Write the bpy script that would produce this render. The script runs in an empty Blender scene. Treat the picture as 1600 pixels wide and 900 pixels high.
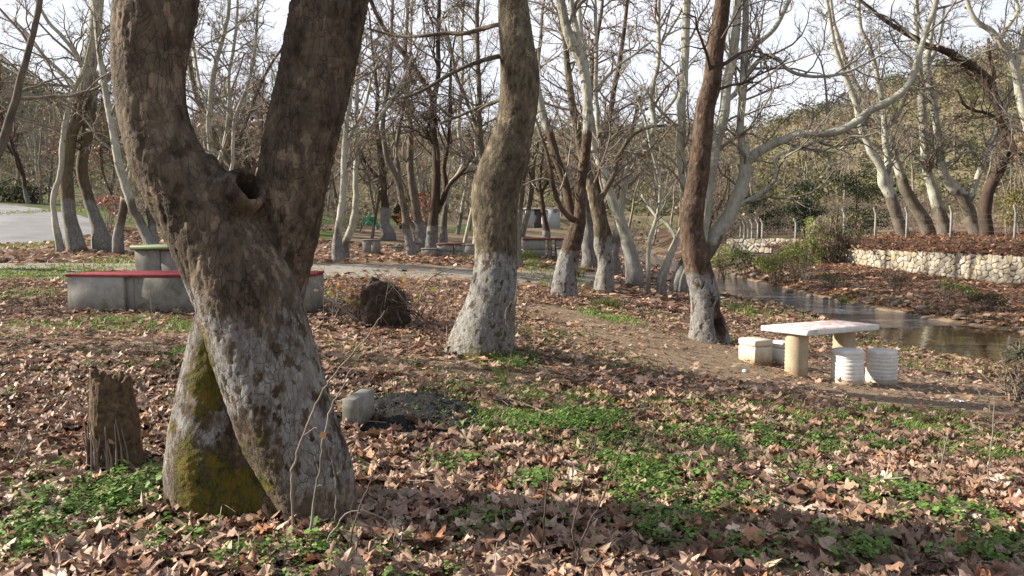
import bpy, math, random
import numpy as np
from mathutils import Vector
S = bpy.context.scene
COL = S.collection
rad = math.radians
rng = np.random.default_rng(11)
random.seed(5)

# ------------------------------------------------------------------ camera
FPX, U0, V0, VH = 1256.0, 800.0, 450.0, 350.0
PITCH = math.atan((V0 - VH) / FPX)
CP, SP = math.cos(PITCH), math.sin(PITCH)
EYE = 1.6
cam_data = bpy.data.cameras.new('camera')
cam = bpy.data.objects.new('camera', cam_data)
COL.objects.link(cam)
cam.location = (0, 0, EYE)
cam.rotation_euler = (math.pi / 2 - PITCH, 0, 0)
cam_data.sensor_width = 36
cam_data.lens = 36 * FPX / 1600
cam_data.clip_start = 0.05
cam_data.clip_end = 2000
S.camera = cam

# ------------------------------------------------------------------ light
SUN_EL, SUN_AZ = rad(25), rad(-83)          # azimuth measured from +Y towards +X
SKY_STRENGTH = 0.055
SUN_STRENGTH = 5.0
sd = Vector((math.sin(SUN_AZ) * math.cos(SUN_EL), math.cos(SUN_AZ) * math.cos(SUN_EL), math.sin(SUN_EL)))
sl = bpy.data.lights.new('sun', 'SUN')
sl.energy = SUN_STRENGTH
sl.angle = rad(0.5)
sl.color = (1.0, 0.92, 0.79)
so = bpy.data.objects.new('sun', sl)
COL.objects.link(so)
so.location = sd * 50
so.rotation_euler = (-sd).to_track_quat('-Z', 'Y').to_euler()
W = bpy.data.worlds.new('World')
S.world = W
W.use_nodes = True
wn = W.node_tree
wn.nodes.clear()
w_out = wn.nodes.new('ShaderNodeOutputWorld')
w_bg = wn.nodes.new('ShaderNodeBackground')
w_bg.inputs['Strength'].default_value = SKY_STRENGTH
sky = wn.nodes.new('ShaderNodeTexSky')
sky.sky_type = 'NISHITA'
sky.sun_disc = False
sky.sun_elevation = SUN_EL
sky.sun_rotation = SUN_AZ
sky.air_density = 1.2
sky.dust_density = 2.5
sky.ozone_density = 1.5
w_tc = wn.nodes.new('ShaderNodeTexCoord')
w_map = wn.nodes.new('ShaderNodeMapping')
w_map.inputs['Scale'].default_value = (1, 1, 2.6)
w_no = wn.nodes.new('ShaderNodeTexNoise')
w_no.inputs['Scale'].default_value = 2.6
w_no.inputs['Detail'].default_value = 7
w_no.inputs['Roughness'].default_value = 0.55
w_r = wn.nodes.new('ShaderNodeValToRGB')
w_r.color_ramp.elements[0].position = 0.30
w_r.color_ramp.elements[0].color = (0.72, 0.72, 0.72, 1)
w_r.color_ramp.elements[1].position = 0.68
w_r.color_ramp.elements[1].color = (1, 1, 1, 1)
w_mix = wn.nodes.new('ShaderNodeMixRGB')
w_mix.inputs['Color2'].default_value = (7.6, 7.8, 8.5, 1)     # thin bright high cloud
wn.links.new(w_tc.outputs['Generated'], w_map.inputs['Vector'])
wn.links.new(w_map.outputs[0], w_no.inputs['Vector'])
wn.links.new(w_no.outputs['Fac'], w_r.inputs['Fac'])
w_sx = wn.nodes.new('ShaderNodeSeparateXYZ')
w_el = wn.nodes.new('ShaderNodeValToRGB')                      # the haze and thin cloud lie low, the zenith is clear
w_el.color_ramp.elements[0].position = 0.30
w_el.color_ramp.elements[0].color = (1, 1, 1, 1)
w_el.color_ramp.elements[1].position = 0.85
w_el.color_ramp.elements[1].color = (0.24, 0.24, 0.24, 1)
w_mul = wn.nodes.new('ShaderNodeMath'); w_mul.operation = 'MULTIPLY'
wn.links.new(w_tc.outputs['Generated'], w_sx.inputs[0])
wn.links.new(w_sx.outputs[2], w_el.inputs['Fac'])
wn.links.new(w_r.outputs['Color'], w_mul.inputs[0])
wn.links.new(w_el.outputs['Color'], w_mul.inputs[1])
wn.links.new(w_mul.outputs[0], w_mix.inputs['Fac'])
wn.links.new(sky.outputs[0], w_mix.inputs['Color1'])
wn.links.new(w_mix.outputs[0], w_bg.inputs['Color'])
wn.links.new(w_bg.outputs[0], w_out.inputs['Surface'])
S.view_settings.view_transform = 'Standard'
S.view_settings.look = 'None'
S.view_settings.gamma = 1
S.view_settings.use_curve_mapping = False
S.view_settings.exposure = 1.42
S.render.engine = 'CYCLES'
S.cycles.max_bounces = 5
S.cycles.transparent_max_bounces = 8

# ------------------------------------------------------------------ helpers
def px(u, v, Y):
    """the point at depth Y metres that the photograph shows at pixel (u, v)"""
    dx, dy = (u - U0) / FPX, (v - V0) / FPX
    t = Y / (CP - dy * SP)
    return np.array((t * dx, Y, EYE + t * (-SP - dy * CP)))

def _hash(i, j, k, s):
    h = (i * 374761393 + j * 668265263 + k * 2147483647 + s * 974634777) & 0xFFFFFFFF
    h = ((h ^ (h >> 13)) * 1274126177) & 0xFFFFFFFF
    return ((h ^ (h >> 16)) & 0xFFFF) / 65535.0

def vnoise(P, scale=1.0, seed=0, octaves=1, rough=0.5):
    """value noise in -1..1, vectorised"""
    P = np.asarray(P, float) * scale + 137.3
    out = np.zeros(len(P)); amp = 1.0; tot = 0
    for o in range(octaves):
        q = P * (2.03 ** o)
        i = np.floor(q).astype(np.int64); f = q - i
        f = f * f * (3 - 2 * f)
        r = 0
        for a in (0, 1):
            for b in (0, 1):
                for c in (0, 1):
                    w = (f[:, 0] if a else 1 - f[:, 0]) * (f[:, 1] if b else 1 - f[:, 1]) * (f[:, 2] if c else 1 - f[:, 2])
                    r = r + w * _hash(i[:, 0] + a, i[:, 1] + b, i[:, 2] + c, seed + o * 17)
        out += amp * (r * 2 - 1); tot += amp; amp *= rough
    return out / tot

def worley(P, scale, seed=0):
    """cellular noise: distance to the nearest two points and a number per cell"""
    P = np.asarray(P, float) * scale + 51.7
    i0 = np.floor(P).astype(np.int64)
    d1 = np.full(len(P), 9.0); d2 = np.full(len(P), 9.0); cid = np.zeros(len(P))
    for a in (-1, 0, 1):
        for b in (-1, 0, 1):
            for c in (-1, 0, 1):
                i = i0 + (a, b, c)
                q = np.stack([_hash(i[:, 0], i[:, 1], i[:, 2], seed + k) for k in (1, 2, 3)], 1)
                d = np.sqrt((((i + q) - P) ** 2).sum(1))
                near = d < d1
                d2 = np.where(near, d1, np.minimum(d2, d))
                cid = np.where(near, _hash(i[:, 0], i[:, 1], i[:, 2], seed + 9), cid)
                d1 = np.where(near, d, d1)
    return d1, d2, cid

def bark_plates(V, size, seed):
    """flaking plates of bark: (relief -1..1, number per plate)"""
    w = V + .35 * size * np.stack([vnoise(V, .8 / size, seed + k, 2) for k in (1, 2, 3)], 1)
    d1, d2, cid = worley(w * np.array((1, 1, .55)), 1 / size, seed)
    e = sstep(.02, .28, d2 - d1)
    return e * (.35 + .65 * cid) * 1.5 - .75, cid

def n2(x, y, scale=1.0, seed=0, octaves=1):
    x = np.asarray(x, float); sh = x.shape
    return vnoise(np.stack([x.ravel(), np.asarray(y, float).ravel(), np.zeros(x.size)], 1), scale, seed, octaves).reshape(sh)

def sstep(a, b, x):
    t = np.clip((np.asarray(x, float) - a) / (b - a), 0, 1)
    return t * t * (3 - 2 * t)

class Geo:
    """collects vertices, faces and a per-vertex colour for one mesh"""
    def __init__(self):
        self.V = []; self.Q = []; self.T = []; self.C = []; self.n = 0; self.G = []
    def add(self, V, Q=None, T=None, C=None, polys=None):
        V = np.asarray(V, float).reshape(-1, 3)
        if Q is not None and len(Q): self.Q.append(np.asarray(Q, np.int64).reshape(-1, 4) + self.n)
        if T is not None and len(T): self.T.append(np.asarray(T, np.int64).reshape(-1, 3) + self.n)
        if polys: self.G += [[i + self.n for i in p] for p in polys]
        self.V.append(V)
        if C is None: C = np.zeros((len(V), 3))
        C = np.asarray(C, float)
        if C.ndim == 1: C = np.tile(C, (len(V), 1))
        if C.shape[1] == 3: C = np.concatenate([C, np.full((len(C), 1), .5)], 1)
        self.C.append(C)
        self.n += len(V)
        return self
    def box(self, c, s, rz=0.0, C=None, bevel=0.0):
        x, y, z = s[0] / 2, s[1] / 2, s[2] / 2
        b = min(bevel, x * .9, y * .9, z * .9)
        pts = []
        if b <= 0:
            prof = [(-z, 0), (z, 0)]
        else:
            prof = [(-z, b), (-z + b, 0), (z - b, 0), (z, b)]
        for zz, inset in prof:
            X, Yy = x - inset, y - inset
            if b > 0:
                k = b * .8
                ring = [(-X + k, -Yy), (X - k, -Yy), (X, -Yy + k), (X, Yy - k), (X - k, Yy), (-X + k, Yy), (-X, Yy - k), (-X, -Yy + k)]
            else:
                ring = [(-X, -Yy), (X, -Yy), (X, Yy), (-X, Yy)]
            pts += [(a, d, zz) for a, d in ring]
        m = 8 if b > 0 else 4
        V = np.array(pts)
        Q = []
        for r in range(len(prof) - 1):
            for i in range(m):
                Q.append((r * m + i, r * m + (i + 1) % m, (r + 1) * m + (i + 1) % m, (r + 1) * m + i))
        L = (len(prof) - 1) * m
        polys = [list(range(m))[::-1], [L + i for i in range(m)]]
        ca, sa = math.cos(rz), math.sin(rz)
        V = np.stack([V[:, 0] * ca - V[:, 1] * sa, V[:, 0] * sa + V[:, 1] * ca, V[:, 2]], 1) + np.asarray(c, float)
        return self.add(V, Q=Q, C=C, polys=polys)
    def mesh(self, name, smooth=True, attr='surf'):
        me = bpy.data.meshes.new(name)
        V = np.concatenate(self.V) if self.V else np.zeros((0, 3))
        loops = []; starts = []; tot = []
        pos = 0
        if self.Q:
            q = np.concatenate(self.Q); loops.append(q.ravel()); starts.append(pos + 4 * np.arange(len(q))); tot.append(np.full(len(q), 4)); pos += q.size
        if self.T:
            t = np.concatenate(self.T); loops.append(t.ravel()); starts.append(pos + 3 * np.arange(len(t))); tot.append(np.full(len(t), 3)); pos += t.size
        for p in self.G:
            loops.append(np.array(p)); starts.append(np.array([pos])); tot.append(np.array([len(p)])); pos += len(p)
        me.vertices.add(len(V)); me.vertices.foreach_set('co', V.astype(np.float32).ravel())
        if loops:
            lp = np.concatenate(loops); st = np.concatenate(starts)
            me.loops.add(len(lp)); me.loops.foreach_set('vertex_index', lp.astype(np.int32))
            me.polygons.add(len(st)); me.polygons.foreach_set('loop_start', st.astype(np.int32))
        me.update(calc_edges=True)
        if smooth and len(me.polygons):
            me.polygons.foreach_set('use_smooth', np.ones(len(me.polygons), bool))
        C = np.concatenate(self.C)
        a = me.color_attributes.new(attr, 'FLOAT_COLOR', 'POINT')
        a.data.foreach_set('color', C.astype(np.float32).ravel())
        return me
    def build(self, name, material, parent=None, smooth=True, kind=None, label=None, loc=None):
        me = self.mesh(name, smooth)
        me.materials.append(material)
        o = bpy.data.objects.new(name, me)
        COL.objects.link(o)
        if parent is not None:
            o.parent = parent
        if loc is not None: o.location = loc
        if kind: o['kind'] = kind
        if label: o['label'] = label
        return o

def thing(name, label, cat, loc=(0, 0, 0), rz=0, group=None):
    o = bpy.data.objects.new(name, None)
    COL.objects.link(o)
    o.empty_display_size = .2
    o.location = [float(a) for a in loc]; o.rotation_euler = (0, 0, rz)
    tag(o, label, cat, group)
    return o

def tag(o, label, cat, group=None):
    o['label'] = label; o['category'] = cat
    if group: o['group'] = group
    return o

def copy_tree(o, loc, rz, scale=1.0, label=None):
    r = o.copy(); COL.objects.link(r)
    r.location = [float(a) for a in loc]; r.rotation_euler = (0, 0, rz); r.scale = (scale,) * 3
    if label: r['label'] = label
    for ch in list(o.children):
        c = ch.copy(); COL.objects.link(c); c.parent = r
        for g in list(ch.children):
            d = g.copy(); COL.objects.link(d); d.parent = c
    return r

# ------------------------------------------------------------------ materials
class NT:
    def __init__(self, name, rough=0.85, spec=0.25):
        self.m = bpy.data.materials.new(name); self.m.use_nodes = True
        self.t = self.m.node_tree
        self.b = self.t.nodes['Principled BSDF']
        self.b.inputs['Roughness'].default_value = rough
        self.b.inputs['Specular IOR Level'].default_value = spec
        tc = self.t.nodes.new('ShaderNodeTexCoord'); self.obj = tc.outputs['Object']; self.gen = tc.outputs['Generated']
        self.pos = self.t.nodes.new('ShaderNodeNewGeometry').outputs['Position']
    def L(self, a, b):
        if hasattr(a, 'is_linked') or hasattr(a, 'links'): self.t.links.new(a, b)
        elif isinstance(a, tuple) and len(a) == 3 and b.type == 'RGBA': b.default_value = (*a, 1)
        else: b.default_value = a
    def mapping(self, vec, scale):
        n = self.t.nodes.new('ShaderNodeMapping'); self.L(vec, n.inputs['Vector']); n.inputs['Scale'].default_value = scale
        return n.outputs[0]
    def noise(self, vec, scale, detail=5, rough=.6, dist=0):
        n = self.t.nodes.new('ShaderNodeTexNoise'); self.L(vec, n.inputs['Vector'])
        n.inputs['Scale'].default_value = scale; n.inputs['Detail'].default_value = detail
        n.inputs['Roughness'].default_value = rough; n.inputs['Distortion'].default_value = dist
        return n.outputs['Fac']
    def voronoi(self, vec, scale, feature='F1', out='Distance', rand=1):
        n = self.t.nodes.new('ShaderNodeTexVoronoi'); self.L(vec, n.inputs['Vector']); n.feature = feature
        n.inputs['Scale'].default_value = scale; n.inputs['Randomness'].default_value = rand
        return n.outputs[out]
    def ramp(self, fac, stops):
        n = self.t.nodes.new('ShaderNodeValToRGB'); self.L(fac, n.inputs['Fac'])
        el = n.color_ramp.elements
        while len(el) < len(stops): el.new(0.5)
        for e, (p, c) in zip(el, stops):
            e.position = p
            e.color = (c, c, c, 1) if not isinstance(c, tuple) else (*c, 1)
        return n.outputs['Color']
    def mix(self, fac, a, b, mode='MIX'):
        n = self.t.nodes.new('ShaderNodeMixRGB'); n.blend_type = mode
        self.L(fac, n.inputs['Fac']); self.L(a, n.inputs['Color1']); self.L(b, n.inputs['Color2'])
        return n.outputs[0]
    def math(self, op, a, b=0.0, clamp=False):
        n = self.t.nodes.new('ShaderNodeMath'); n.operation = op; n.use_clamp = clamp
        self.L(a, n.inputs[0]); self.L(b, n.inputs[1])
        return n.outputs[0]
    def attr(self, name='surf'):
        n = self.t.nodes.new('ShaderNodeAttribute'); n.attribute_name = name
        return n.outputs['Color']
    def alpha(self, name='surf'):
        n = self.t.nodes.new('ShaderNodeAttribute'); n.attribute_name = name
        return n.outputs['Alpha']
    def rgb(self, col):
        n = self.t.nodes.new('ShaderNodeSeparateColor'); self.L(col, n.inputs[0])
        return n.outputs[0], n.outputs[1], n.outputs[2]
    def random(self):
        return self.t.nodes.new('ShaderNodeObjectInfo').outputs['Random']
    def bump(self, h, dist=.01, strength=.6):
        n = self.t.nodes.new('ShaderNodeBump'); self.L(h, n.inputs['Height'])
        n.inputs['Distance'].default_value = dist; n.inputs['Strength'].default_value = strength
        self.t.links.new(n.outputs[0], self.b.inputs['Normal'])
    def color(self, c):
        self.L(c, self.b.inputs['Base Color'])
        return self.m

def bark_mat(name, dark, light, fine=1.0, bump=.012, pale=((.19, .18, .13), (.32, .31, .245), (.42, .41, .35))):
    """bark of the planes: plates and cracks; attribute surf = (whitewash, moss, smooth pale bark)"""
    n = NT(name, .9, .15)
    v = n.mapping(n.obj, (1, 1, .45))
    big = n.noise(v, 3.2 * fine, 6, .6)
    mid = n.noise(v, 13 * fine, 8, .7, .4)
    warp = n.mix(.12, v, n.t.nodes[-1].outputs['Color'] if False else n.noise_color(v, 6 * fine))
    plate = n.voronoi(warp, 34 * fine, 'DISTANCE_TO_EDGE')
    plate2 = n.voronoi(warp, 78 * fine, 'DISTANCE_TO_EDGE')
    some = n.ramp(n.noise(v, 9 * fine, 3), [(.42, 0.0), (.66, .9)])
    crack = n.mix(some, n.ramp(plate, [(0.0, .0), (.07, 1.0)]), (1, 1, 1))
    crack2 = n.mix(some, n.ramp(plate2, [(0.0, 0.0), (.12, 1.0)]), n.ramp(plate, [(0.0, .25), (.07, 1.0)]))
    base = n.ramp(n.math('ADD', n.math('MULTIPLY', big, .55), n.math('MULTIPLY', mid, .5)), [(.33, dark), (.72, light)])
    base = n.mix(n.math('MULTIPLY', n.math('SUBTRACT', 1.0, crack), .40), base, tuple(c * .35 for c in dark))
    patch = n.voronoi(n.mapping(n.obj, (1, 1, .5)), 4.2, 'F1', 'Color')
    pr, pg, pb = n.rgb(patch)
    pl = n.ramp(n.math('ADD', n.math('MULTIPLY', pr, .5), n.math('MULTIPLY', big, .5)), [(.25, pale[0]), (.5, pale[1]), (.75, pale[2])])
    pl = n.mix(.5, pl, n.ramp(mid, [(.3, pale[0]), (.6, pale[2])]))
    aw, am, ap = n.rgb(n.attr())
    col = n.mix(n.ramp(n.math('ADD', ap, n.math('MULTIPLY', n.math('SUBTRACT', big, .5), .9)), [(.42, 0.0), (.56, 1.0)]), base, pl)
    flake = n.ramp(n.math('ADD', n.math('MULTIPLY', aw, 1.02), n.math('MULTIPLY', n.math('SUBTRACT', n.noise(v, 34 * fine, 7, .75), .5), 2.0)), [(.38, 0.0), (.78, 1.0)])
    tone = n.math('ADD', n.alpha(), n.math('MULTIPLY', n.math('SUBTRACT', mid, .5), .5))
    col = n.mix(1.0, col, n.ramp(tone, [(.05, (.42, .40, .38)), (.5, (.95, .95, .95)), (.95, (1.0, 1.0, .98))]), 'MULTIPLY')
    col = n.mix(n.ramp(n.math('ADD', tone, n.math('MULTIPLY', n.math('SUBTRACT', big, .5), .6)), [(.72, 0.0), (.98, .55)]), col, tuple(min(.5, c * 1.75) for c in light))
    flake = n.math('MULTIPLY', flake, n.mix(.5, crack2, crack))
    wash = n.ramp(n.noise(v, 16 * fine, 9, .72), [(.28, (.085, .080, .074)), (.5, (.195, .19, .18)), (.72, (.335, .327, .315))])
    col = n.mix(flake, col, wash)
    mossn = n.noise(n.obj, 34, 5, .7)
    mossf = n.ramp(n.math('ADD', am, n.math('MULTIPLY', n.math('SUBTRACT', mossn, .5), 1.6)), [(.40, 0.0), (.56, 1.0)])
    mossc = n.ramp(n.noise(n.obj, 13, 8, .75), [(.3, (.030, .036, .008)), (.5, (.085, .075, .013)), (.68, (.15, .085, .018))])
    col = n.mix(mossf, col, mossc)
    h = n.math('ADD', n.math('ADD', n.math('MULTIPLY', mid, .8), n.math('MULTIPLY', n.noise(v, 55 * fine, 5, .75), .55)), n.math('ADD', n.math('MULTIPLY', crack, .45), n.math('MULTIPLY', n.math('MULTIPLY', mossn, mossf), .9)))
    n.bump(h, bump, .8)
    return n.color(col)

def noise_color(self, vec, scale):
    n = self.t.nodes.new('ShaderNodeTexNoise'); self.L(vec, n.inputs['Vector']); n.inputs['Scale'].default_value = scale
    return n.outputs['Color']
NT.noise_color = noise_color

M = {}
M['bark_near'] = bark_mat('bark_near', (.034, .026, .019), (.155, .120, .085), 1.0, .014)
M['bark_olive'] = bark_mat('bark_olive', (.050, .040, .027), (.19, .155, .105), 1.0, .02)
M['bark_red'] = bark_mat('bark_red', (.036, .024, .017), (.135, .092, .065), 1.2, .02)
M['bark_grey'] = bark_mat('bark_grey', (.055, .046, .036), (.19, .16, .125), .9, .010)
M['bark_dark'] = bark_mat('bark_dark', (.028, .020, .015), (.10, .07, .05), .9, .010)

def simple(name, c1, c2, scale=8, rough=.85, bump=0, spec=.25, vec='obj', detail=5, rnd=0):
    n = NT(name, rough, spec)
    f = n.noise(getattr(n, vec), scale, detail, .65)
    col = n.ramp(f, [(.3, c1), (.7, c2)])
    if rnd:
        col = n.mix(rnd, col, n.ramp(n.random(), [(0, tuple(a * .5 for a in c1)), (1, tuple(min(1, a * 1.4) for a in c2))]))
    if bump: n.bump(f, bump, .7)
    return n.color(col)

M['twig_brown'] = simple('twig_brown', (.105, .082, .064), (.24, .20, .16), 5, .9, vec='pos')
M['twig_grey'] = simple('twig_grey', (.11, .095, .075), (.26, .235, .19), 5, .9, vec='pos')
M['twig_dark'] = simple('twig_dark', (.042, .031, .024), (.115, .085, .064), 5, .9, vec='pos')

def leaf_mat(name, trans=.3, rough=.75, spec=.25, bump=0):
    """leaf colour from the vertex colours plus fine veining, a little light let through"""
    n = NT(name, rough, spec)
    f = n.noise(n.obj, 60, 4, .7)
    c = n.mix(n.ramp(f, [(.35, .55), (.5, .0), (.65, .0)]), n.attr(), n.mix(1.0, n.attr(), (.6, .55, .5), 'MULTIPLY'))
    n.color(c)
    if bump: n.bump(f, bump, .6)
    tr = n.t.nodes.new('ShaderNodeBsdfTranslucent'); n.L(c, tr.inputs['Color'])
    mx = n.t.nodes.new('ShaderNodeMixShader'); mx.inputs[0].default_value = trans
    n.t.links.new(n.b.outputs[0], mx.inputs[1]); n.t.links.new(tr.outputs[0], mx.inputs[2])
    n.t.links.new(mx.outputs[0], n.t.nodes['Material Output'].inputs['Surface'])
    return n.m
M['dead_leaf'] = leaf_mat('dead_leaf', .22, .55, .35, .003)
M['green_leaf'] = leaf_mat('green_leaf', .35, .6, .3)

def concrete(name, c1, c2, stain, tint_low=None, low_h=.2, lines=0, top=None, hmax=1.0, wear=None):
    n = NT(name, .85, .2)
    f = n.noise(n.obj, 7, 8, .65); g = n.noise(n.obj, 60, 4, .7)
    col = n.ramp(f, [(.3, c1), (.7, c2)])
    col = n.mix(n.ramp(n.noise(n.obj, 2.7, 6, .7, .6), [(.52, 0.0), (.70, .75)]), col, stain)
    if tint_low:
        sx = n.t.nodes.new('ShaderNodeSeparateXYZ'); n.L(n.obj, sx.inputs[0])
        z = n.math('ADD', sx.outputs[2], n.math('MULTIPLY', n.math('SUBTRACT', f, .5), low_h * 1.5))
        k = n.ramp(z, [(0.0, 1.0), (max(.02, low_h), 0.0)])
        col = n.mix(n.math('MULTIPLY', k, .85), col, tint_low)
    col = n.mix(.25, col, n.ramp(g, [(.3, (.05, .05, .05)), (.6, (.6, .58, .55))]), 'OVERLAY')
    n.bump(n.math('ADD', n.math('MULTIPLY', g, .5), f), .006, .5)
    return n.color(col)
M['concrete_grey'] = concrete('concrete_grey', (.15, .145, .125), (.26, .25, .22), (.075, .075, .05), (.09, .075, .05), .18)
M['concrete_pale'] = concrete('concrete_pale', (.22, .21, .19), (.34, .33, .30), (.12, .115, .08), (.12, .09, .055), .12)
M['concrete_tan'] = concrete('concrete_tan', (.30, .24, .16), (.41, .34, .24), (.28, .19, .10), (.22, .14, .07), .2)
M['white_paint'] = concrete('white_paint', (.50, .49, .46), (.66, .65, .62), (.30, .27, .21), (.26, .19, .11), .13)
M['white_block'] = concrete('white_block', (.47, .42, .33), (.60, .56, .47), (.33, .25, .15), (.30, .20, .10), .2)

def worn_top():
    n = NT('table_top_paint', .7, .3)
    f = n.noise(n.mapping(n.obj, (1, 1.6, 1)), 6, 7, .7)
    c = n.ramp(n.noise(n.obj, 20, 5), [(.3, (.58, .57, .55)), (.7, (.76, .75, .73))])
    c = n.mix(n.ramp(f, [(.44, 0.0), (.56, .8)]), c, (.42, .13, .11))
    c = n.mix(n.ramp(n.noise(n.obj, 9, 6), [(.62, 0.0), (.72, .6)]), c, (.25, .2, .17))
    n.bump(f, .003, .5)
    return n.color(c)
M['worn_top'] = worn_top()
M['red_paint'] = simple('red_paint', (.13, .014, .018), (.25, .030, .038), 9, .7, .003, .2)
M['red_worn'] = simple('red_worn', (.10, .045, .035), (.22, .085, .062), 7, .7, .003, .3)
M['green_paint'] = simple('green_paint', (.085, .13, .045), (.15, .205, .075), 6, .55, .002, .4)
M['stone'] = None
def stone_mat():
    n = NT('wall_stone', .9, .2)
    r = n.random()
    c = n.ramp(r, [(0.0, (.21, .185, .145)), (.25, (.28, .26, .22)), (.5, (.31, .285, .24)), (.7, (.27, .225, .155)), (.85, (.23, .22, .20)), (1.0, (.36, .345, .32))])
    f = n.noise(n.pos, 5, 8, .7)
    c = n.mix(.55, c, n.ramp(f, [(.3, (.18, .16, .13)), (.7, (.8, .78, .74))]), 'OVERLAY')
    n.bump(f, .02, .6)
    return n.color(c)
M['stone'] = stone_mat()
M['mortar'] = simple('mortar', (.09, .08, .065), (.20, .18, .15), 12, .95, .01)
M['river_rock'] = simple('river_rock', (.07, .058, .045), (.19, .155, .125), 6, .8, .01, .3, 'pos')
M['wood_rot'] = simple('wood_rot', (.030, .020, .013), (.145, .098, .058), 26, .95, .012)
M['root_wood'] = simple('root_wood', (.016, .011, .008), (.075, .052, .035), 16, .95, .012)
M['fence_concrete'] = simple('fence_concrete', (.16, .155, .14), (.28, .27, .24), 9, .9, .004)
M['wire'] = simple('wire', (.09, .085, .08), (.16, .15, .14), 9, .6)
M['shed_wall'] = simple('shed_wall', (.36, .38, .40), (.46, .48, .50), 1.5, .9, .004)
M['shed_roof'] = simple('shed_roof', (.42, .42, .42), (.55, .55, .55), 3, .8)
M['shed_door'] = simple('shed_door', (.055, .05, .055), (.10, .09, .095), 4, .7)
M['blue_paint'] = simple('blue_paint', (.05, .15, .36), (.08, .22, .48), 4, .5)
M['green_plastic'] = simple('green_plastic', (.03, .30, .14), (.06, .42, .22), 6, .5)
M['white_plastic'] = simple('white_plastic', (.6, .63, .68), (.8, .82, .86), 9, .4)
M['ash'] = simple('ash', (.004, .004, .004), (.050, .048, .046), 45, .95, .02, .1, 'pos', 8)
M['asphalt'] = None
def ground_mat():
    """bare earth, short turf, gravel: attribute surf = (leaf mould, turf, gravel)"""
    n = NT('earth', .95, .12)
    f = n.noise(n.pos, 3, 9, .7); g = n.noise(n.pos, 28, 8, .75); hgh = n.noise(n.pos, 90, 4, .7)
    earth = n.ramp(g, [(.3, (.11, .078, .05)), (.52, (.22, .16, .105)), (.7, (.33, .25, .17))])
    mould = n.ramp(g, [(.3, (.025, .016, .011)), (.5, (.085, .052, .035)), (.7, (.20, .13, .09))])
    turf = n.ramp(n.noise(n.pos, 50, 6, .75), [(.3, (.03, .05, .012)), (.55, (.085, .12, .03)), (.75, (.15, .15, .055))])
    grav = n.ramp(hgh, [(.3, (.15, .135, .115)), (.5, (.25, .23, .20)), (.7, (.37, .345, .31))])
    a, b, c = n.rgb(n.attr())
    def k(x, lo=.4, hi=.6, amp=.8):
        return n.ramp(n.math('ADD', x, n.math('MULTIPLY', n.math('SUBTRACT', n.mix(.5, f, g), .5), amp)), [(lo, 0.0), (hi, 1.0)])
    col = n.mix(k(a), earth, mould)
    col = n.mix(k(c), col, grav)
    col = n.mix(k(b), col, turf)
    n.bump(n.math('ADD', g, n.math('MULTIPLY', hgh, .5)), .03, .6)
    return n.color(col)
M['earth'] = ground_mat()
def track_mat():
    n = NT('gravel', .95, .15)
    f = n.noise(n.pos, 1.1, 8, .7); g = n.noise(n.pos, 60, 5, .8)
    c = n.ramp(g, [(.28, (.15, .13, .105)), (.5, (.27, .245, .205)), (.72, (.40, .37, .32))])
    c = n.mix(n.ramp(f, [(.5, 0.0), (.62, .7)]), c, (.12, .12, .055))
    c = n.mix(n.ramp(n.voronoi(n.pos, 5), [(.16, .9), (.22, 0.0)]), c, (.16, .09, .055))
    n.bump(g, .02, .6)
    return n.color(c)
M['gravel'] = track_mat()
def asphalt_mat():
    n = NT('asphalt', .9, .25)
    f = n.noise(n.mapping(n.pos, (.5, .5, 1)), .9, 8, .65); g = n.noise(n.pos, 45, 5, .8)
    c = n.ramp(n.math('ADD', n.math('MULTIPLY', f, .7), n.math('MULTIPLY', g, .3)), [(.35, (.14, .135, .14)), (.65, (.25, .245, .25))])
    n.bump(g, .01, .4)
    return n.color(c)
M['asphalt'] = asphalt_mat()
def water_mat():
    n = NT('water', .04, .5)
    n.b.inputs['IOR'].default_value = 1.33
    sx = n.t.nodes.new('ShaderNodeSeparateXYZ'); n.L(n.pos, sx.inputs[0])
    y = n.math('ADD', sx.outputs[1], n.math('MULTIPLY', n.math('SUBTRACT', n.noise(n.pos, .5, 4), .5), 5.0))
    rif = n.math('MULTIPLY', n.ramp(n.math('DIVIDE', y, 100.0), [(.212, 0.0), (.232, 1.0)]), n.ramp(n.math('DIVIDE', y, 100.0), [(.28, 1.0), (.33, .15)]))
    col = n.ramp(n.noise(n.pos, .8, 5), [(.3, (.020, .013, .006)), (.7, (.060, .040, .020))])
    sky_streak = n.ramp(n.noise(n.mapping(n.pos, (.8, 2.2, 1)), 3.2, 7, .7, .5), [(.44, 0.0), (.62, 1.0)])
    col = n.mix(n.math('MULTIPLY', n.math('MULTIPLY', sky_streak, rif), .6), col, (.27, .36, .47))       # broken water, its bluish sky reflection painted into the base colour
    small = n.noise(n.mapping(n.pos, (1, .8, 1)), 2.2, 4, .6, .4)
    rip = n.noise(n.mapping(n.pos, (1, .7, 1)), 9, 5, .65, .8)
    h = n.math('ADD', n.math('MULTIPLY', small, .02), n.math('MULTIPLY', n.math('MULTIPLY', rip, rif), 1.0))
    n.bump(h, .30, 1.0)
    n.L(n.math('ADD', n.math('MULTIPLY', rif, .03), .02), n.b.inputs['Roughness'])
    return n.color(col)
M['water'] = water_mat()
def hill_mat():
    n = NT('hill_earth', .95, .1)
    f = n.noise(n.pos, .07, 8, .65); g = n.noise(n.pos, .8, 8, .75)
    c = n.ramp(n.math('ADD', n.math('MULTIPLY', f, .55), n.math('MULTIPLY', g, .45)), [(.36, (.10, .105, .045)), (.46, (.16, .14, .08)), (.55, (.19, .15, .10)), (.68, (.14, .145, .06))])
    return n.color(c)
M['hill'] = hill_mat()

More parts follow.
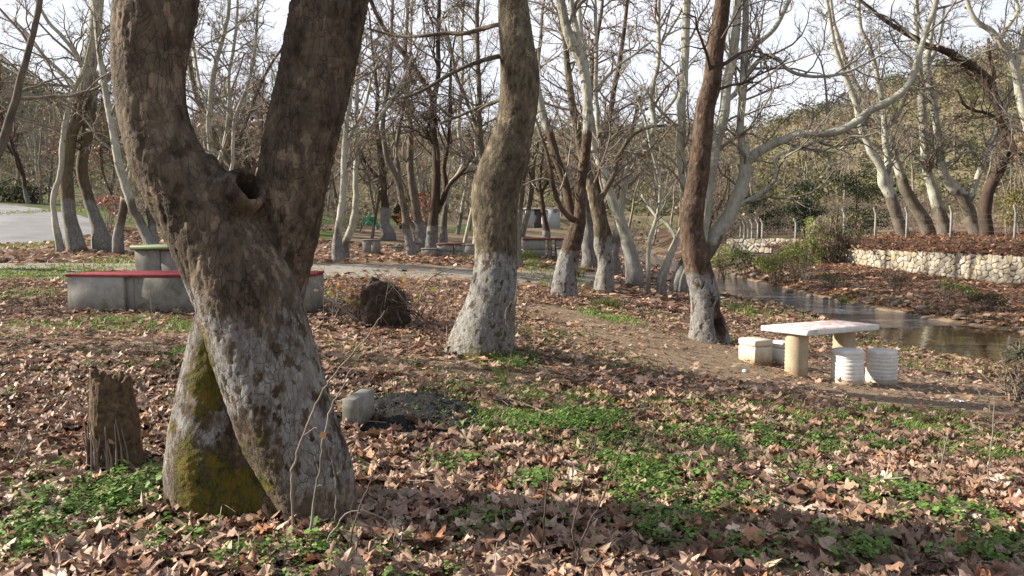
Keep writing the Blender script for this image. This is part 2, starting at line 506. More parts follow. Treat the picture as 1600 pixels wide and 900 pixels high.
# ------------------------------------------------------------------ the lie of the land
CTRL = np.array([
 (0, 0, 0), (-1.4, 4.3, 0), (-2.4, 5, .05), (-6, 4, .2), (-12, 6, .4), (2.5, 4, -.12), (5, 4, -.25), (8, 4, -.5), (-.3, 9.8, 0), (-7, 12.5, .25),
 (-3, 12.5, .18), (-12, 14, .4), (1.2, 18.6, -.1), (3.4, 13.6, -.38), (4.2, 10.7, -.5), (6, 10, -.6), (6.5, 13, -.85), (-2, 25, .2), (-8, 25, .5),
 (-15, 27, .72), (-6.5, 30, .4), (0, 35, .15), (-4, 36, .25), (3, 35, .12), (5.5, 27, -.35), (5.5, 35, -.2), (0, 50, .4), (-22, 33, .85), (-24, 42, 1.6),
 (-31, 52, 2.4), (-38, 60, 3.0), (-30, 29, .9), (-45, 26, 1.0), (3, 80, 1.06), (-10, 80, 1.6), (10, 60, .2), (8, 80, .7), (-12, 50, 1.1), (-20, 45, 1.6),
 (13.5, 22, -.95), (14, 28, -.9), (13, 36, -.85), (17.2, 41, -.42), (20, 31.4, -.8), (21.5, 26, -.85), (24, 18, -.9), (14, 50, -.3), (20, 55, -.1),
 (30, 30, -.5), (30, 60, .4), (16, 9, -.8), (12, 6, -.7), (60, 80, 3), (-60, 80, 5), (0, 120, 2.2), (40, 120, 4), (-40, 120, 6), (60, 0, -.5),
 (-60, 0, 2), (-40, -20, 1.5), (40, -20, -1), (0, -20, 0), (6.5, 22, -.7), (7.5, 17, -.95)], float)
def _phi(r2): return np.where(r2 > 1e-9, .5 * r2 * np.log(r2 + 1e-12), 0)
_n = len(CTRL)
_K = _phi(((CTRL[:, None, :2] - CTRL[None, :, :2]) ** 2).sum(-1)) + np.eye(_n) * .6
_Pm = np.concatenate([np.ones((_n, 1)), CTRL[:, :2]], 1)
_A = np.block([[_K, _Pm], [_Pm.T, np.zeros((3, 3))]])
_W = np.linalg.solve(_A, np.concatenate([CTRL[:, 2], np.zeros(3)]))
WATER = -1.1
RIVER = np.array([(11.5, 75, 1.2), (10.8, 55, 1.2), (10.2, 42, 1.4), (9.9, 36, 1.5), (9.6, 28, 1.9), (10.4, 23, 1.55), (10.6, 19.5, 2.1), (11.3, 16.8, 2.5), (14, 14.8, 2.6), (20, 13, 2.8), (45, 9, 3)], float)

def catmull(P, n_per=8, closed=False):
    P = np.asarray(P, float)
    Q = np.concatenate([[2 * P[0] - P[1]], P, [2 * P[-1] - P[-2]]])
    out = []
    ts = np.linspace(0, 1, n_per, endpoint=False)[:, None]
    for i in range(1, len(Q) - 2):
        a, b, c, d = Q[i - 1], Q[i], Q[i + 1], Q[i + 2]
        out.append(.5 * ((2 * b) + (-a + c) * ts + (2 * a - 5 * b + 4 * c - d) * ts ** 2 + (-a + 3 * b - 3 * c + d) * ts ** 3))
    out.append(P[-1:])
    return np.concatenate(out)
RIV = catmull(RIVER, 6)

def river_d(x, y):
    """distance outside the water's edge (negative in the water)"""
    best = np.full(x.shape, 1e9)
    for a, b in zip(RIV[:-1], RIV[1:]):
        d = b[:2] - a[:2]
        t = np.clip(((x - a[0]) * d[0] + (y - a[1]) * d[1]) / (d @ d), 0, 1)
        w = a[2] + (b[2] - a[2]) * t
        best = np.minimum(best, np.hypot(x - a[0] - t * d[0], y - a[1] - t * d[1]) - w)
    return best

def height(x, y, micro=True):
    x = np.asarray(x, float); y = np.asarray(y, float)
    sh = x.shape; X = x.ravel(); Y = y.ravel()
    z = np.empty(X.size)
    for s in range(0, X.size, 20000):
        xs, ys = X[s:s + 20000], Y[s:s + 20000]
        xc, yc = np.clip(xs, -60, 60), np.clip(ys, -20, 120)
        r2 = (xc[:, None] - CTRL[None, :, 0]) ** 2 + (yc[:, None] - CTRL[None, :, 1]) ** 2
        z[s:s + 20000] = _phi(r2) @ _W[:_n] + _W[_n] + _W[_n + 1] * xc + _W[_n + 2] * yc
    if micro:
        z += .025 * n2(X, Y, 1.3, 3, 2) * sstep(2, 4, np.abs(Y) + np.abs(X))
    rd = river_d(X, Y) + .35 * n2(X, Y, .9, 9, 2)
    bank = np.where(rd < 0, WATER - .05 - .25 * np.clip(-rd, 0, 1), WATER - .05 + .34 * rd + .02 * rd * rd)
    far = sstep(0, 9, rd)
    z = np.minimum(z, bank) if True else z
    z = np.where((rd > 0) & (z < WATER + .04), WATER + .04 + .05 * np.clip(rd, 0, 2), z)
    return z.reshape(sh)

def h1(x, y): return float(height(np.array([x]), np.array([y]))[0])

def ground_px(u, v, tmax=140):
    """where the sight line through a pixel meets the ground"""
    Y = np.geomspace(1.5, tmax, 900)
    P = np.array([px(u, v, a) for a in (1.0,)])[0]
    d = (P - np.array((0, 0, EYE)))
    xs, zs = d[0] * Y, EYE + d[2] * Y
    g = height(xs, Y)
    k = np.nonzero(zs < g)[0]
    i = k[0] if len(k) else len(Y) - 1
    return np.array((xs[i], Y[i], g[i]))

# ------------------------------------------------------------------ ground sheet
def axis(lo, hi, dense):
    xs = [lo]
    while xs[-1] < hi:
        x = xs[-1]
        xs.append(x + np.interp(x, dense[0], dense[1]))
    return np.array(xs)
gx = axis(-400, 400, ([-400, -80, -30, -9, -7, 8, 13, 30, 80, 400], [40, 5, .9, .3, .14, .14, .25, .9, 5, 40]))
gy = axis(-60, 420, ([-60, -10, 2, 3, 13, 20, 36, 70, 130, 420], [12, 3, .5, .12, .14, .25, .5, 1.5, 6, 40]))
GX, GY = np.meshgrid(gx, gy)
GZ = height(GX, GY)
nx, ny = len(gx), len(gy)
ii = np.arange(nx * ny).reshape(ny, nx)
quads = np.stack([ii[:-1, :-1], ii[:-1, 1:], ii[1:, 1:], ii[1:, :-1]], -1).reshape(-1, 4)

DIRT = catmull(np.array([(.9, 15.5, .6), (2.2, 13.2, .8), (3.2, 11.5, 1.3), (4.5, 10.6, 1.9), (6.2, 10.0, 1.9), (8, 9.4, 1.9), (11, 8.2, 1.9)]), 6)
TRACK = np.array([(-40, 15.5, 2.2), (-20, 17.5, 2.2), (-11, 19, 2.3), (-6, 21.5, 2.4), (-2.6, 23, 2.6), (.3, 24.2, 2.0), (2.0, 27, 1.2)], float)
ROAD = np.array([(-60, 24, 2.8), (-44, 26.5, 2.8), (-31, 28.6, 2.8), (-23.6, 31.8, 2.8), (-22.2, 36, 2.7), (-25.0, 43, 2.6), (-32, 52, 2.6), (-42, 61, 2.6), (-60, 72, 2.6)], float)
TRK, RD = catmull(TRACK, 8), catmull(ROAD, 8)
def line_d(L, x, y):
    best = np.full(np.shape(x), 1e9)
    for a, b in zip(L[:-1], L[1:]):
        d = b[:2] - a[:2]
        t = np.clip(((x - a[0]) * d[0] + (y - a[1]) * d[1]) / (d @ d), 0, 1)
        best = np.minimum(best, np.hypot(x - a[0] - t * d[0], y - a[1] - t * d[1]) - (a[2] + (b[2] - a[2]) * t))
    return best
# green patches, as read from the photograph: (u, v, half width px, half height px, strength)
GRASS_PX = [(840, 655, 110, 22, .9), (770, 600, 60, 16, .9), (905, 628, 70, 14, .9), (700, 628, 45, 16, .9), (1330, 648, 140, 11, 1.0), (1230, 652, 70, 11, 1.0),
            (1460, 676, 130, 14, 1.0), (1570, 715, 80, 18, 1.0), (950, 492, 26, 10, .6), (825, 412, 25, 9, .9), (1000, 665, 80, 18, .7),
            (880, 440, 40, 14, .5), (1170, 490, 40, 12, .8), (140, 605, 30, 10, .5), (330, 548, 40, 16, .8), (80, 430, 90, 9, .8), (30, 465, 40, 9, .8),
            (200, 410, 60, 10, .7), (70, 385, 60, 8, .7), (760, 400, 40, 8, .5), (1080, 640, 80, 14, .6), (200, 507, 90, 9, .8),
            (1000, 640, 90, 16, .7), (1120, 680, 90, 16, .7), (1250, 705, 90, 16, .6), (900, 705, 90, 16, .6), (1420, 715, 100, 14, .7), (780, 640, 60, 14, .6), (100, 330, 60, 8, .7), (740, 355, 60, 10, .7), (880, 360, 60, 9, .5), (470, 470, 40, 14, .8), (680, 350, 50, 8, .5)]
WEED_PX = [(170, 780, 100, 40, 1), (70, 850, 70, 36, 1), (240, 850, 40, 20, .6), (490, 880, 45, 25, 1), (395, 885, 50, 18, .8), (1000, 740, 70, 26, .8),
           (960, 760, 40, 20, .8), (1100, 800, 80, 40, .8), (1440, 790, 80, 26, 1), (1035, 845, 50, 25, .9), (1340, 875, 60, 20, .7), (1570, 870, 60, 22, 1),
           (1490, 810, 50, 22, .9), (760, 830, 40, 30, .7), (920, 675, 110, 22, .9), (860, 670, 60, 16, .9), (1130, 705, 60, 18, .6), (340, 830, 30, 25, .9),
           (720, 735, 60, 16, .5), (560, 740, 18, 12, .5), (1200, 690, 60, 16, .5), (1180, 880, 50, 18, .6), (1480, 880, 60, 14, .6), (300, 560, 50, 12, .5),
           (850, 760, 50, 20, .5), (620, 880, 40, 14, .4), (1260, 760, 60, 18, .4), (810, 560, 30, 16, .5), (1330, 700, 60, 14, .5)]
def patches(lst):
    out = []
    for u, v, a, b, s in lst:
        c = ground_px(u, v); e = ground_px(u + a, v); f = ground_px(u, v - b)
        out.append((c[0], c[1], max(.08, abs(e[0] - c[0])), max(.12, abs(f[1] - c[1])), s))
    return out
GRASS, WEEDS = patches(GRASS_PX), patches(WEED_PX)
def field(lst, x, y):
    r = np.zeros(np.shape(x))
    for cx, cy, a, b, s in lst:
        r = np.maximum(r, s * np.exp(-1.1 * (((x - cx) / a) ** 2 + ((y - cy) / b) ** 2)))
    return r
ASH_C = ground_px(655, 652)
def ash_f(x, y):
    return 1 - sstep(.75, 1.1, np.hypot((x - ASH_C[0]) / .62, (y - ASH_C[1]) / .75) + .42 * n2(x, y, 2.2, 44, 4))
def leaf_density(x, y):
    d = np.clip(.55 + .85 * n2(x, y, .45, 21, 3) + .25 * n2(x, y, 1.7, 22, 2), .04, 1.15)
    d = d * (1 - .75 * np.exp(-((x + 3.6) / .9) ** 2 - ((y - 5.2) / .55) ** 2))
    d = d * sstep(-.1, .9, line_d(DIRT, x, y) + .5 * n2(x, y, 1.1, 23, 2)) + .035
    d = d * (.10 + .90 * sstep(-.3, .7, line_d(TRK, x, y) + .4 * n2(x, y, .8, 25, 2)))
    d = d * sstep(-.2, .5, line_d(RD, x, y))
    d = d * (1 - .92 * np.clip(field(GRASS, x, y), 0, 1) ** .8) * (1 - .55 * field(WEEDS, x, y))
    d = d * (1 - .86 * ash_f(x, y))
    d = d * sstep(.0, .25, river_d(x, y))
    return np.clip(d, 0, 1.3)
lf = leaf_density(GX, GY); gf = field(GRASS, GX, GY)
far_turf = sstep(30, 45, GY) * (.35 + .5 * n2(GX, GY, .12, 31, 3)) + sstep(-8, -14, GX) * sstep(22, 26, GY) * (.3 + .4 * n2(GX, GY, .3, 33, 2))
tv = np.clip(np.maximum(gf, far_turf), 0, 1)
gC = np.stack([np.clip(lf * .9, 0, 1).ravel(), tv.ravel(), (1 - sstep(-.6, .5, line_d(TRK, GX, GY))).ravel() * .8], 1)
g = Geo().add(np.stack([GX.ravel(), GY.ravel(), GZ.ravel()], 1), Q=quads, C=gC)
ground = g.build('ground', M['earth'], kind='structure')

def ribbon(name, L, material, lift, across=9, n=140, edge=.25, seed=1):
    s = np.linspace(0, len(L) - 1, n)
    c = np.stack([np.interp(s, np.arange(len(L)), L[:, k]) for k in range(3)], 1)
    t = np.gradient(c[:, :2], axis=0); t /= np.linalg.norm(t, axis=1)[:, None]
    nrm = np.stack([t[:, 1], -t[:, 0]], 1)
    q = np.linspace(-1, 1, across)
    wob = 1 + edge / c[:, 2:3] * n2(np.tile(s[:, None], (1, 2)), np.tile([[0., 50.]], (n, 1)), 1.7, seed, 3)
    side = np.where(q[None] < 0, wob[:, :1], wob[:, 1:])
    x = c[:, 0:1] + nrm[:, 0:1] * q[None] * c[:, 2:3] * side
    y = c[:, 1:2] + nrm[:, 1:2] * q[None] * c[:, 2:3] * side
    z = height(x, y) + lift - .05 * (np.abs(q)[None] > .99)
    i = np.arange(n * across).reshape(n, across)
    Q = np.stack([i[:-1, :-1], i[:-1, 1:], i[1:, 1:], i[1:, :-1]], -1).reshape(-1, 4)
    return Geo().add(np.stack([x.ravel(), y.ravel(), z.ravel()], 1), Q=Q).build(name, material, kind='structure')
ribbon('gravel_track', TRK, M['gravel'], .022, 17, 260, .5, 5)
ribbon('road', RD, M['asphalt'], .05, 9, 200, .15, 6)

# river
n = len(RIV) * 3
s = np.linspace(0, len(RIV) - 1, n)
c = np.stack([np.interp(s, np.arange(len(RIV)), RIV[:, k]) for k in range(3)], 1)
t = np.gradient(c[:, :2], axis=0); t /= np.linalg.norm(t, axis=1)[:, None]
nrm = np.stack([t[:, 1], -t[:, 0]], 1)
q = np.linspace(-1, 1, 7)
x = c[:, 0:1] + nrm[:, 0:1] * q[None] * (c[:, 2:3] + .9); y = c[:, 1:2] + nrm[:, 1:2] * q[None] * (c[:, 2:3] + .9)
i = np.arange(n * 7).reshape(n, 7)
Q = np.stack([i[:-1, :-1], i[:-1, 1:], i[1:, 1:], i[1:, :-1]], -1).reshape(-1, 4)
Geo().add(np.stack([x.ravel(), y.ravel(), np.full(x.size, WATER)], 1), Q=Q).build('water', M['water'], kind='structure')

# hills: ridge heights by bearing, read off the skyline
RU = np.array([-1800, -800, 0, 100, 300, 600, 900, 1050, 1160, 1260, 1330, 1400, 1500, 1600, 2400, 3400], float)
RV = np.array([120, 110, 138, 178, 215, 218, 212, 214, 226, 200, 184, 160, 138, 130, 100, 120], float)
def hill_z(ang, r):
    u = U0 + FPX * np.tan(np.clip(ang, -1.15, 1.15))
    H = (VH - np.interp(u, RU, RV)) / FPX * 230 + EYE
    k = sstep(95, 235, r)
    x, y = r * np.sin(ang), r * np.cos(ang)
    b = 2.5 + (H - 2.5) * k
    b = b + k * (2.2 * n2(x, y, .03, 61, 3)) * sstep(240, 150, r) + k * .8 * n2(x, y, .15, 62, 2)
    return b - 40 * sstep(236, 330, r)
ang = np.linspace(-1.2, 1.2, 220); rr = np.concatenate([np.linspace(92, 240, 60), np.linspace(250, 340, 6)])
AG, RR = np.meshgrid(ang, rr)
HZ = hill_z(AG, RR)
HZ = np.where(RR < 94, -3, HZ)
i = np.arange(AG.size).reshape(AG.shape)
Q = np.stack([i[:-1, :-1], i[:-1, 1:], i[1:, 1:], i[1:, :-1]], -1).reshape(-1, 4)
Geo().add(np.stack([(RR * np.sin(AG)).ravel(), (RR * np.cos(AG)).ravel(), HZ.ravel()], 1), Q=Q).build('hillside', M['hill'], kind='structure')

def land(x, y):
    r = np.hypot(x, y); a = np.arctan2(x, y)
    return np.where(r > 94, np.maximum(hill_z(a, r), height(x, y)), height(x, y))

# ------------------------------------------------------------------ tubes and twigs
def frames(P):
    T = np.gradient(P, axis=0); T /= np.linalg.norm(T, axis=1)[:, None] + 1e-9
    n = np.zeros_like(P)
    ref = np.array((0, 0, 1.0)) if abs(T[0, 2]) < .9 else np.array((0, 1.0, 0))
    u = np.cross(T[0], ref); u /= np.linalg.norm(u)
    U = [u]
    for i in range(1, len(P)):
        u = U[-1] - T[i] * (U[-1] @ T[i]); u /= np.linalg.norm(u) + 1e-9
        U.append(u)
    U = np.array(U)
    return T, U, np.cross(T, U)

def tube(geo, P, Rd, k=12, lump=.0, lfreq=6.0, seed=0, surf=None, flare=None, cap=True, plates=None):
    """one stem; surf(V) gives the vertex colours; flare(P, ang) multiplies the radius"""
    T, U, Wv = frames(P)
    a = np.linspace(0, 2 * np.pi, k, endpoint=False)
    ca, sa = np.cos(a), np.sin(a)
    N = U[:, None] * ca[None, :, None] + Wv[:, None] * sa[None, :, None]
    r = np.repeat(np.asarray(Rd, float)[:, None], k, 1)
    if lump:
        q = (P[:, None] + N * r[..., None]).reshape(-1, 3)
        r = r * (1 + lump * vnoise(q * np.array((1, 1, .6)), lfreq, seed, 4, .6).reshape(r.shape))
    if flare is not None: r = r * flare(P, N)
    tone = None
    if plates:
        q = (P[:, None] + N * r[..., None]).reshape(-1, 3)
        rel, tone = bark_plates(q, plates[0], seed + 60)
        rel2, t2 = bark_plates(q, plates[0] * 2.3, seed + 70)
        r = r + plates[1] * (rel * .75 + rel2 * .5).reshape(r.shape)
        tone = .6 * tone + .4 * t2
    V = (P[:, None] + N * r[..., None]).reshape(-1, 3)
    m = len(P)
    i = np.arange(m * k).reshape(m, k); j = np.roll(i, -1, 1)
    Q = np.stack([i[:-1], j[:-1], j[1:], i[1:]], -1).reshape(-1, 4)
    Tn = None
    if cap:
        V = np.concatenate([V, P[-1:] + T[-1:] * Rd[-1] * .6, P[:1]])
        Tn = np.concatenate([np.stack([i[-1], j[-1], np.full(k, m * k)], 1), np.stack([j[0], i[0], np.full(k, m * k + 1)], 1)])
    C = surf(V) if surf is not None else None
    if tone is not None and C is not None:
        tone = np.concatenate([tone, [.5] * (len(V) - len(tone))])
        C[:, 0] *= np.where(tone < .27, .4, 1)
        C = np.concatenate([C, tone[:, None]], 1)
    geo.add(V, Q=Q, T=Tn, C=C)

def tubes(geo, P, Rd, k=3, C=None):
    """many thin stems with equally many points: P (m, n, 3), Rd (m, n)"""
    m, n = Rd.shape
    if m == 0: return
    T = np.gradient(P, axis=1); T /= np.linalg.norm(T, axis=2, keepdims=True) + 1e-9
    D = P[:, -1] - P[:, 0]; D /= np.linalg.norm(D, axis=1, keepdims=True) + 1e-9
    ref = np.where(np.abs(D[:, 2:3]) < .85, np.array([[0, 0, 1.0]]), np.array([[1.0, 0, 0]]))
    U = np.cross(T, ref[:, None]); U /= np.linalg.norm(U, axis=2, keepdims=True) + 1e-9
    Wv = np.cross(T, U)
    a = np.linspace(0, 2 * np.pi, k, endpoint=False)
    N = U[:, :, None] * np.cos(a)[None, None, :, None] + Wv[:, :, None] * np.sin(a)[None, None, :, None]
    V = P[:, :, None] + N * Rd[:, :, None, None]
    i = np.arange(m * n * k).reshape(m, n, k); j = np.roll(i, -1, 2)
    Q = np.stack([i[:, :-1], j[:, :-1], j[:, 1:], i[:, 1:]], -1).reshape(-1, 4)
    geo.add(V.reshape(-1, 3), Q=Q, C=C)

def spawn(P, Rd, K, t0, t1, L, n, ang=(35, 65), up=.1, wob=.22, r0=.6, rmin=.004, r=None, plane=None):
    """K children along each parent; returns their points and radii"""
    r = r or rng
    m, pn = Rd.shape
    if m == 0 or K == 0: return np.zeros((0, n, 3)), np.zeros((0, n))
    t = r.uniform(t0, t1, (m, K)) * (pn - 1)
    i = np.minimum(t.astype(int), pn - 2); f = (t - i)[..., None]
    idx = np.arange(m)[:, None]
    A = P[idx, i] * (1 - f) + P[idx, i + 1] * f
    T = P[idx, i + 1] - P[idx, i]; T /= np.linalg.norm(T, axis=2, keepdims=True) + 1e-9
    Rp = Rd[idx, i] * (1 - f[..., 0]) + Rd[idx, i + 1] * f[..., 0]
    q = r.normal(size=(m, K, 3)); q -= T * (q * T).sum(2, keepdims=True); q /= np.linalg.norm(q, axis=2, keepdims=True) + 1e-9
    a = np.radians(r.uniform(*ang, (m, K)))[..., None]
    D = T * np.cos(a) + q * np.sin(a)
    A = A.reshape(-1, 3); D = D.reshape(-1, 3); Rp = Rp.reshape(-1)
    tt = (t / (pn - 1)).reshape(-1)
    Lr = (L if np.isscalar(L) else np.repeat(np.asarray(L), K)) * r.uniform(.45, 1.15, len(A)) * (1.1 - .55 * tt)
    out = [A]
    step = (Lr / (n - 1))[:, None]
    for _ in range(n - 1):
        out.append(out[-1] + D * step)
        D = D + r.normal(size=D.shape) * wob; D[:, 2] += up
        D /= np.linalg.norm(D, axis=1, keepdims=True)
    CP_ = np.stack(out, 1)
    ra = np.clip(Rp * r0, rmin, .012 + Lr * .011)
    CR = ra[:, None] * np.linspace(1, .35, n)[None]
    return CP_, np.maximum(CR, rmin * .6)

def resample(P, Rd, n):
    d = np.concatenate([[0], np.cumsum(np.linalg.norm(np.diff(P, axis=0), axis=1))])
    s = np.linspace(0, d[-1], n)
    return np.stack([np.interp(s, d, P[:, k]) for k in range(3)], 1), np.interp(s, d, Rd), d[-1]

def twigs(geo, stems, zmin, dens=(2.6, 7, 6), L=(2.4, 1.0, .5), rmin=.005, up=.07, r=None, zmax=99):
    """three orders of bare twigs on stems [(P, R)]; returns tips for clinging leaves"""
    r = r or rng
    P1s, R1s = [], []
    for P, Rd in stems:
        Pq, Rq, ln = resample(P, Rd, 40)
        ok = Pq[:, 2] > zmin
        if ok.sum() < 3: continue
        Pq, Rq = Pq[ok], Rq[ok]
        if len(Pq) < 4: continue
        ln = np.linalg.norm(np.diff(Pq, axis=0), axis=1).sum()
        K = max(2, int(ln * dens[0]))
        Pq, Rq, _ = resample(Pq, Rq, 24)
        a, b = spawn(Pq[None], Rq[None], K, .04, 1.0, min(L[0], .75 * ln + .4), 8, (30, 70), up, .24, .55, rmin * 1.6, r)
        P1s.append(a); R1s.append(b)
        tubes(geo, a, b, 4)
    if not P1s: return np.zeros((0, 3))
    P1, R1 = np.concatenate(P1s), np.concatenate(R1s)
    l1 = np.linalg.norm(np.diff(P1, axis=1), axis=2).sum(1)
    P2, R2 = spawn(P1, R1, dens[1], .2, 1.0, l1 * (L[1] / L[0]) * 1.1, 6, (28, 65), up * .6, .28, .6, rmin * 1.2, r)
    tubes(geo, P2, R2, 3)
    l2 = np.linalg.norm(np.diff(P2, axis=1), axis=2).sum(1)
    P3, R3 = spawn(P2, R2, dens[2], .2, 1.0, l2 * (L[2] / L[1]) * 1.1, 3, (25, 65), up * .4, .3, .7, rmin, r)
    tubes(geo, P3, R3, 3)
    return np.concatenate([P3[:, -1], P2[:, -1]])

RUST = np.array([(.21, .10, .055), (.27, .14, .075), (.16, .08, .05), (.25, .17, .10), (.30, .18, .09)])
def cling(geo, pts, n, size=.11, cols=RUST, r=None):
    """dry leaves hanging on the twigs: small folded quads"""
    r = r or rng
    if len(pts) == 0 or n == 0: return
    P = pts[r.integers(0, len(pts), n)] + r.normal(size=(n, 3)) * .05
    a = r.normal(size=(n, 3)); a /= np.linalg.norm(a, axis=1, keepdims=True)
    b = np.cross(a, r.normal(size=(n, 3))); b /= np.linalg.norm(b, axis=1, keepdims=True)
    s = (size * r.uniform(.6, 1.3, n))[:, None]
    c = np.cross(a, b)
    V = np.stack([P, P + a * s * .55 + b * s * .5 + c * s * .15, P + a * s * 1.1 + c * s * .02, P + a * s * .5 - b * s * .5 + c * s * .15], 1).reshape(-1, 3)
    Q = np.arange(4 * n).reshape(n, 4)
    C = np.repeat(cols[r.integers(0, len(cols), n)] * r.uniform(.7, 1.2, (n, 1)), 4, 0)
    geo.add(V, Q=Q, C=C)

def stem_px(pts, Y, lean=0.0, ext=0.0, wig=0.0, seed=0, n_per=7, end=.35, curve=None):
    """pixel track (u, v, width px[, depth offset]) of a stem -> points and radii; ext metres are added past the top of the frame"""
    P, Rd = [], []
    for k, p in enumerate(pts):
        yy = Y + (p[3] if len(p) > 3 else 0)
        P.append(px(p[0], p[1], yy)); Rd.append(p[2] * .5 * yy / FPX)
    P = np.array(P); Rd = np.array(Rd)
    Q = catmull(np.concatenate([P, Rd[:, None]], 1), n_per)
    if wig:
        s = np.linspace(0, 1, len(Q))
        w = wig * s[:, None] * np.stack([n2(s * 0, s, 3.1, seed + 1), n2(s * 0 + 9, s, 3.1, seed + 2), 0 * s], 1)
        Q[:, 1] += w[:, 1]
    ln = np.concatenate([[0], np.cumsum(np.linalg.norm(np.diff(Q[:, :3], axis=0), axis=1))])
    fr = 1 / np.maximum(.25, 5 * Q[:, 3].mean())
    kk = np.stack([vnoise(np.stack([ln, ln * 0 + seed * 3.7 + a * 11, ln * 0], 1), fr, seed + 40 + a, 2) for a in range(3)], 1)
    Q[:, :3] += kk * (Q[:, 3] * .42 * np.clip(ln / .8, 0, 1))[:, None]
    Q[:, 3] *= 1 + .10 * vnoise(np.stack([ln, ln * 0 + seed, ln * 0], 1), fr * 1.4, seed + 50, 2)
    if ext:
        d = Q[-1, :3] - Q[-4, :3]; d /= np.linalg.norm(d)
        p = Q[-1, :3].copy(); r0 = Q[-1, 3]
        rr_ = np.random.default_rng(seed + 77)
        add = []
        m = max(4, int(ext / .4))
        for k in range(m):
            d = d + rr_.normal(size=3) * .07; d[2] += .05; d /= np.linalg.norm(d)
            p = p + d * ext / m
            add.append((*p, r0 * (1 - (1 - end) * (k + 1) / m)))
        Q = np.concatenate([Q, np.array(add)])
    return Q[:, :3], np.maximum(Q[:, 3], .004)

def surf_fn(base_z, paint_h, pale_z=None, moss_h=0.0, seed=0):
    def f(V):
        z = V[:, 2] - base_z
        w = 1 - sstep(paint_h - .12, paint_h + .10, z + .10 * vnoise(V, 3.5, seed, 2)) if paint_h > 0 else np.zeros(len(V))
        w = w * (.80 + .25 * vnoise(V, 2.2, seed + 3, 2))
        m = np.clip((1 - sstep(0, max(moss_h, .01), z)) * (.5 + .8 * vnoise(V, 2.5, seed + 5, 2)), 0, 1) if moss_h > 0 else np.zeros(len(V))
        p = sstep(pale_z - 1.3, pale_z + 1.5, z + .5 * vnoise(V, 1.6, seed + 7, 2)) if pale_z is not None else np.zeros(len(V))
        return np.stack([w, m, p], 1)
    return f

ALL_TREES = []
def make_tree(label, stems, Y, bark='bark_grey', paint=1.3, pale=None, moss=.0, twig='twig_brown', dens=(2.4, 6, 5), L=(2.4, 1.0, .5), rmin=.006, zt=1.8, k=12, more=1.45,
              dry=0, seed=0, plates=None, ring=0, name='plane_tree', group=None, flare=.35, lump=.10, lfreq=5.0, cat='tree', dry_cols=RUST, twig_from=0, sink=.25):
    """stems: list of (pixel track, options); the first is the trunk"""
    P0 = px(stems[0][0][0][0], stems[0][0][0][1], Y + (stems[0][0][0][3] if len(stems[0][0][0]) > 3 else 0))
    gz = h1(P0[0], P0[1])
    root = thing(name, label, cat, (P0[0], P0[1], gz), 0, group)
    inv = np.array((P0[0], P0[1], gz))
    all_st = []
    for si, (pts, op) in enumerate(stems):
        P, Rd = stem_px(pts, Y, ext=op.get('ext', 0), seed=seed * 31 + si, wig=op.get('wig', .12 if si else 0))
        ground_stem = si == 0 or op.get('root', False)
        if ground_stem:
            b = P[0].copy(); zb = h1(b[0], b[1])
            d = (P[0] - P[3]); d /= np.linalg.norm(d)
            foot = np.array((b[0], b[1], zb - sink))
            P = np.concatenate([[foot], P]); Rd = np.concatenate([[Rd[0] * 1.12], Rd])
        fl = None
        if ground_stem and flare:
            def fl(Pp, N, s=seed, z0=zb, r_=Rd[1]):
                hgt = (Pp[:, 2] - z0)[:, None]
                lob = vnoise((N * 1.6).reshape(-1, 3), 1.0, s + 8, 2).reshape(N.shape[:2])
                return 1 + flare * np.exp(-np.clip(hgt, 0, 9) / (r_ * 1.3)) * (.35 + 1.1 * lob)
        P_l = P - inv
        gg = Geo()
        pl_ = plates if ground_stem and plates else None
        if pl_:
            ln = np.linalg.norm(np.diff(P_l, axis=0), axis=1).sum()
            P_l, Rd, _ = resample(P_l, Rd, int(ln / ring))
        tube(gg, P_l, Rd, k if Rd.max() > .06 else 8, lump if Rd.max() > .05 else lump * .5, lfreq, seed + si, surf_fn(0, paint, pale, moss, seed), fl, True, pl_)
        gg.build('trunk' if si == 0 else ('stem' if ground_stem else 'limb'), M[bark], root)
        if not op.get('bare'): all_st.append((P_l, Rd))
    tg = Geo()
    r = np.random.default_rng(seed + 1000)
    tips = twigs(tg, all_st, zt, (dens[0] * 1.1, round(dens[1] * more), round(dens[2] * more)), (L[0] * 1.15, L[1] * 1.1, L[2]), rmin * .8, r=r)
    if tg.n: tg.build('twigs', M[twig], root, kind='stuff')
    if dry:
        dg = Geo(); cling(dg, tips, dry // 2, .085 * max(1, Y / 24), dry_cols, r)
        if dg.n: dg.build('dry_leaves', M['dead_leaf'], root, smooth=False, kind='stuff')
    ALL_TREES.append(root)
    return root

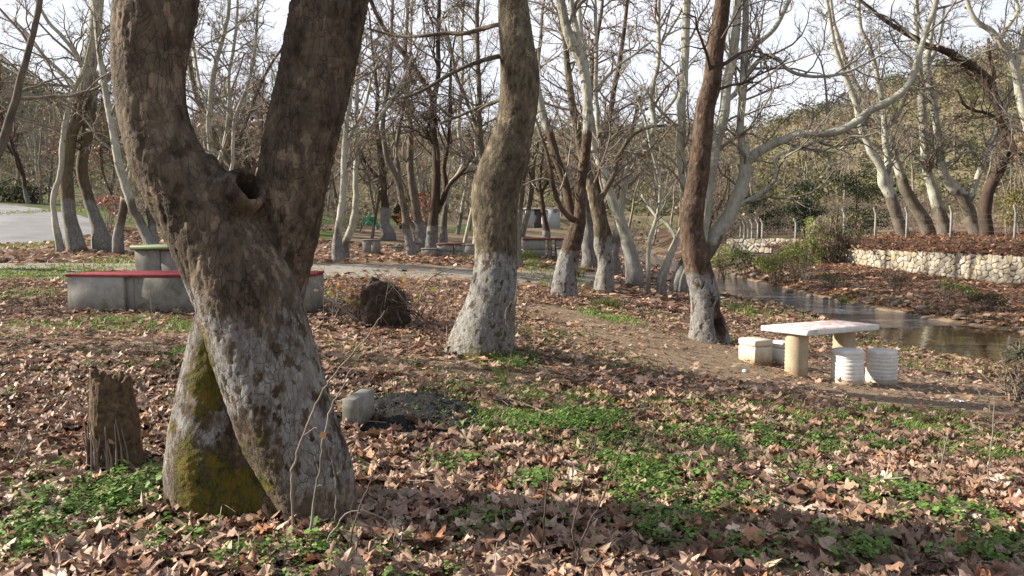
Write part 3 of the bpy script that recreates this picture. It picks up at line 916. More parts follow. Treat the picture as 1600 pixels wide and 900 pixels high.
# ------------------------------------------------------------------ the big forked plane in front
def big_tree():
    Y = 4.35
    base = px(410, 815, Y); bx, by = base[0], base[1]; bz = h1(bx, by)
    O = np.array((bx, by, bz))
    root = thing('plane_tree', 'massive plane tree forking into two thick trunks, with mossy base and knot hole', 'tree', O)
    def st(pts, **k):
        P, Rd = stem_px(pts, Y, **k); return P - O, Rd
    tops = dict(left=[(375, 455, 146), (343, 385, 140), (308, 320, 124), (276, 262, 110), (252, 200, 102), (237, 140, 106), (231, 85, 114), (231, 30, 121), (233, -30, 122)],
                right=[(410, 520, 96, .22), (424, 450, 106, .22), (436, 395, 110, .22), (449, 345, 112, .21), (462, 290, 112, .20), (478, 220, 116, .18), (491, 150, 119, .16), (504, 80, 120, .14), (518, 0, 113, .12), (526, -40, 112, .12)])
    main = [(497, 880, 124), (496, 800, 120), (484, 735, 132), (462, 670, 142), (438, 610, 148), (412, 550, 150), (393, 500, 150), (376, 455, 152), (358, 415, 148), (334, 365, 136), (306, 310, 122), (280, 258, 100)]
    stub = [(350, 880, 185, .16), (352, 790, 172, .16), (346, 715, 158, .18), (342, 650, 132, .19), (338, 590, 108, .20), (338, 530, 84, .20), (352, 470, 80, .16)]
    web = [(455, 880, 150, .14), (440, 800, 138, .14), (415, 730, 118, .16), (388, 670, 92, .18), (372, 620, 60, .2)]
    g = Geo()
    L_ = st(tops['left'], ext=4.5, seed=3, end=.45); R_ = st(tops['right'], ext=4.5, seed=4, end=.45)
    for P, Rd, k in ((*st(main), 40), (*L_, 40), (*R_, 40), (*st(stub), 40), (*st(web), 32)):
        def fl(Pp, N):
            h = Pp[:, 2][:, None]
            return 1 + .16 * np.exp(-np.clip(h, 0, 9) / .22) * (.4 + 1.1 * vnoise((N * 1.9).reshape(-1, 3), 1, 5, 2).reshape(N.shape[:2]))
        tube(g, P, Rd, k, .045, 2.6, 9, None, fl)
    # collar of the lost branch
    a = [(345, 325, 88, -.02), (362, 312, 82, -.06), (378, 300, 74, -.10), (389, 290, 66, -.125)]
    P, Rd = st(a); tube(g, P, Rd, 24, .03, 8, 2)
    for du, dv, w in ((-18, 8, 24), (-8, 18, 26), (6, 22, 26), (16, 8, 20), (4, -14, 20), (-14, -10, 22)):
        pass
    me = g.mesh('tmp')
    o = bpy.data.objects.new('tmp', me); COL.objects.link(o)
    m = o.modifiers.new('r', 'REMESH'); m.mode = 'VOXEL'; m.voxel_size = .0115
    sm = o.modifiers.new('s', 'SMOOTH'); sm.iterations = 4; sm.factor = .5
    dg = bpy.context.evaluated_depsgraph_get(); dg.update()
    me2 = bpy.data.meshes.new_from_object(o.evaluated_get(dg))
    bpy.data.objects.remove(o)
    nv = len(me2.vertices)
    V = np.empty(nv * 3, np.float32); me2.vertices.foreach_get('co', V); V = V.reshape(-1, 3).astype(float)
    N = np.empty(nv * 3, np.float32); me2.vertices.foreach_get('normal', N); N = N.reshape(-1, 3).astype(float)
    pl = len(me2.polygons)
    lt = np.empty(pl, np.int32); me2.polygons.foreach_get('loop_total', lt)
    # knot hole pressed into the collar
    hc = px(393, 285, Y - .155) - O
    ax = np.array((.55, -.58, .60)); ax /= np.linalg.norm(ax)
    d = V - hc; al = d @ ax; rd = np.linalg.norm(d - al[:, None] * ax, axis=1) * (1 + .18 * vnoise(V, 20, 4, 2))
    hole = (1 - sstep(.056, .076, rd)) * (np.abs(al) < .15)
    V = V - ax * (hole * .22)[:, None]
    # bark relief: plates of two sizes, furrows and swellings
    rel, c1 = bark_plates(V, .030, 21); rel2, c2 = bark_plates(V, .075, 25)
    upper = sstep(1.0, 1.5, V[:, 2] + .2 * vnoise(V, 2.5, 29, 2))
    knot = 1 - .75 * np.exp(-(((V - hc) ** 2).sum(1)) / .17 ** 2)
    left_smooth = .55 + .45 * sstep(-.25, .25, V[:, 0] + .4 * vnoise(V, 1.5, 37, 2))
    disp = knot * (.006 * vnoise(V * np.array((1, 1, .35)), 4, 23, 2) + left_smooth * ((.0040 + .0022 * upper) * rel + (.0016 + .0020 * upper) * rel2) + .0022 * vnoise(V, 60, 39, 2))
    furrow = np.abs(vnoise(V * np.array((1, 1, .28)), 9, 27, 3)); disp -= .006 * upper * knot * (1 - sstep(0, .16, furrow))
    V = V + N * (disp * (1 - hole))[:, None]
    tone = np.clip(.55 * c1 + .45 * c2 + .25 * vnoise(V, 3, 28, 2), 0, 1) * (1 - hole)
    nz = vnoise(V, 4, 31, 3)
    paint = (1 - sstep(1.02, 1.34, V[:, 2] + .26 * nz)) * (.86 + .3 * vnoise(V, 2.4, 33, 2)) * (.55 + .45 * sstep(.02, .25, V[:, 2] + .1 * nz))
    moss = np.zeros(nv)
    for u, v, r, k in ((322, 560, 26, 1.1), (318, 600, 30, 1.2), (322, 635, 24, .9), (330, 520, 18, .8), (305, 730, 30, 1.1), (320, 770, 34, 1.1), (300, 690, 16, .8), (345, 720, 24, .9), (390, 740, 34, .8),
                       (410, 780, 44, .85), (380, 800, 40, .8), (268, 670, 8, .9), (428, 670, 18, .75), (450, 700, 16, .7), (370, 755, 42, .95), (352, 800, 34, .85), (425, 745, 26, .8), (395, 700, 22, .7), (440, 790, 30, .6), (225, 275, 18, .55), (245, 320, 24, .5), (290, 345, 26, .4), (295, 800, 26, .8)):
        c = px(u, v, Y) - O; rr_ = r * Y / FPX
        moss = np.maximum(moss, k * np.exp(-.75 * (((V[:, 0] - c[0]) / rr_) ** 2 + ((V[:, 2] - c[2]) / (rr_ * 1.2)) ** 2)))
    moss = moss * (.8 + .4 * vnoise(V, 12, 35, 3))
    bare = 1 - sstep(.06, .16, np.abs(V[:, 0] - (px(400, 720, Y) - O)[0]) + .1 * nz) * 1.0
    paint = paint * (1 - .9 * sstep(.0, .5, bare) * (1 - sstep(.5, .7, V[:, 2])) * (V[:, 1] > -.35))
    paint *= 1 - np.clip(moss * 1.2, 0, 1)
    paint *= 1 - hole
    paint *= np.where(c1 < .15, .25, 1) * np.where(c2 < .09, .5, 1) * (.84 + .34 * vnoise(V, 7, 38, 3)) * (.7 + .3 * sstep(.0, .35, V[:, 2]))
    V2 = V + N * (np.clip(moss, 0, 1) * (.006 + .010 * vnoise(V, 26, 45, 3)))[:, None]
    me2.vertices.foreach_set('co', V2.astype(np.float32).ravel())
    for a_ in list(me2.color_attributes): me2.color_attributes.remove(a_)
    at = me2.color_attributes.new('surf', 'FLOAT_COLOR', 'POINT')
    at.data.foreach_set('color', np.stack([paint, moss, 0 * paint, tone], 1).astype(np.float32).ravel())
    me2.polygons.foreach_set('use_smooth', np.ones(pl, bool))
    me2.materials.clear(); me2.materials.append(M['bark_near'])
    me2.name = 'trunk'; me2.update()
    to = bpy.data.objects.new('trunk', me2); COL.objects.link(to); to.parent = root
    tg = Geo(); r = np.random.default_rng(3)
    hi = [resample(P, Rd, 40)[:2] for P, Rd in (L_, R_)]
    twigs(tg, hi, 3.6, (2.2, 6, 5), (2.6, 1.1, .5), .006, r=r)
    tg.build('twigs', M['twig_brown'], root, kind='stuff')
    return root
big_tree()

# ------------------------------------------------------------------ the planes one can tell apart
# the second tree, in the middle
make_tree('stout curved plane tree alone in the clearing, with peeling whitewash on its flared base',
  [([(752, 556, 98), (758, 520, 92), (764, 480, 80), (770, 440, 71), (773, 400, 66), (772, 365, 68), (773, 330, 72), (778, 295, 73), (787, 260, 69), (798, 225, 63), (806, 190, 61), (811, 150, 59), (812, 115, 58), (810, 85, 54), (806, 50, 49), (800, 10, 45), (796, -25, 42)], dict(ext=5)),
   ([(800, 96, 22), (785, 88, 9), (760, 93, 7, -.2), (735, 102, 6.5, -.3), (705, 116, 6, -.3), (672, 135, 5, -.4), (640, 150, 4, -.4), (608, 154, 3, -.5)], {}),
   ([(795, 48, 18), (780, 39, 7), (755, 45, 7, .2), (728, 52, 6.5, .2), (700, 53, 6, .3), (662, 57, 5, .3), (625, 56, 4.5, .4), (598, 49, 3.5, .4), (572, 42, 3, .4)], {}),
   ([(800, 160, 20), (785, 155, 7), (765, 163, 6, .3), (740, 172, 5, .4), (712, 184, 4.5, .5), (688, 193, 3.5, .5)], {})],
  9.8, 'bark_olive', 1.25, None, .30, 'twig_grey', (1.5, 5, 5), (1.4, .7, .35), .0035, 2.7, 110, seed=12, flare=.5, lump=.09, lfreq=3.2, plates=(.032, .006), ring=.02)
# brown leaning tree with the hollow foot beside the table
def hollow_tree():
    r = make_tree('reddish brown leaning plane by the white table, dark hollow in its whitewashed foot',
      [([(1110, 532, 62), (1106, 505, 54), (1099, 475, 48), (1094, 440, 43), (1089, 410, 41), (1083, 375, 38), (1080, 340, 35), (1083, 305, 34), (1090, 270, 33), (1096, 235, 32), (1101, 195, 31), (1106, 155, 30), (1111, 115, 28), (1117, 70, 26), (1123, 30, 24), (1128, -15, 22)], dict(ext=5))],
      13.6, 'bark_red', 1.15, None, .12, 'twig_dark', (1.8, 6, 5), (1.8, .8, .4), .0045, 3.2, 72, seed=21, flare=.4, lump=.10, lfreq=4, plates=(.036, .007), ring=.025)
    t = [c for c in r.children if c.name.startswith('trunk')][0]
    me = t.data; nv = len(me.vertices)
    V = np.empty(nv * 3, np.float32); me.vertices.foreach_get('co', V); V = V.reshape(-1, 3)
    O = np.array(r.location)
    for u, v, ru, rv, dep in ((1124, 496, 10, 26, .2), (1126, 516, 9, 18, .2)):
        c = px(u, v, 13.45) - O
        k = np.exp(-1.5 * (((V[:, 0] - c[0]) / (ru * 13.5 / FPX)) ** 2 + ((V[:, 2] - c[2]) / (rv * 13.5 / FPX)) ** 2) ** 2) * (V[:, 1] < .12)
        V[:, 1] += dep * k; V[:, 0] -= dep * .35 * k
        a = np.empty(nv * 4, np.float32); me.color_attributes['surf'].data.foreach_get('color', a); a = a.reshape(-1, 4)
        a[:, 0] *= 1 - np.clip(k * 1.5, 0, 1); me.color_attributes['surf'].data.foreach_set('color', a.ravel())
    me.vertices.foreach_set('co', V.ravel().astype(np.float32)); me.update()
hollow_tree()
# white-stemmed clump behind it, with the great limb sweeping over the stream
make_tree('white multi-stemmed plane on the bank, one long limb arching over the water',
  [([(1078, 440, 34), (1088, 408, 28), (1096, 375, 23), (1101, 340, 20), (1105, 300, 19), (1112, 260, 18), (1120, 220, 17), (1128, 185, 16), (1134, 150, 15), (1140, 118, 15), (1145, 85, 14), (1150, 45, 13), (1153, -10, 12)], dict(ext=4)),
   ([(1090, 415, 26, .2), (1112, 375, 25, .2), (1130, 350, 23, .2), (1145, 322, 21, .2), (1156, 295, 20, .2), (1164, 268, 19, .2), (1166, 244, 18, .2), (1160, 222, 13, .2), (1157, 195, 12, .2), (1160, 160, 12, .2), (1162, 120, 11, .2), (1164, 80, 11, .2), (1165, 40, 10, .2), (1166, -10, 9, .2)], dict(ext=3)),
   ([(1163, 258, 15, .2), (1180, 241, 14, .1), (1200, 229, 13, 0), (1222, 219, 13, -.2), (1245, 211, 13, -.3), (1270, 209, 13, -.4), (1295, 208, 13, -.5), (1318, 201, 12.5, -.6), (1340, 188, 12.5, -.6), (1360, 173, 12, -.7), (1382, 163, 12, -.8), (1402, 150, 11, -.8), (1420, 131, 10, -.9), (1430, 110, 9.5, -.9), (1437, 85, 9, -1), (1447, 55, 8, -1), (1458, 25, 7.5, -1), (1466, -12, 7, -1)], dict(ext=2)),
   ([(1148, 322, 12, .2), (1165, 316, 9, 0), (1185, 305, 8, -.2), (1203, 291, 8, -.3), (1213, 272, 7, -.3), (1211, 254, 6, -.3), (1218, 241, 5.5, -.4), (1235, 235, 5, -.4), (1262, 226, 4, -.5), (1295, 216, 3, -.5)], {}),
   ([(1058, 446, 24, .3), (1067, 420, 20, .3), (1076, 395, 16, .5), (1080, 350, 14, .5), (1073, 310, 14, .4), (1067, 270, 14, .3), (1064, 230, 14, .3), (1064, 190, 14, .3), (1066, 150, 14, .3), (1069, 100, 13, .3), (1073, 50, 12.5, .3), (1076, -10, 12, .3)], dict(root=True, ext=3)),
   ([(1146, 92, 9), (1165, 80, 8, .2), (1185, 66, 8, .3), (1205, 50, 7.5, .4), (1222, 25, 7, .5), (1238, -8, 6, .5)], {}),
   ([(1132, 160, 9), (1150, 145, 7, .2), (1168, 118, 7, .3), (1182, 98, 7, .3), (1200, 89, 7, .3), (1214, 92, 6, .3), (1224, 104, 5.5, .3), (1245, 116, 5.5, .3), (1275, 120, 5, .3), (1310, 117, 4.5, .3), (1345, 103, 4, .4), (1390, 78, 3, .4)], {})],
  24.0, 'bark_grey', .9, 1.5, .2, 'twig_grey', (1.9, 6, 5), (2.6, 1.1, .5), .007, 2.3, 18, dry=60, seed=33, flare=.3, lump=.06)
# the tree left of it, brown below and white above
make_tree('plane with brown lower trunk and white upper stems, knobbly whitewashed foot on the leaf bank',
  [([(880, 466, 44), (884, 440, 36), (890, 412, 33), (897, 385, 29), (902, 358, 25), (904, 330, 18), (906, 300, 17), (909, 270, 16), (914, 240, 16), (918, 205, 15.5), (919, 170, 15.5), (917, 135, 15), (912, 105, 16), (903, 82, 18), (892, 60, 17), (884, 36, 15), (878, 10, 14), (873, -20, 13)], dict(ext=4)),
   ([(904, 86, 12), (903, 66, 11, .1), (899, 40, 10, .2), (894, 15, 9, .2), (888, -15, 8, .2)], dict(ext=3)),
   ([(902, 356, 18), (896, 340, 13, .2), (890, 318, 13, .2), (884, 292, 13, .3), (876, 265, 13, .3), (868, 240, 13, .3), (860, 215, 13, .3), (851, 188, 13, .4), (844, 160, 12, .4), (839, 130, 11, .4), (835, 100, 10, .4), (828, 60, 9, .4)], dict(ext=2)),
   ([(899, 345, 10), (888, 338, 8, -.2), (874, 322, 8, -.3), (866, 300, 8, -.3), (862, 275, 7, -.4), (856, 245, 6, -.4), (843, 205, 5, -.4), (835, 180, 4, -.4)], {})],
  18.6, 'bark_red', 1.15, 3.8, .15, 'twig_grey', (2.0, 6, 5), (2.0, .9, .45), .005, 2.2, 48, dry=40, seed=41, flare=.5, lump=.12, plates=(.05, .011), ring=.035)
make_tree('straight brown plane trunk between the knobbly tree and the white leaning tree',
  [([(944, 447, 30), (944, 410, 25), (940, 375, 22), (934, 340, 20), (927, 305, 18), (919, 272, 16), (911, 240, 15), (903, 205, 13), (896, 170, 12), (891, 135, 11), (887, 100, 10), (883, 60, 9.5), (876, 20, 9), (870, -20, 8)], dict(ext=3)),
   ([(930, 322, 12), (945, 300, 9, .2), (958, 275, 8, .3), (966, 245, 7, .3), (985, 215, 6, .3), (1010, 200, 5, .4), (1040, 196, 4, .5)], {})],
  21.5, 'bark_olive', 1.5, None, .2, 'twig_brown', (2.0, 6, 5), (2.0, .9, .45), .006, 2.2, 40, dry=60, seed=42, plates=(.05, .010), ring=.04)
make_tree('slim white plane leaning left from a whitewashed foot, splitting into two upper stems',
  [([(991, 422, 26), (986, 398, 21), (978, 368, 19), (968, 340, 17), (957, 312, 16), (948, 288, 15), (939, 262, 14), (931, 235, 13.5), (925, 205, 12.5), (921, 175, 12), (918, 140, 10), (914, 100, 9), (908, 50, 8), (903, -15, 7)], dict(ext=3)),
   ([(949, 292, 10), (946, 265, 9, .3), (940, 235, 8.5, .3), (935, 200, 8, .3), (932, 165, 7.5, .4), (931, 130, 7, .4), (932, 90, 6.5, .4), (931, 40, 6, .4), (929, -15, 5, .4)], dict(ext=2)),
   ([(932, 140, 6, .4), (950, 118, 5, .5), (970, 100, 4.5, .6), (995, 82, 4, .6), (1020, 62, 3, .6)], {})],
  24.5, 'bark_grey', 1.4, .5, .1, 'twig_brown', (2.2, 6, 5), (2.2, 1.0, .5), .007, 2.2, 14, dry=90, seed=43)
make_tree('wavy thin pale stem rising above the white leaning plane, forking high up',
  [([(958, 402, 16), (966, 360, 12), (972, 310, 11), (981, 270, 11), (996, 240, 10), (1012, 218, 9.5), (1021, 200, 9), (1021, 180, 8.5), (1018, 158, 8), (1021, 130, 7.5), (1027, 105, 7), (1030, 75, 7), (1029, 45, 6), (1030, -10, 5)], dict(ext=2)),
   ([(1021, 190, 6), (1035, 178, 5, .2), (1048, 163, 5, .3), (1057, 148, 4.5, .3), (1062, 125, 4, .3)], {}),
   ([(1031, 70, 5), (1045, 50, 4.5, .2), (1060, 25, 4, .3), (1070, 5, 3, .3)], {})],
  27.0, 'bark_grey', 1.2, 1.2, 0, 'twig_brown', (2.4, 6, 5), (2.4, 1.0, .5), .008, 2.2, 12, dry=120, seed=44)
make_tree('brown plane trunk leaning left just behind the white leaning plane',
  [([(960, 408, 18), (950, 372, 15), (942, 340, 13), (936, 305, 12), (934, 270, 11), (940, 230, 10), (950, 190, 9), (958, 150, 8), (968, 100, 7), (975, 50, 6), (982, -10, 5)], dict(ext=2)),
   ([(936, 300, 9), (958, 270, 8, .3), (976, 235, 7, .4), (990, 195, 6, .5), (1000, 150, 5, .5)], {})],
  29.0, 'bark_red', 1.3, None, 0, 'twig_brown', (2.4, 6, 6), (2.6, 1.1, .55), .009, 2.2, 12, dry=160, seed=45)
make_tree('slender pale sapling with a crooked stem between the white leaning plane and the bank clump',
  [([(1013, 424, 8), (1013, 398, 7), (1016, 372, 6.5), (1025, 345, 6), (1031, 318, 5.5), (1031, 285, 5), (1024, 255, 4.5), (1016, 225, 4), (1010, 195, 4), (1000, 165, 3.5), (985, 138, 3)], dict(ext=1.5))],
  22.5, 'bark_grey', .8, .2, 0, 'twig_grey', (2.2, 5, 4), (1.5, .7, .35), .006, 1.2, 8, seed=46, lump=.05)
make_tree('short pale stem leaning right at the foot of the bank clump',
  [([(1034, 432, 15), (1044, 408, 12), (1056, 380, 11), (1066, 355, 10), (1074, 325, 9), (1083, 290, 8), (1094, 250, 7), (1100, 205, 5), (1104, 160, 4)], dict(ext=1.5)),
   ([(1058, 375, 7), (1045, 352, 6, .2), (1028, 340, 5.5, .3), (1016, 325, 5, .4), (1003, 305, 4, .5)], {})],
  22.5, 'bark_grey', .9, .6, 0, 'twig_grey', (2.2, 5, 4), (1.5, .7, .35), .006, 1.2, 10, seed=47)
# left side
make_tree('twin-trunked plane on the verge of the road with greyish whitewashed feet',
  [([(121, 392, 27), (116, 368, 24), (110, 342, 21), (106, 315, 20), (104, 285, 19), (106, 255, 18), (112, 222, 18), (120, 190, 20), (127, 158, 20), (134, 125, 21), (141, 95, 22), (147, 62, 21), (151, 30, 19), (155, -15, 18)], dict(ext=4)),
   ([(163, 388, 33, .5), (156, 365, 25, .5), (147, 340, 19, .5), (138, 314, 17, .5), (131, 285, 16, .5), (129, 255, 16, .4), (133, 222, 16, .3), (138, 188, 17, .2), (141, 150, 16, .2), (146, 112, 15, .1)], dict(root=True)),
   ([(128, 150, 10), (112, 130, 7, .3), (90, 108, 6, .5), (68, 85, 5, .6), (45, 55, 4.5, .8), (20, 30, 4, .9)], {}),
   ([(135, 120, 9), (118, 85, 6, -.3), (95, 55, 5.5, -.5), (72, 30, 5, -.6), (52, -10, 4, -.7)], {}),
   ([(140, 200, 8), (160, 212, 6, -.3), (182, 222, 5, -.6), (205, 225, 4, -.9)], {})],
  26, 'bark_olive', 1.75, 4.6, .45, 'twig_brown', (2.2, 6, 5), (3.0, 1.2, .55), .007, 2.4, 18, dry=30, seed=51, flare=.3)
make_tree('thin crooked pale stem standing close against the twin-trunked plane',
  [([(94, 388, 12), (89, 362, 10), (84, 335, 8), (84, 308, 8), (92, 280, 8), (97, 250, 8), (98, 222, 8), (102, 190, 8), (108, 160, 7), (118, 135, 7), (130, 110, 6), (138, 85, 5)], dict(ext=1))],
  25.2, 'bark_grey', .6, .3, 0, 'twig_grey', (1.2, 4, 4), (1.2, .6, .3), .006, 2.4, 10, seed=52, lump=.05)
make_tree('purplish grey slender tree leaning right over the road',
  [([(-42, 420, 26), (-32, 350, 20), (-18, 290, 16), (-6, 250, 14), (5, 218, 13), (16, 185, 12), (26, 152, 11), (34, 122, 10), (42, 88, 9.5), (50, 55, 9), (57, 25, 8.5), (64, -10, 8)], dict(ext=4)),
   ([(34, 122, 6), (18, 100, 4, .3), (0, 85, 4, .5), (-25, 70, 3, .5)], {})],
  19, 'bark_grey', 1.2, None, 0, 'twig_brown', (1.8, 6, 5), (2.2, 1.0, .5), .0055, 2.6, 12, seed=53)
make_tree('V-shaped pale plane with white sunlit stems beyond the green table',
  [([(236, 384, 17), (226, 364, 14), (216, 344, 13), (206, 322, 12), (199, 302, 13), (191, 276, 13), (185, 250, 12), (180, 222, 11.5), (175, 195, 11), (169, 165, 10), (163, 130, 9), (158, 100, 8.5), (153, 60, 8), (147, 10, 7)], dict(ext=3)),
   ([(184, 378, 14, .2), (187, 356, 13, .2), (191, 334, 13, .2), (196, 312, 13, .1)], dict(root=True)),
   ([(198, 304, 8), (195, 282, 6, .2), (200, 262, 5, .3), (206, 235, 5, .4), (212, 200, 4, .5)], {}),
   ([(238, 380, 14, .2), (237, 350, 12, .2), (232, 320, 11, .2), (228, 290, 10, .2), (224, 240, 8, .3), (218, 180, 7, .3)], dict(root=True, ext=3))],
  24.5, 'bark_grey', 1.0, 1.8, .2, 'twig_grey', (2.0, 6, 5), (2.2, 1.0, .5), .007, 2.4, 12, dry=30, seed=54)
# middle distance
make_tree('slim tree with several thin stems seen through the fork of the big tree',
  [([(346, 392, 14), (342, 330, 11), (332, 265, 9), (326, 200, 8.5), (330, 140, 8), (336, 100, 7.5), (348, 62, 6.5), (356, 25, 6), (360, -12, 5)], dict(ext=2)),
   ([(334, 280, 7), (350, 225, 6.5, .3), (358, 170, 6, .4), (357, 120, 5.5, .4), (366, 70, 5, .5), (371, 20, 4.5, .5), (372, -12, 4, .5)], dict(ext=2)),
   ([(341, 320, 7), (362, 262, 6, -.3), (366, 190, 5.5, -.4), (384, 140, 5, -.5), (396, 95, 4.5, -.5), (402, 40, 4, -.6), (404, -12, 3.5, -.6)], dict(ext=1)),
   ([(327, 180, 5), (314, 140, 4.5, .3), (306, 95, 4.5, .4), (300, 50, 4, .4), (304, 5, 3.5, .4)], dict(ext=1)),
   ([(330, 95, 4), (310, 78, 3.5, -.2), (345, 56, 3.5, -.3), (375, 38, 3, -.4), (398, 18, 2.5, -.5)], {})],
  30, 'bark_grey', 1.2, 2.0, 0, 'twig_grey', (2.6, 7, 6), (2.2, 1.0, .5), .007, 2.4, 10, dry=40, seed=60)
make_tree('white-barked plane stem with a dark whitewashed foot, just past the big forked trunk',
  [([(529, 404, 18), (527, 382, 15), (529, 358, 12), (532, 332, 11), (535, 300, 10.5), (537, 268, 10), (538, 235, 9.5), (541, 200, 8), (546, 160, 7), (552, 110, 6), (556, 60, 5)], dict(ext=3)),
   ([(538, 232, 6), (548, 210, 5.5, .2), (560, 188, 5, .2), (572, 160, 4.5, .3), (580, 125, 4, .3), (592, 95, 3, .4)], {})],
  26, 'bark_grey', .9, .9, 0, 'twig_brown', (2.4, 6, 5), (2.0, .9, .45), .007, 2.0, 12, dry=20, seed=61)
make_tree('curving white plane stem, its foot bent like a knee',
  [([(539, 384, 12), (544, 368, 11), (550, 350, 10.5), (554, 328, 10), (556, 300, 9), (556, 270, 8.5), (556, 235, 8), (556, 200, 7), (557, 160, 6.5), (559, 120, 6), (562, 70, 5.5), (566, 10, 5)], dict(ext=3)),
   ([(557, 225, 7), (572, 208, 6, .3), (588, 192, 5.5, .4), (602, 170, 5, .5), (616, 148, 4.5, .6), (632, 118, 4, .6), (644, 88, 3, .6)], {})],
  28, 'bark_grey', .5, .5, 0, 'twig_brown', (2.2, 6, 5), (2.2, 1.0, .5), .008, 2.0, 12, dry=20, seed=62)
make_tree('dark forked plane rising behind the red-topped table, open Y high against the sky',
  [([(675, 396, 22), (676, 365, 17), (679, 330, 15), (682, 300, 14), (683, 268, 13), (681, 240, 12), (678, 212, 12), (677, 185, 11.5), (677, 158, 11), (668, 138, 9.5), (655, 118, 8.5), (640, 96, 8), (622, 74, 7.5), (608, 55, 7), (592, 30, 6.5), (576, -10, 6)], dict(ext=3)),
   ([(677, 160, 9), (682, 138, 8, .2), (685, 110, 7.5, .3), (685, 75, 7, .3), (685, 40, 6.5, .3), (686, -10, 6, .3)], dict(ext=3)),
   ([(683, 330, 9), (691, 315, 8, .2), (697, 292, 7.5, .3), (694, 262, 7, .3), (698, 240, 6, .3), (702, 205, 5.5, .3), (703, 160, 5, .3), (704, 110, 4, .3)], dict(ext=2)),
   ([(690, 318, 7, .1), (700, 292, 6.5, -.3), (715, 275, 6, -.4), (730, 258, 5.5, -.5), (746, 232, 5, -.5)], {}),
   ([(679, 228, 5), (670, 212, 4.5, -.2), (667, 200, 4.5, -.2), (672, 190, 4, -.3), (664, 176, 3, -.3)], {}),
   ([(677, 172, 5), (655, 160, 4, .2), (642, 158, 3, .2), (610, 148, 2.5, .3)], {})],
  37, 'bark_dark', 1.3, None, 0, 'twig_dark', (2.2, 6, 6), (3.0, 1.3, .6), .009, 3.2, 14, dry=170, seed=63)
make_tree('brown plane with a whitewashed foot leaning left beside the low pale bench slab',
  [([(642, 392, 16), (638, 372, 13), (634, 345, 12), (630, 318, 11), (624, 292, 10.5), (616, 270, 10), (606, 250, 9), (601, 225, 8), (598, 195, 7.5), (602, 165, 7), (606, 130, 6.5), (610, 90, 6), (612, 40, 5), (614, -10, 4)], dict(ext=3)),
   ([(624, 290, 8), (622, 262, 7, .3), (618, 235, 6.5, .4), (624, 200, 6, .4), (632, 160, 5.5, .5), (640, 120, 5, .5), (642, 70, 4, .5)], dict(ext=2))],
  33, 'bark_grey', 1.2, None, 0, 'twig_brown', (2.2, 6, 5), (2.6, 1.1, .55), .008, 3.0, 12, dry=60, seed=64)
make_tree('plane with dark brown trunk and pale whitewashed root leaning onto its neighbour behind the tables',
  [([(664, 388, 24), (657, 362, 15), (651, 332, 13), (646, 300, 12), (641, 270, 11), (640, 240, 10), (641, 205, 9), (638, 170, 8), (634, 130, 7), (633, 85, 6), (636, 40, 5), (638, -10, 4)], dict(ext=3)),
   ([(660, 372, 9), (650, 358, 7, .3), (640, 345, 6, .4), (632, 335, 5, .5)], {})],
  39, 'bark_grey', 1.4, None, 0, 'twig_brown', (2.2, 6, 5), (3.0, 1.2, .6), .009, 3.0, 12, dry=80, seed=65)
make_tree('dark oak-like trunk with a chalky whitewashed base deep in the wood by the green sheet',
  [([(606, 366, 18), (602, 348, 14), (600, 325, 13), (600, 300, 12), (599, 275, 11), (597, 250, 10), (592, 222, 9), (588, 190, 7), (590, 150, 6), (586, 110, 5), (580, 60, 4)], dict(ext=2)),
   ([(598, 290, 7), (588, 275, 6, .3), (576, 262, 5, .4), (566, 245, 4.5, .4), (558, 220, 4, .4)], {})],
  46, 'bark_dark', 1.9, None, 0, 'twig_dark', (2.6, 6, 6), (3.2, 1.3, .6), .011, 2.6, 12, dry=60, seed=66)
make_tree('olive barked tree with a long thin trunk seen just beside the curved mid-clearing plane',
  [([(757, 392, 12), (757, 350, 11), (757, 300, 10.5), (755, 260, 10), (751, 220, 9), (749, 180, 8.5), (748, 140, 8), (747, 100, 7), (746, 60, 6.5), (745, 10, 6)], dict(ext=3)),
   ([(750, 215, 6), (738, 180, 5, .3), (726, 150, 5, .4), (714, 120, 4.5, .5), (706, 80, 4, .5), (696, 40, 3, .5)], {})],
  34, 'bark_olive', 1.2, None, 0, 'twig_brown', (2.2, 6, 5), (2.6, 1.1, .55), .008, 3.0, 12, dry=60, seed=67)
make_tree('pale crooked tree with a low fork behind the red-topped tables',
  [([(693, 392, 13), (694, 350, 10), (698, 318, 9), (704, 290, 8.5), (714, 275, 8), (725, 250, 7.5), (718, 210, 6.5), (717, 180, 6), (720, 150, 6), (723, 110, 5), (722, 60, 4.5), (724, 10, 4)], dict(ext=2)),
   ([(715, 274, 7), (732, 262, 6, .3), (745, 245, 5.5, .4), (752, 232, 5, .4)], {})],
  41, 'bark_grey', 1.2, 2.0, 0, 'twig_grey', (2.4, 6, 5), (2.8, 1.2, .6), .009, 2.4, 10, dry=90, seed=68)
make_tree('pale slim stem leaning right at the edge of the mid-clearing plane',
  [([(741, 384, 7), (745, 355, 6.5), (752, 325, 6), (756, 295, 5.5), (748, 262, 5), (744, 230, 4.5), (742, 190, 4)], dict(ext=2)),
   ([(725, 384, 6, .3), (732, 350, 5, .3), (740, 318, 4.5, .3), (744, 290, 4, .3)], dict(root=True))],
  36, 'bark_grey', .6, .2, 0, 'twig_grey', (2.4, 5, 5), (2.2, 1.0, .5), .008, 1.5, 8, dry=20, seed=69, lump=.04)
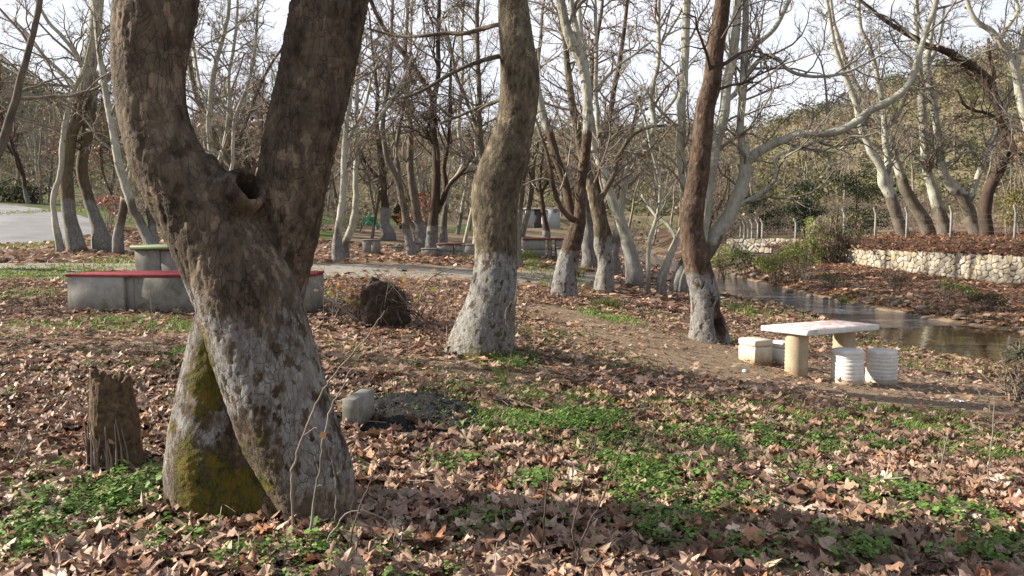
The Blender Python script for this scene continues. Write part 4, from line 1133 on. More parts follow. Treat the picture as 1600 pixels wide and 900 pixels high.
make_tree('plane with whitewashed foot partly hidden beside the curved mid-clearing trunk, blue post behind it',
  [([(809, 420, 18), (807, 395, 14), (808, 365, 12), (811, 335, 11), (814, 305, 11), (817, 275, 10), (824, 245, 9), (829, 210, 8), (832, 170, 7), (838, 120, 6), (845, 60, 5)], dict(ext=3)),
   ([(816, 370, 9, .3), (822, 345, 8, .3), (828, 318, 7.5, .3), (831, 290, 7, .3), (834, 255, 6, .3), (842, 215, 5, .3)], {})],
  27, 'bark_olive', 2.0, None, .2, 'twig_grey', (2.2, 5, 5), (2.2, 1.0, .5), .007, 3.0, 12, dry=30, seed=70)
make_tree('small bushy-headed tree with a dark trunk in front of the grey shed',
  [([(854, 362, 10), (851, 345, 8), (849, 328, 7.5), (846, 308, 7), (842, 285, 6), (846, 258, 5), (850, 225, 4)], dict(ext=2)),
   ([(848, 315, 5), (838, 295, 4, .4), (828, 270, 4, .5), (820, 240, 3, .5)], {}),
   ([(847, 300, 5), (858, 280, 4, .4), (866, 255, 3.5, .4)], {})],
  62, 'bark_dark', .6, None, 0, 'twig_brown', (3.2, 6, 5), (2.8, 1.2, .6), .012, 2.0, 10, dry=900, seed=71, dry_cols=np.array([(.16, .15, .05), (.22, .18, .07), (.25, .15, .06)]))
make_tree('thick grey whitewashed trunk behind the knobbly-footed plane',
  [([(925, 406, 30), (922, 380, 25), (919, 350, 23), (917, 320, 21), (914, 290, 18), (912, 250, 15), (916, 200, 12), (922, 150, 10), (930, 80, 8)], dict(ext=3))],
  30, 'bark_grey', 2.2, None, .2, 'twig_brown', (2.2, 6, 5), (2.6, 1.1, .55), .008, 3.2, 14, dry=60, seed=72)
# planes on the walled terrace over the stream
TB = .70
make_tree('terrace plane with two pale upper stems, first of the row behind the fence',
  [([(1413, 373, 19), (1405, 348, 18), (1398, 325, 17), (1390, 303, 16), (1381, 285, 15), (1376, 262, 13), (1362, 238, 11), (1348, 205, 10), (1338, 165, 9.5), (1328, 140, 9), (1315, 105, 8), (1305, 75, 7), (1298, 40, 6), (1290, -10, 5)], dict(ext=3)),
   ([(1391, 306, 12), (1389, 280, 11, .2), (1387, 250, 10, .3), (1383, 215, 9.5, .4), (1381, 180, 9, .4), (1374, 140, 8, .4), (1366, 100, 7.5, .4), (1357, 70, 7, .4), (1345, 45, 6, .4), (1340, -10, 5, .4)], dict(ext=3)),
   ([(1384, 205, 6, .4), (1400, 185, 5, .4), (1412, 160, 4, .4), (1425, 120, 3, .4)], {})],
  49, 'bark_grey', 0, 3.2, .2, 'twig_grey', (2.0, 6, 6), (3.2, 1.4, .65), .010, 3.0, 12, dry=90, seed=81)
make_tree('terrace plane with a slanting dark trunk, second of the row behind the fence',
  [([(1453, 370, 20), (1444, 350, 19), (1435, 330, 18), (1424, 312, 17), (1415, 296, 16), (1407, 272, 15), (1400, 250, 13), (1393, 222, 11), (1384, 205, 10), (1368, 180, 9), (1352, 158, 8.5), (1338, 132, 8), (1325, 105, 7), (1312, 70, 6.5), (1302, 30, 6), (1297, -10, 5)], dict(ext=3)),
   ([(1400, 250, 8), (1385, 235, 6, -.4), (1362, 225, 5, -.6), (1335, 222, 4, -.9), (1310, 235, 3, -1)], {})],
  52, 'bark_grey', 0, 4.4, .2, 'twig_brown', (2.0, 6, 6), (3.2, 1.4, .65), .010, 3.4, 12, dry=90, seed=82)
make_tree('terrace plane with a tall pale slightly bent trunk, third of the row behind the fence',
  [([(1478, 369, 22), (1472, 345, 20), (1467, 322, 18), (1460, 300, 16), (1452, 278, 14), (1447, 252, 13), (1445, 225, 12.5), (1442, 195, 12), (1441, 165, 11.5), (1440, 135, 11), (1436, 105, 10), (1434, 70, 9), (1432, 35, 8), (1430, -10, 7)], dict(ext=3)),
   ([(1440, 118, 7), (1452, 100, 6, .3), (1462, 80, 5, .4), (1470, 50, 4, .4), (1476, 10, 3, .4)], {})],
  51, 'bark_grey', 0, 2.6, .2, 'twig_grey', (2.0, 6, 6), (3.2, 1.4, .65), .010, 3.4, 12, dry=70, seed=83)
make_tree('terrace plane with dark bowed trunk and tall pale stem, fourth of the fenced row',
  [([(1526, 368, 22), (1520, 345, 20), (1512, 322, 19), (1502, 304, 18), (1490, 290, 17), (1478, 275, 15), (1470, 252, 13), (1466, 225, 12), (1463, 195, 11.5), (1458, 165, 11), (1453, 138, 10.5), (1449, 112, 10), (1450, 85, 9), (1455, 50, 8), (1462, 10, 6)], dict(ext=3)),
   ([(1511, 320, 12), (1519, 300, 10, .3), (1526, 280, 9.5, .4), (1534, 255, 9, .4), (1545, 232, 9, .4), (1556, 205, 9, .4), (1568, 175, 9, .4), (1580, 140, 9, .4), (1590, 100, 8, .4), (1598, 60, 7, .4), (1606, 10, 6, .4)], dict(ext=3)),
   ([(1470, 262, 6), (1490, 250, 5, -.6), (1500, 240, 4.5, -.8), (1520, 235, 4, -1)], {})],
  50, 'bark_grey', 0, 3.4, .2, 'twig_grey', (2.0, 6, 6), (3.2, 1.4, .65), .010, 3.4, 12, dry=120, seed=84)
make_tree('terrace plane with upright dark trunk and a big dark limb arching left across the sky',
  [([(1541, 367, 22), (1539, 340, 20), (1541, 315, 19), (1549, 292, 18), (1560, 268, 17), (1568, 245, 16), (1572, 222, 15), (1571, 198, 14), (1564, 175, 13), (1557, 155, 13), (1552, 138, 13), (1543, 122, 13), (1530, 111, 13), (1515, 101, 12), (1500, 92, 12), (1482, 81, 11), (1465, 75, 10), (1447, 71, 9), (1425, 58, 8), (1405, 46, 7), (1380, 30, 6), (1355, 10, 5)], dict(ext=2)),
   ([(1552, 140, 8), (1553, 118, 6, .3), (1548, 95, 5, .4), (1545, 60, 4, .4)], {}),
   ([(1572, 205, 9), (1582, 225, 8, -.5), (1592, 240, 8, -.7), (1610, 250, 8, -.8), (1640, 252, 7, -.8)], {}),
   ([(1571, 195, 6), (1545, 178, 5, -.6), (1520, 172, 4.5, -.9), (1505, 162, 4, -1.1), (1495, 140, 3, -1.2)], {})],
  47, 'bark_dark', 0, None, .2, 'twig_dark', (2.0, 6, 6), (3.0, 1.3, .6), .009, 3.4, 14, dry=170, seed=85)
make_tree('pale plane at the far end of the terrace with a kinked forked top',
  [([(1640, 372, 26), (1628, 320, 20), (1618, 270, 17), (1610, 220, 15), (1602, 180, 14), (1594, 145, 13), (1588, 115, 12), (1577, 88, 11), (1564, 68, 10), (1550, 50, 9), (1532, 38, 8), (1518, 22, 7), (1508, -8, 6)], dict(ext=2)),
   ([(1562, 64, 7), (1572, 45, 6, .2), (1584, 28, 6, .3), (1590, 12, 5, .3), (1580, -10, 4, .3)], dict(ext=1))],
  44, 'bark_grey', 0, 2.2, .2, 'twig_grey', (2.2, 6, 6), (2.8, 1.2, .6), .009, 3.0, 12, dry=160, seed=86)

# ------------------------------------------------------------------ the wood behind: trees one can tell apart, copies of a few grown kinds
def wood_tree(kind, label, group, seed, bark, twig, H, pale=None, paint=1.2, dry=60, dens=(2.2, 8, 7), dry_cols=RUST):
    r = np.random.default_rng(seed)
    root = thing('bare_tree', label, 'tree', (0, 0, 0), 0, group)
    sts = []
    lean = r.normal(size=2) * .10
    def grow(p, d, L, ra, n, k, name):
        P = [p]; 
        for _ in range(n):
            d = d + r.normal(size=3) * .13 + np.array((0, 0, .06)); d = d / np.linalg.norm(d)
            P.append(P[-1] + d * L / n)
        P = np.array(P); Rd = ra * np.linspace(1, .22, len(P))
        C = catmull(np.concatenate([P, Rd[:, None]], 1), 3)
        gg = Geo(); tube(gg, C[:, :3], C[:, 3], k, .08, 4, seed, surf_fn(0, paint, pale, 0, seed))
        gg.build(name, M[bark], root)
        sts.append((C[:, :3], C[:, 3]))
        return P, Rd
    P, Rd = grow(np.array((0, 0, -.3)), np.array((lean[0], lean[1], 1)), H, .012 * H + .05 * r.random(), 9, 9, 'trunk')
    for j in range(kind):
        i = r.integers(2, 6)
        a = r.uniform(0, 6.28)
        grow(P[i], np.array((math.cos(a) * .7, math.sin(a) * .7, .9)), (H - P[i][2]) * r.uniform(.6, .9), Rd[i] * .72, 7, 7, 'limb')
    tg = Geo(); tips = twigs(tg, sts, 2.2, dens, (2.8, 1.3, .65), .0065, r=r)
    tg.build('twigs', M[twig], root, kind='stuff')
    if dry:
        dg = Geo(); cling(dg, tips, dry, .2, dry_cols, r); dg.build('dry_leaves', M['dead_leaf'], root, smooth=False, kind='stuff')
    return root
GW = 'bare trees standing in the wood beyond the track'
L1 = 'slender bare grey-brown tree in the wood beyond the gravel track'
L2 = 'bare tree hung with rusty dry leaves in the wood beyond the gravel track'
L3 = 'pale-stemmed bare tree in the wood beyond the gravel track'
kinds = [wood_tree(2, L1, GW, 201, 'bark_grey', 'twig_brown', 9.5), wood_tree(3, L1, GW, 202, 'bark_dark', 'twig_dark', 10.5),
         wood_tree(1, L2, 'bare trees with rusty leaves in the wood', 203, 'bark_red', 'twig_brown', 8.0, dry=260), wood_tree(2, L3, 'pale-stemmed trees in the wood', 204, 'bark_grey', 'twig_grey', 11, pale=1.5),
         wood_tree(2, L1, GW, 205, 'bark_olive', 'twig_brown', 12)]
spots = []
rs = np.random.default_rng(77)
tries = 0
while len(spots) < 60 and tries < 6000:
    tries += 1
    u = rs.uniform(-60, 1180); Y = rs.uniform(34, 78)
    p = px(u, 350, Y)
    if (800 < u < 890 and Y < 88) or (u < 110 and Y < 62) or (u > 1060 and Y < 58): continue
    if line_d(RD, np.array([p[0]]), np.array([p[1]]))[0] < 1.2 or river_d(np.array([p[0]]), np.array([p[1]]))[0] < 1.2: continue
    if 600 < u < 900 and Y < 39: continue
    if p[0] > -7 and 33 < Y < 47: continue
    if any((p[0] - a) ** 2 + (p[1] - b) ** 2 < 6 for a, b in spots): continue
    if 500 < u < 780 and Y < 60 and rs.random() < .35: continue
    spots.append((p[0], p[1]))
used = set()
MARKS = [(60, 'by the dark roadside thicket'), (165, 'behind the twin-trunked plane'), (300, 'left of the big forked tree'), (400, 'seen through the fork of the big tree'),
         (520, 'behind the big tree\'s second stem'), (600, 'behind the two white-stemmed planes'), (660, 'left of the dark forked plane'), (735, 'right of the dark forked plane'), (830, 'behind the curved plane'),
         (900, 'near the grey shed'), (960, 'behind the white leaning plane'), (1030, 'behind the crooked pale sapling'), (1090, 'behind the hollow-footed tree'), (9999, 'behind the white bank clump')]
LOOKS = ['slender grey-brown bare tree', 'dark spreading bare tree', 'rusty-leaved bare tree', 'pale-stemmed bare tree', 'tall olive-barked bare tree']
for i, (x, y) in enumerate(spots):
    k = rs.choice(5, p=[.28, .18, .20, .16, .18])
    z = float(land(np.array([x]), np.array([y]))[0])
    if k not in used:
        o = kinds[k]; used.add(k); o.location = (x, y, z); o.rotation_euler = (0, 0, rs.uniform(0, 6.28))
    else:
        o = copy_tree(kinds[k], (x, y, z), rs.uniform(0, 6.28), rs.uniform(.7, 1.15))
    uu = U0 + FPX * x / y
    o['label'] = LOOKS[k] + (' at the wood edge, ' if y < 47 else (' deep in the wood, ' if y > 62 else ' inside the wood, ')) + next(t for m_, t in MARKS if uu < m_)
# planes outside the picture on the sunny side, whose shade dapples the clearing
for j, (x, y, k, sc) in enumerate(((-13, 9.6, 3, .95), (-16.5, 13.5, 0, .9))):
    o = copy_tree(kinds[k], (x, y, h1(x, y)), 1.3 * j + .4, sc, ('pale bare plane out of view beside the road', 'bare plane out of view by the gravel track')[j])
    o['group'] = 'planes on the sunny side'

# far wood: one mass of thin stems and twigs
def far_wood():
    g = Geo(); r = np.random.default_rng(9)
    n = 170
    a = r.uniform(-.72, .30, n); d = r.uniform(72, 150, n)
    a = np.concatenate([a, r.uniform(.30, .62, 26)]); d = np.concatenate([d, r.uniform(95, 150, 26)])
    x, y = d * np.sin(a), d * np.cos(a); z = land(x, y)
    N = len(x)
    H = r.uniform(6, 10.5, N)
    t = np.linspace(0, 1, 7)
    lean = r.normal(size=(N, 2)) * .12
    P = np.stack([x[:, None] + lean[:, :1] * H[:, None] * t + .25 * r.normal(size=(N, 7)) * t, y[:, None] + lean[:, 1:] * H[:, None] * t + .25 * r.normal(size=(N, 7)) * t, z[:, None] - .3 + H[:, None] * t], 2)
    Rd = (.014 * H + .03)[:, None] * np.linspace(1, .25, 7)[None]
    tubes(g, P, Rd, 5, (.16, .12, .09))
    P1, R1 = spawn(P, Rd, 10, .18, 1, H * .36, 6, (30, 65), .08, .22, .5, .017, r); tubes(g, P1, R1, 3)
    P2, R2 = spawn(P1, R1, 7, .15, 1, np.linalg.norm(P1[:, -1] - P1[:, 0], axis=1) * .55, 4, (30, 65), .05, .28, .6, .013, r); tubes(g, P2, R2, 3)
    P3, R3 = spawn(P2, R2, 3, .2, 1, np.linalg.norm(P2[:, -1] - P2[:, 0], axis=1) * .6, 3, (30, 65), .02, .28, .7, .010, r); tubes(g, P3, R3, 3)
    g.build('far_wood', M['twig_brown'], kind='stuff')
    d_ = Geo(); cling(d_, P2[:, -1], 2200, .30, np.array([(.20, .11, .06), (.25, .14, .07), (.15, .13, .05), (.17, .09, .055)]), r)
    d_.build('far_foliage', M['dead_leaf'], kind='stuff', smooth=False)
far_wood()

def undergrowth():
    """brown twiggy thicket under and between the far trees"""
    g = Geo(); r = np.random.default_rng(29)
    n = 420
    u = np.concatenate([r.uniform(-40, 1180, 210), r.uniform(1130, 1680, 90)]); Y = np.concatenate([r.uniform(44, 92, 210), r.uniform(66, 96, 90)])
    x = (u - U0) / FPX * Y; y = Y
    k = (line_d(RD, x, y) > 1.5) & (river_d(x, y) > 1.5) & ~((u > 560) & (u < 930) & (Y < 86)) & ~((u < 120) & (Y < 64))
    x, y = x[k], y[k]; z = land(x, y); z = np.where((x > 16) & (y < 100), np.maximum(z, .7), z); N = len(x)
    S_ = r.uniform(1.0, 2.6, N); K = 9
    a = r.uniform(0, 6.28, (N, K)); t = np.linspace(0, 1, 5)[None, None, :, None]
    d = np.stack([np.cos(a) * .6, np.sin(a) * .6, np.ones_like(a)], 2) + r.normal(size=(N, K, 3)) * .25
    P = np.stack([x, y, z - .1], 1)[:, None, None] + r.normal(size=(N, K, 1, 3)) * np.array((.4, .4, 0)) + d[:, :, None] * t * S_[:, None, None, None] + r.normal(size=(N, K, 5, 3)) * .08 * t
    P = P.reshape(-1, 5, 3); Rd = np.tile(np.linspace(.022, .009, 5), (len(P), 1)); tubes(g, P, Rd, 3)
    P1, R1 = spawn(P, Rd, 6, .15, 1, np.repeat(S_, K) * .5, 4, (25, 70), .03, .28, .6, .009, r); tubes(g, P1, R1, 3)
    P2, R2 = spawn(P1, R1, 4, .15, 1, np.repeat(np.repeat(S_, K), 6) * .25, 3, (25, 70), .03, .28, .6, .008, r); tubes(g, P2, R2, 3)
    g.build('undergrowth', M['twig_brown'], kind='stuff')
    f = Geo(); cling(f, P2[:, -1], 5000, .20, np.array([(.17, .11, .065), (.13, .12, .05), (.20, .13, .08), (.10, .10, .04)]), r)
    f.build('undergrowth_leaves', M['dead_leaf'], kind='stuff', smooth=False)
undergrowth()

def clump(geo, c, rx, rz, n, size, cols, r, shell=.5):
    """leaf cards through an uneven crown"""
    p = r.normal(size=(n, 3)); p /= np.linalg.norm(p, axis=1, keepdims=True)
    k = r.uniform(shell, 1, n) ** .6
    lob = 1 + .38 * vnoise(p * 1.7 + np.asarray(c), 1.0, 3, 2)
    P = np.asarray(c) + p * (k * lob)[:, None] * np.array((rx, rx, rz))
    a = r.normal(size=(n, 3)); a /= np.linalg.norm(a, axis=1, keepdims=True)
    b = np.cross(a, r.normal(size=(n, 3))); b /= np.linalg.norm(b, axis=1, keepdims=True)
    s = (size * r.uniform(.5, 1.3, n))[:, None]
    V = np.stack([P - a * s, P + b * s * .45, P + a * s, P - b * s * .45], 1).reshape(-1, 3)
    C = np.repeat(cols[r.integers(0, len(cols), n)] * r.uniform(.6, 1.25, (n, 1)), 4, 0)
    geo.add(V, Q=np.arange(4 * n).reshape(n, 4), C=C)

def hill_scrub():
    g = Geo(); r = np.random.default_rng(19)
    n = 5200
    a = r.uniform(-.75, .72, n); d = r.uniform(100, 238, n)
    # denser to the side that shows
    keep = (a > .1) | (r.random(n) < .6)
    a, d = a[keep], d[keep]
    x, y = d * np.sin(a), d * np.cos(a); z = hill_z(a, d)
    gr = np.array([(.12, .13, .05), (.15, .155, .06), (.18, .17, .075)]); br = np.array([(.21, .165, .115), (.25, .185, .125), (.19, .16, .10)])
    dk = np.array([(.065, .085, .04), (.08, .10, .05)])
    w = n2(x, y, .035, 71, 2)
    for i in range(len(x)):
        k = w[i] + r.normal() * .3
        cols = dk if k > .5 else (gr if k > -.12 else br)
        s = r.uniform(.9, 2.5)
        clump(g, (x[i], y[i], z[i] + s * .45), s * 1.15, s * .8, 30, .33, cols, r, .25)
    m = 300
    a = np.concatenate([r.uniform(.1, .62, 210), r.uniform(-.7, .1, 90)]); d = r.uniform(105, 232, m)
    x, y = d * np.sin(a), d * np.cos(a); z = hill_z(a, d)
    for i in range(m):
        cols = (dk, gr, br, br, gr)[r.integers(0, 5)] * np.array((1, 1, 1)) * r.uniform(.75, 1.05); s = r.uniform(1.8, 3.4)
        for q in range(4):
            o_ = r.normal(size=3) * s * .42
            clump(g, (x[i] + o_[0], y[i] + o_[1], z[i] + s * .9 + o_[2] * .7), s * .62, s * .55, 34, .34, cols, r, .3)
    g.build('hillside_scrub', M['green_leaf'], smooth=False, kind='stuff')
hill_scrub()

# ------------------------------------------------------------------ shrubs and evergreens by the stream
def shrub(name, label, cat, u, v, Y, rx, rz, n, size, cols, group=None, seed=0, stems=9, twig='twig_brown', twn=1, base_v=None, mat='green_leaf', shell=.2):
    r = np.random.default_rng(seed)
    p = px(u, v, Y); z = float(land(np.array([p[0]]), np.array([Y]))[0])
    root = thing(name, label, cat, (p[0], Y, z), 0, group)
    H = max(.3, p[2] - z)
    sg = Geo(); P, Rr = [], []
    for k in range(stems):
        a = r.uniform(0, 6.28); e = np.array((math.cos(a) * rx * .8 * r.random(), math.sin(a) * rx * .8 * r.random(), H + rz * r.uniform(.2, .9)))
        s = np.array((math.cos(a) * rx * .25 * r.random(), math.sin(a) * rx * .25, -.1))
        t = np.linspace(0, 1, 6)[:, None]
        P.append(s + (e - s) * t + r.normal(size=(6, 3)) * .04 * H); Rr.append(np.linspace(.012 + .012 * H, .005, 6))
    P, Rr = np.array(P), np.array(Rr)
    tubes(sg, P, Rr, 4)
    if twn:
        P1, R1 = spawn(P, Rr, 8 * twn, .2, 1, rx * .7, 4, (25, 70), .02, .25, .6, .004, r); tubes(sg, P1, R1, 3)
        P2, R2 = spawn(P1, R1, 4, .2, 1, rx * .3, 3, (25, 70), .02, .25, .6, .003, r); tubes(sg, P2, R2, 3)
    sg.build('stems', M[twig], root, kind='stuff')
    if n:
        fg = Geo()
        m = max(3, int(rx * rz * 3 + 4))
        for k in range(m):
            q = r.normal(size=3); q /= np.linalg.norm(q)
            c = np.array((q[0] * rx * .62, q[1] * rx * .62, H + q[2] * rz * .62))
            clump(fg, c, rx * .5, rz * .5, n // m, size, cols, r, shell)
        fg.build('foliage', M[mat], root, smooth=False, kind='stuff')
    return root
GRN = np.array([(.16, .22, .045), (.20, .26, .06), (.24, .27, .075), (.27, .26, .09)])
OLV = np.array([(.09, .11, .035), (.13, .135, .045), (.18, .16, .06)])
DRK = np.array([(.018, .030, .012), (.028, .042, .016), (.040, .050, .02)])
BRN = np.array([(.18, .12, .07), (.25, .165, .10), (.14, .095, .06), (.21, .17, .09)])
shrub('bramble_bush', 'sunlit green bramble dotted with pale leaves on the far bank beside the hollow-footed tree', 'bush', 1128, 402, 40, .8, .7, 700, .07, np.concatenate([GRN, [(.34, .33, .16)]]), seed=301)
shrub('bramble_bush', 'dark green low bramble hugging the far bank upstream', 'bush', 1160, 408, 41, 1.2, .65, 800, .08, np.array([(.05, .085, .02), (.07, .10, .03), (.09, .10, .035)]), seed=302)
shrub('bramble_bush', 'bright yellow-green bramble trailing down to the stones of the far bank', 'bush', 1215, 412, 36, 1.2, .45, 800, .07, GRN, seed=303)
shrub('bramble_bush', 'yellow-green mound of bramble at the foot of the ivy curtain', 'bush', 1248, 400, 36.5, 1.1, .7, 800, .07, GRN * 1.05, seed=304)
shrub('brush_pile', 'tangled heap of brown dead brush before the small far stone wall', 'brush pile', 1222, 394, 39, .9, .55, 300, .08, BRN, seed=305, stems=18, mat='dead_leaf')
def ivy():
    r = np.random.default_rng(306)
    c = px(1300, 372, 41.5); x0, y0 = c[0], c[1]; z = h1(x0, y0)
    root = thing('ivy_curtain', 'tall curtain of hanging ivy and brown vines at the end of the stone wall', 'climbing plant', (x0, y0, z))
    sg, fg = Geo(), Geo()
    P, Rr = [], []
    for k in range(70):
        a = np.array((r.uniform(-1.5, 1.4), r.uniform(-.5, .5), 0)); top = 2.4 + .5 * r.normal() * .4 - .3 * abs(a[0])
        t = np.linspace(0, 1, 7)[:, None]
        P.append(a + np.array((r.normal() * .2, -.25 * r.random(), top)) * t + r.normal(size=(7, 3)) * .05); Rr.append(np.linspace(.022, .010, 7))
    tubes(sg, np.array(P), np.array(Rr), 4); sg.build('vines', M['twig_brown'], root, kind='stuff')
    for k in range(60):
        q = np.array((r.uniform(-1.5, 1.3), r.uniform(-.6, .4), r.uniform(.1, 2.4)))
        col = GRN if q[0] < -.3 + .5 * r.normal() else (OLV if r.random() < .5 else BRN)
        clump(fg, q, .3, .42, 34, .08, col, r, .1)
    fg.build('foliage', M['green_leaf'], root, smooth=False, kind='stuff')
ivy()
def evergreen(label, u, v0, v1, Y, w, cols, seed):
    """a dark evergreen: trunk and a rough crown of leaf clumps from v1 up to v0"""
    r = np.random.default_rng(seed)
    b = px(u, v1, Y); t = px(u, v0, Y); z = h1(b[0], Y)
    root = thing('evergreen_tree', label, 'tree', (b[0], Y, z))
    H = t[2] - z; rx = w * Y / FPX / 2
    g = Geo(); P = np.array([(0, 0, -.2), (.05, 0, H * .4), (0, .05, H * .95)]); P, R_, _ = resample(P, np.array([.14, .1, .03]), 10); tube(g, P, R_, 8)
    P1, R1 = spawn(P[None], R_[None], 26, .15, .95, rx * 1.1, 6, (50, 85), .0, .15, .4, .012, r); tubes(g, P1, R1, 4)
    g.build('trunk', M['bark_dark'], root)
    f = Geo()
    for k in range(len(P1)):
        for s in (2, 4, 5):
            clump(f, P1[k, s], rx * .34, rx * .22, 60, .09, cols, r, .1)
    f.build('crown', M['green_leaf'], root, smooth=False, kind='stuff')
evergreen('broad dark evergreen behind the ivy curtain and its fence', 1335, 262, 372, 58, 100, DRK, 311)
evergreen('dark blue-green conifer behind the small far stone wall', 1255, 285, 372, 66, 80, DRK * np.array((.9, 1.05, 1.2)), 312)
evergreen('low dark green conifer left of the other conifers across the stream', 1185, 305, 372, 70, 70, DRK * np.array((.9, 1.1, 1.1)), 313)
evergreen('small dark leafy evergreen among the trunks beside the green plastic sheet', 625, 318, 366, 62, 26, DRK * 1.2, 314)
shrub('autumn_shrub', 'yellow-leaved shrub at the far end of the terrace fence', 'bush', 1590, 325, 52, 1.4, 1.3, 800, .10, np.array([(.20, .19, .04), (.27, .22, .05), (.14, .15, .04)]), seed=321)
shrub('autumn_shrub', 'orange-leaved young tree top above the terrace by the pale kinked plane', 'bush', 1588, 225, 54, 1.3, 1.6, 500, .13, RUST * 1.1, seed=322, mat='dead_leaf')
shrub('autumn_shrub', 'small shrub with glowing orange leaves beside the dark forked plane', 'bush', 650, 340, 42, .9, .7, 160, .12, np.array([(.42, .15, .05), (.36, .12, .05)]), seed=323, mat='dead_leaf')
shrub('autumn_shrub', 'shrub holding rust-coloured leaves before the trunks, higher than its neighbour', 'bush', 667, 316, 40, .9, .5, 120, .12, np.array([(.34, .13, .06), (.27, .10, .05)]), seed=324, mat='dead_leaf')
shrub('autumn_shrub', 'low shrub of red-brown leaves beside the road behind the twin trunks', 'bush', 172, 322, 36, .8, .5, 160, .10, np.array([(.33, .12, .08), (.26, .10, .06)]), seed=325, mat='dead_leaf')
shrub('hedge_bush', 'dark thicket at the bend where the road leaves the wood', 'bush', 12, 300, 66, 3.0, 1.2, 1500, .16, DRK, seed=326)
shrub('bank_bush', 'dark leafy bush overhanging the near bank at the edge of the view', 'bush', 1618, 556, 10.5, .42, .38, 900, .035, DRK * 1.3, seed=327)
shrub('bank_bush', 'dry brown bush tangled with dead leaves on the near bank by the pool', 'bush', 1590, 605, 9.8, .38, .22, 320, .05, BRN, seed=328, stems=20, mat='dead_leaf')
for k, (u, v, Y, rx, rz, col, lb) in enumerate((
    (1400, 428, 29, .7, .30, BRN, 'low dead brown bramble on the leaf slope under the middle of the stone wall'),
    (1300, 440, 31, .7, .28, OLV, 'olive tuft of weeds on the leaf slope below the corner of the wall'),
    (1480, 448, 25, .6, .22, OLV, 'small green weed clump on the leaf slope by the pool'),
    (1545, 470, 23, .6, .24, OLV * .8, 'dark weed clump at the water side of the leaf slope'),
    (1255, 436, 34, .9, .35, BRN, 'reddish dead fern patch above the stones of the far bank'),
    (1512, 458, 27, .5, .2, GRN * .8, 'flat green weeds half way up the leaf slope'))):
    shrub('weed_clump', lb, 'plant', u, v, Y, rx, rz, 260, .06, col, seed=340 + k, stems=10)
for k, (u, v, Y, s, lb) in enumerate(((948, 482, 15.6, .30, 'pale grassy tuft at the brink of the dirt path'), (822, 405, 25, .5, 'bright green grass tuft by the foot of the plane with the blue post'),
    (890, 432, 21, .5, 'dry olive weeds between the knobbly tree and the track'), (340, 548, 9.3, .2, 'dark green plant growing beside the mossy stub of the big tree'))):
    c = ground_px(u, v)
    r = np.random.default_rng(360 + k); root = thing('grass_tuft', lb, 'plant', c)
    nb = 420; a = r.uniform(0, 6.28, nb); q = r.normal(size=(nb, 2)) * s * .45
    P0 = np.stack([q[:, 0], q[:, 1], np.full(nb, -.02)], 1)
    D = np.stack([np.cos(a) * .5, np.sin(a) * .5, np.ones(nb)], 1) * (s * r.uniform(.4, 1.1, nb))[:, None]
    wv = np.stack([-np.sin(a), np.cos(a), 0 * a], 1) * .006
    V = np.stack([P0 - wv, P0 + wv, P0 + D * .6 + wv, P0 + D * .6 - wv, P0 + D + np.stack([np.cos(a), np.sin(a), -.5 + 0 * a], 1) * s * .2], 1)
    ix = np.arange(nb)[:, None] * 5
    cc = (OLV, GRN, OLV, DRK * 1.6)[k]
    Geo().add(V.reshape(-1, 3), Q=ix + np.array([[0, 1, 2, 3]]), T=ix + np.array([[3, 2, 4]]), C=np.repeat(cc[r.integers(0, len(cc), nb)] * 1.2, 5, 0)).build('blades', M['green_leaf'], root, smooth=False, kind='stuff')

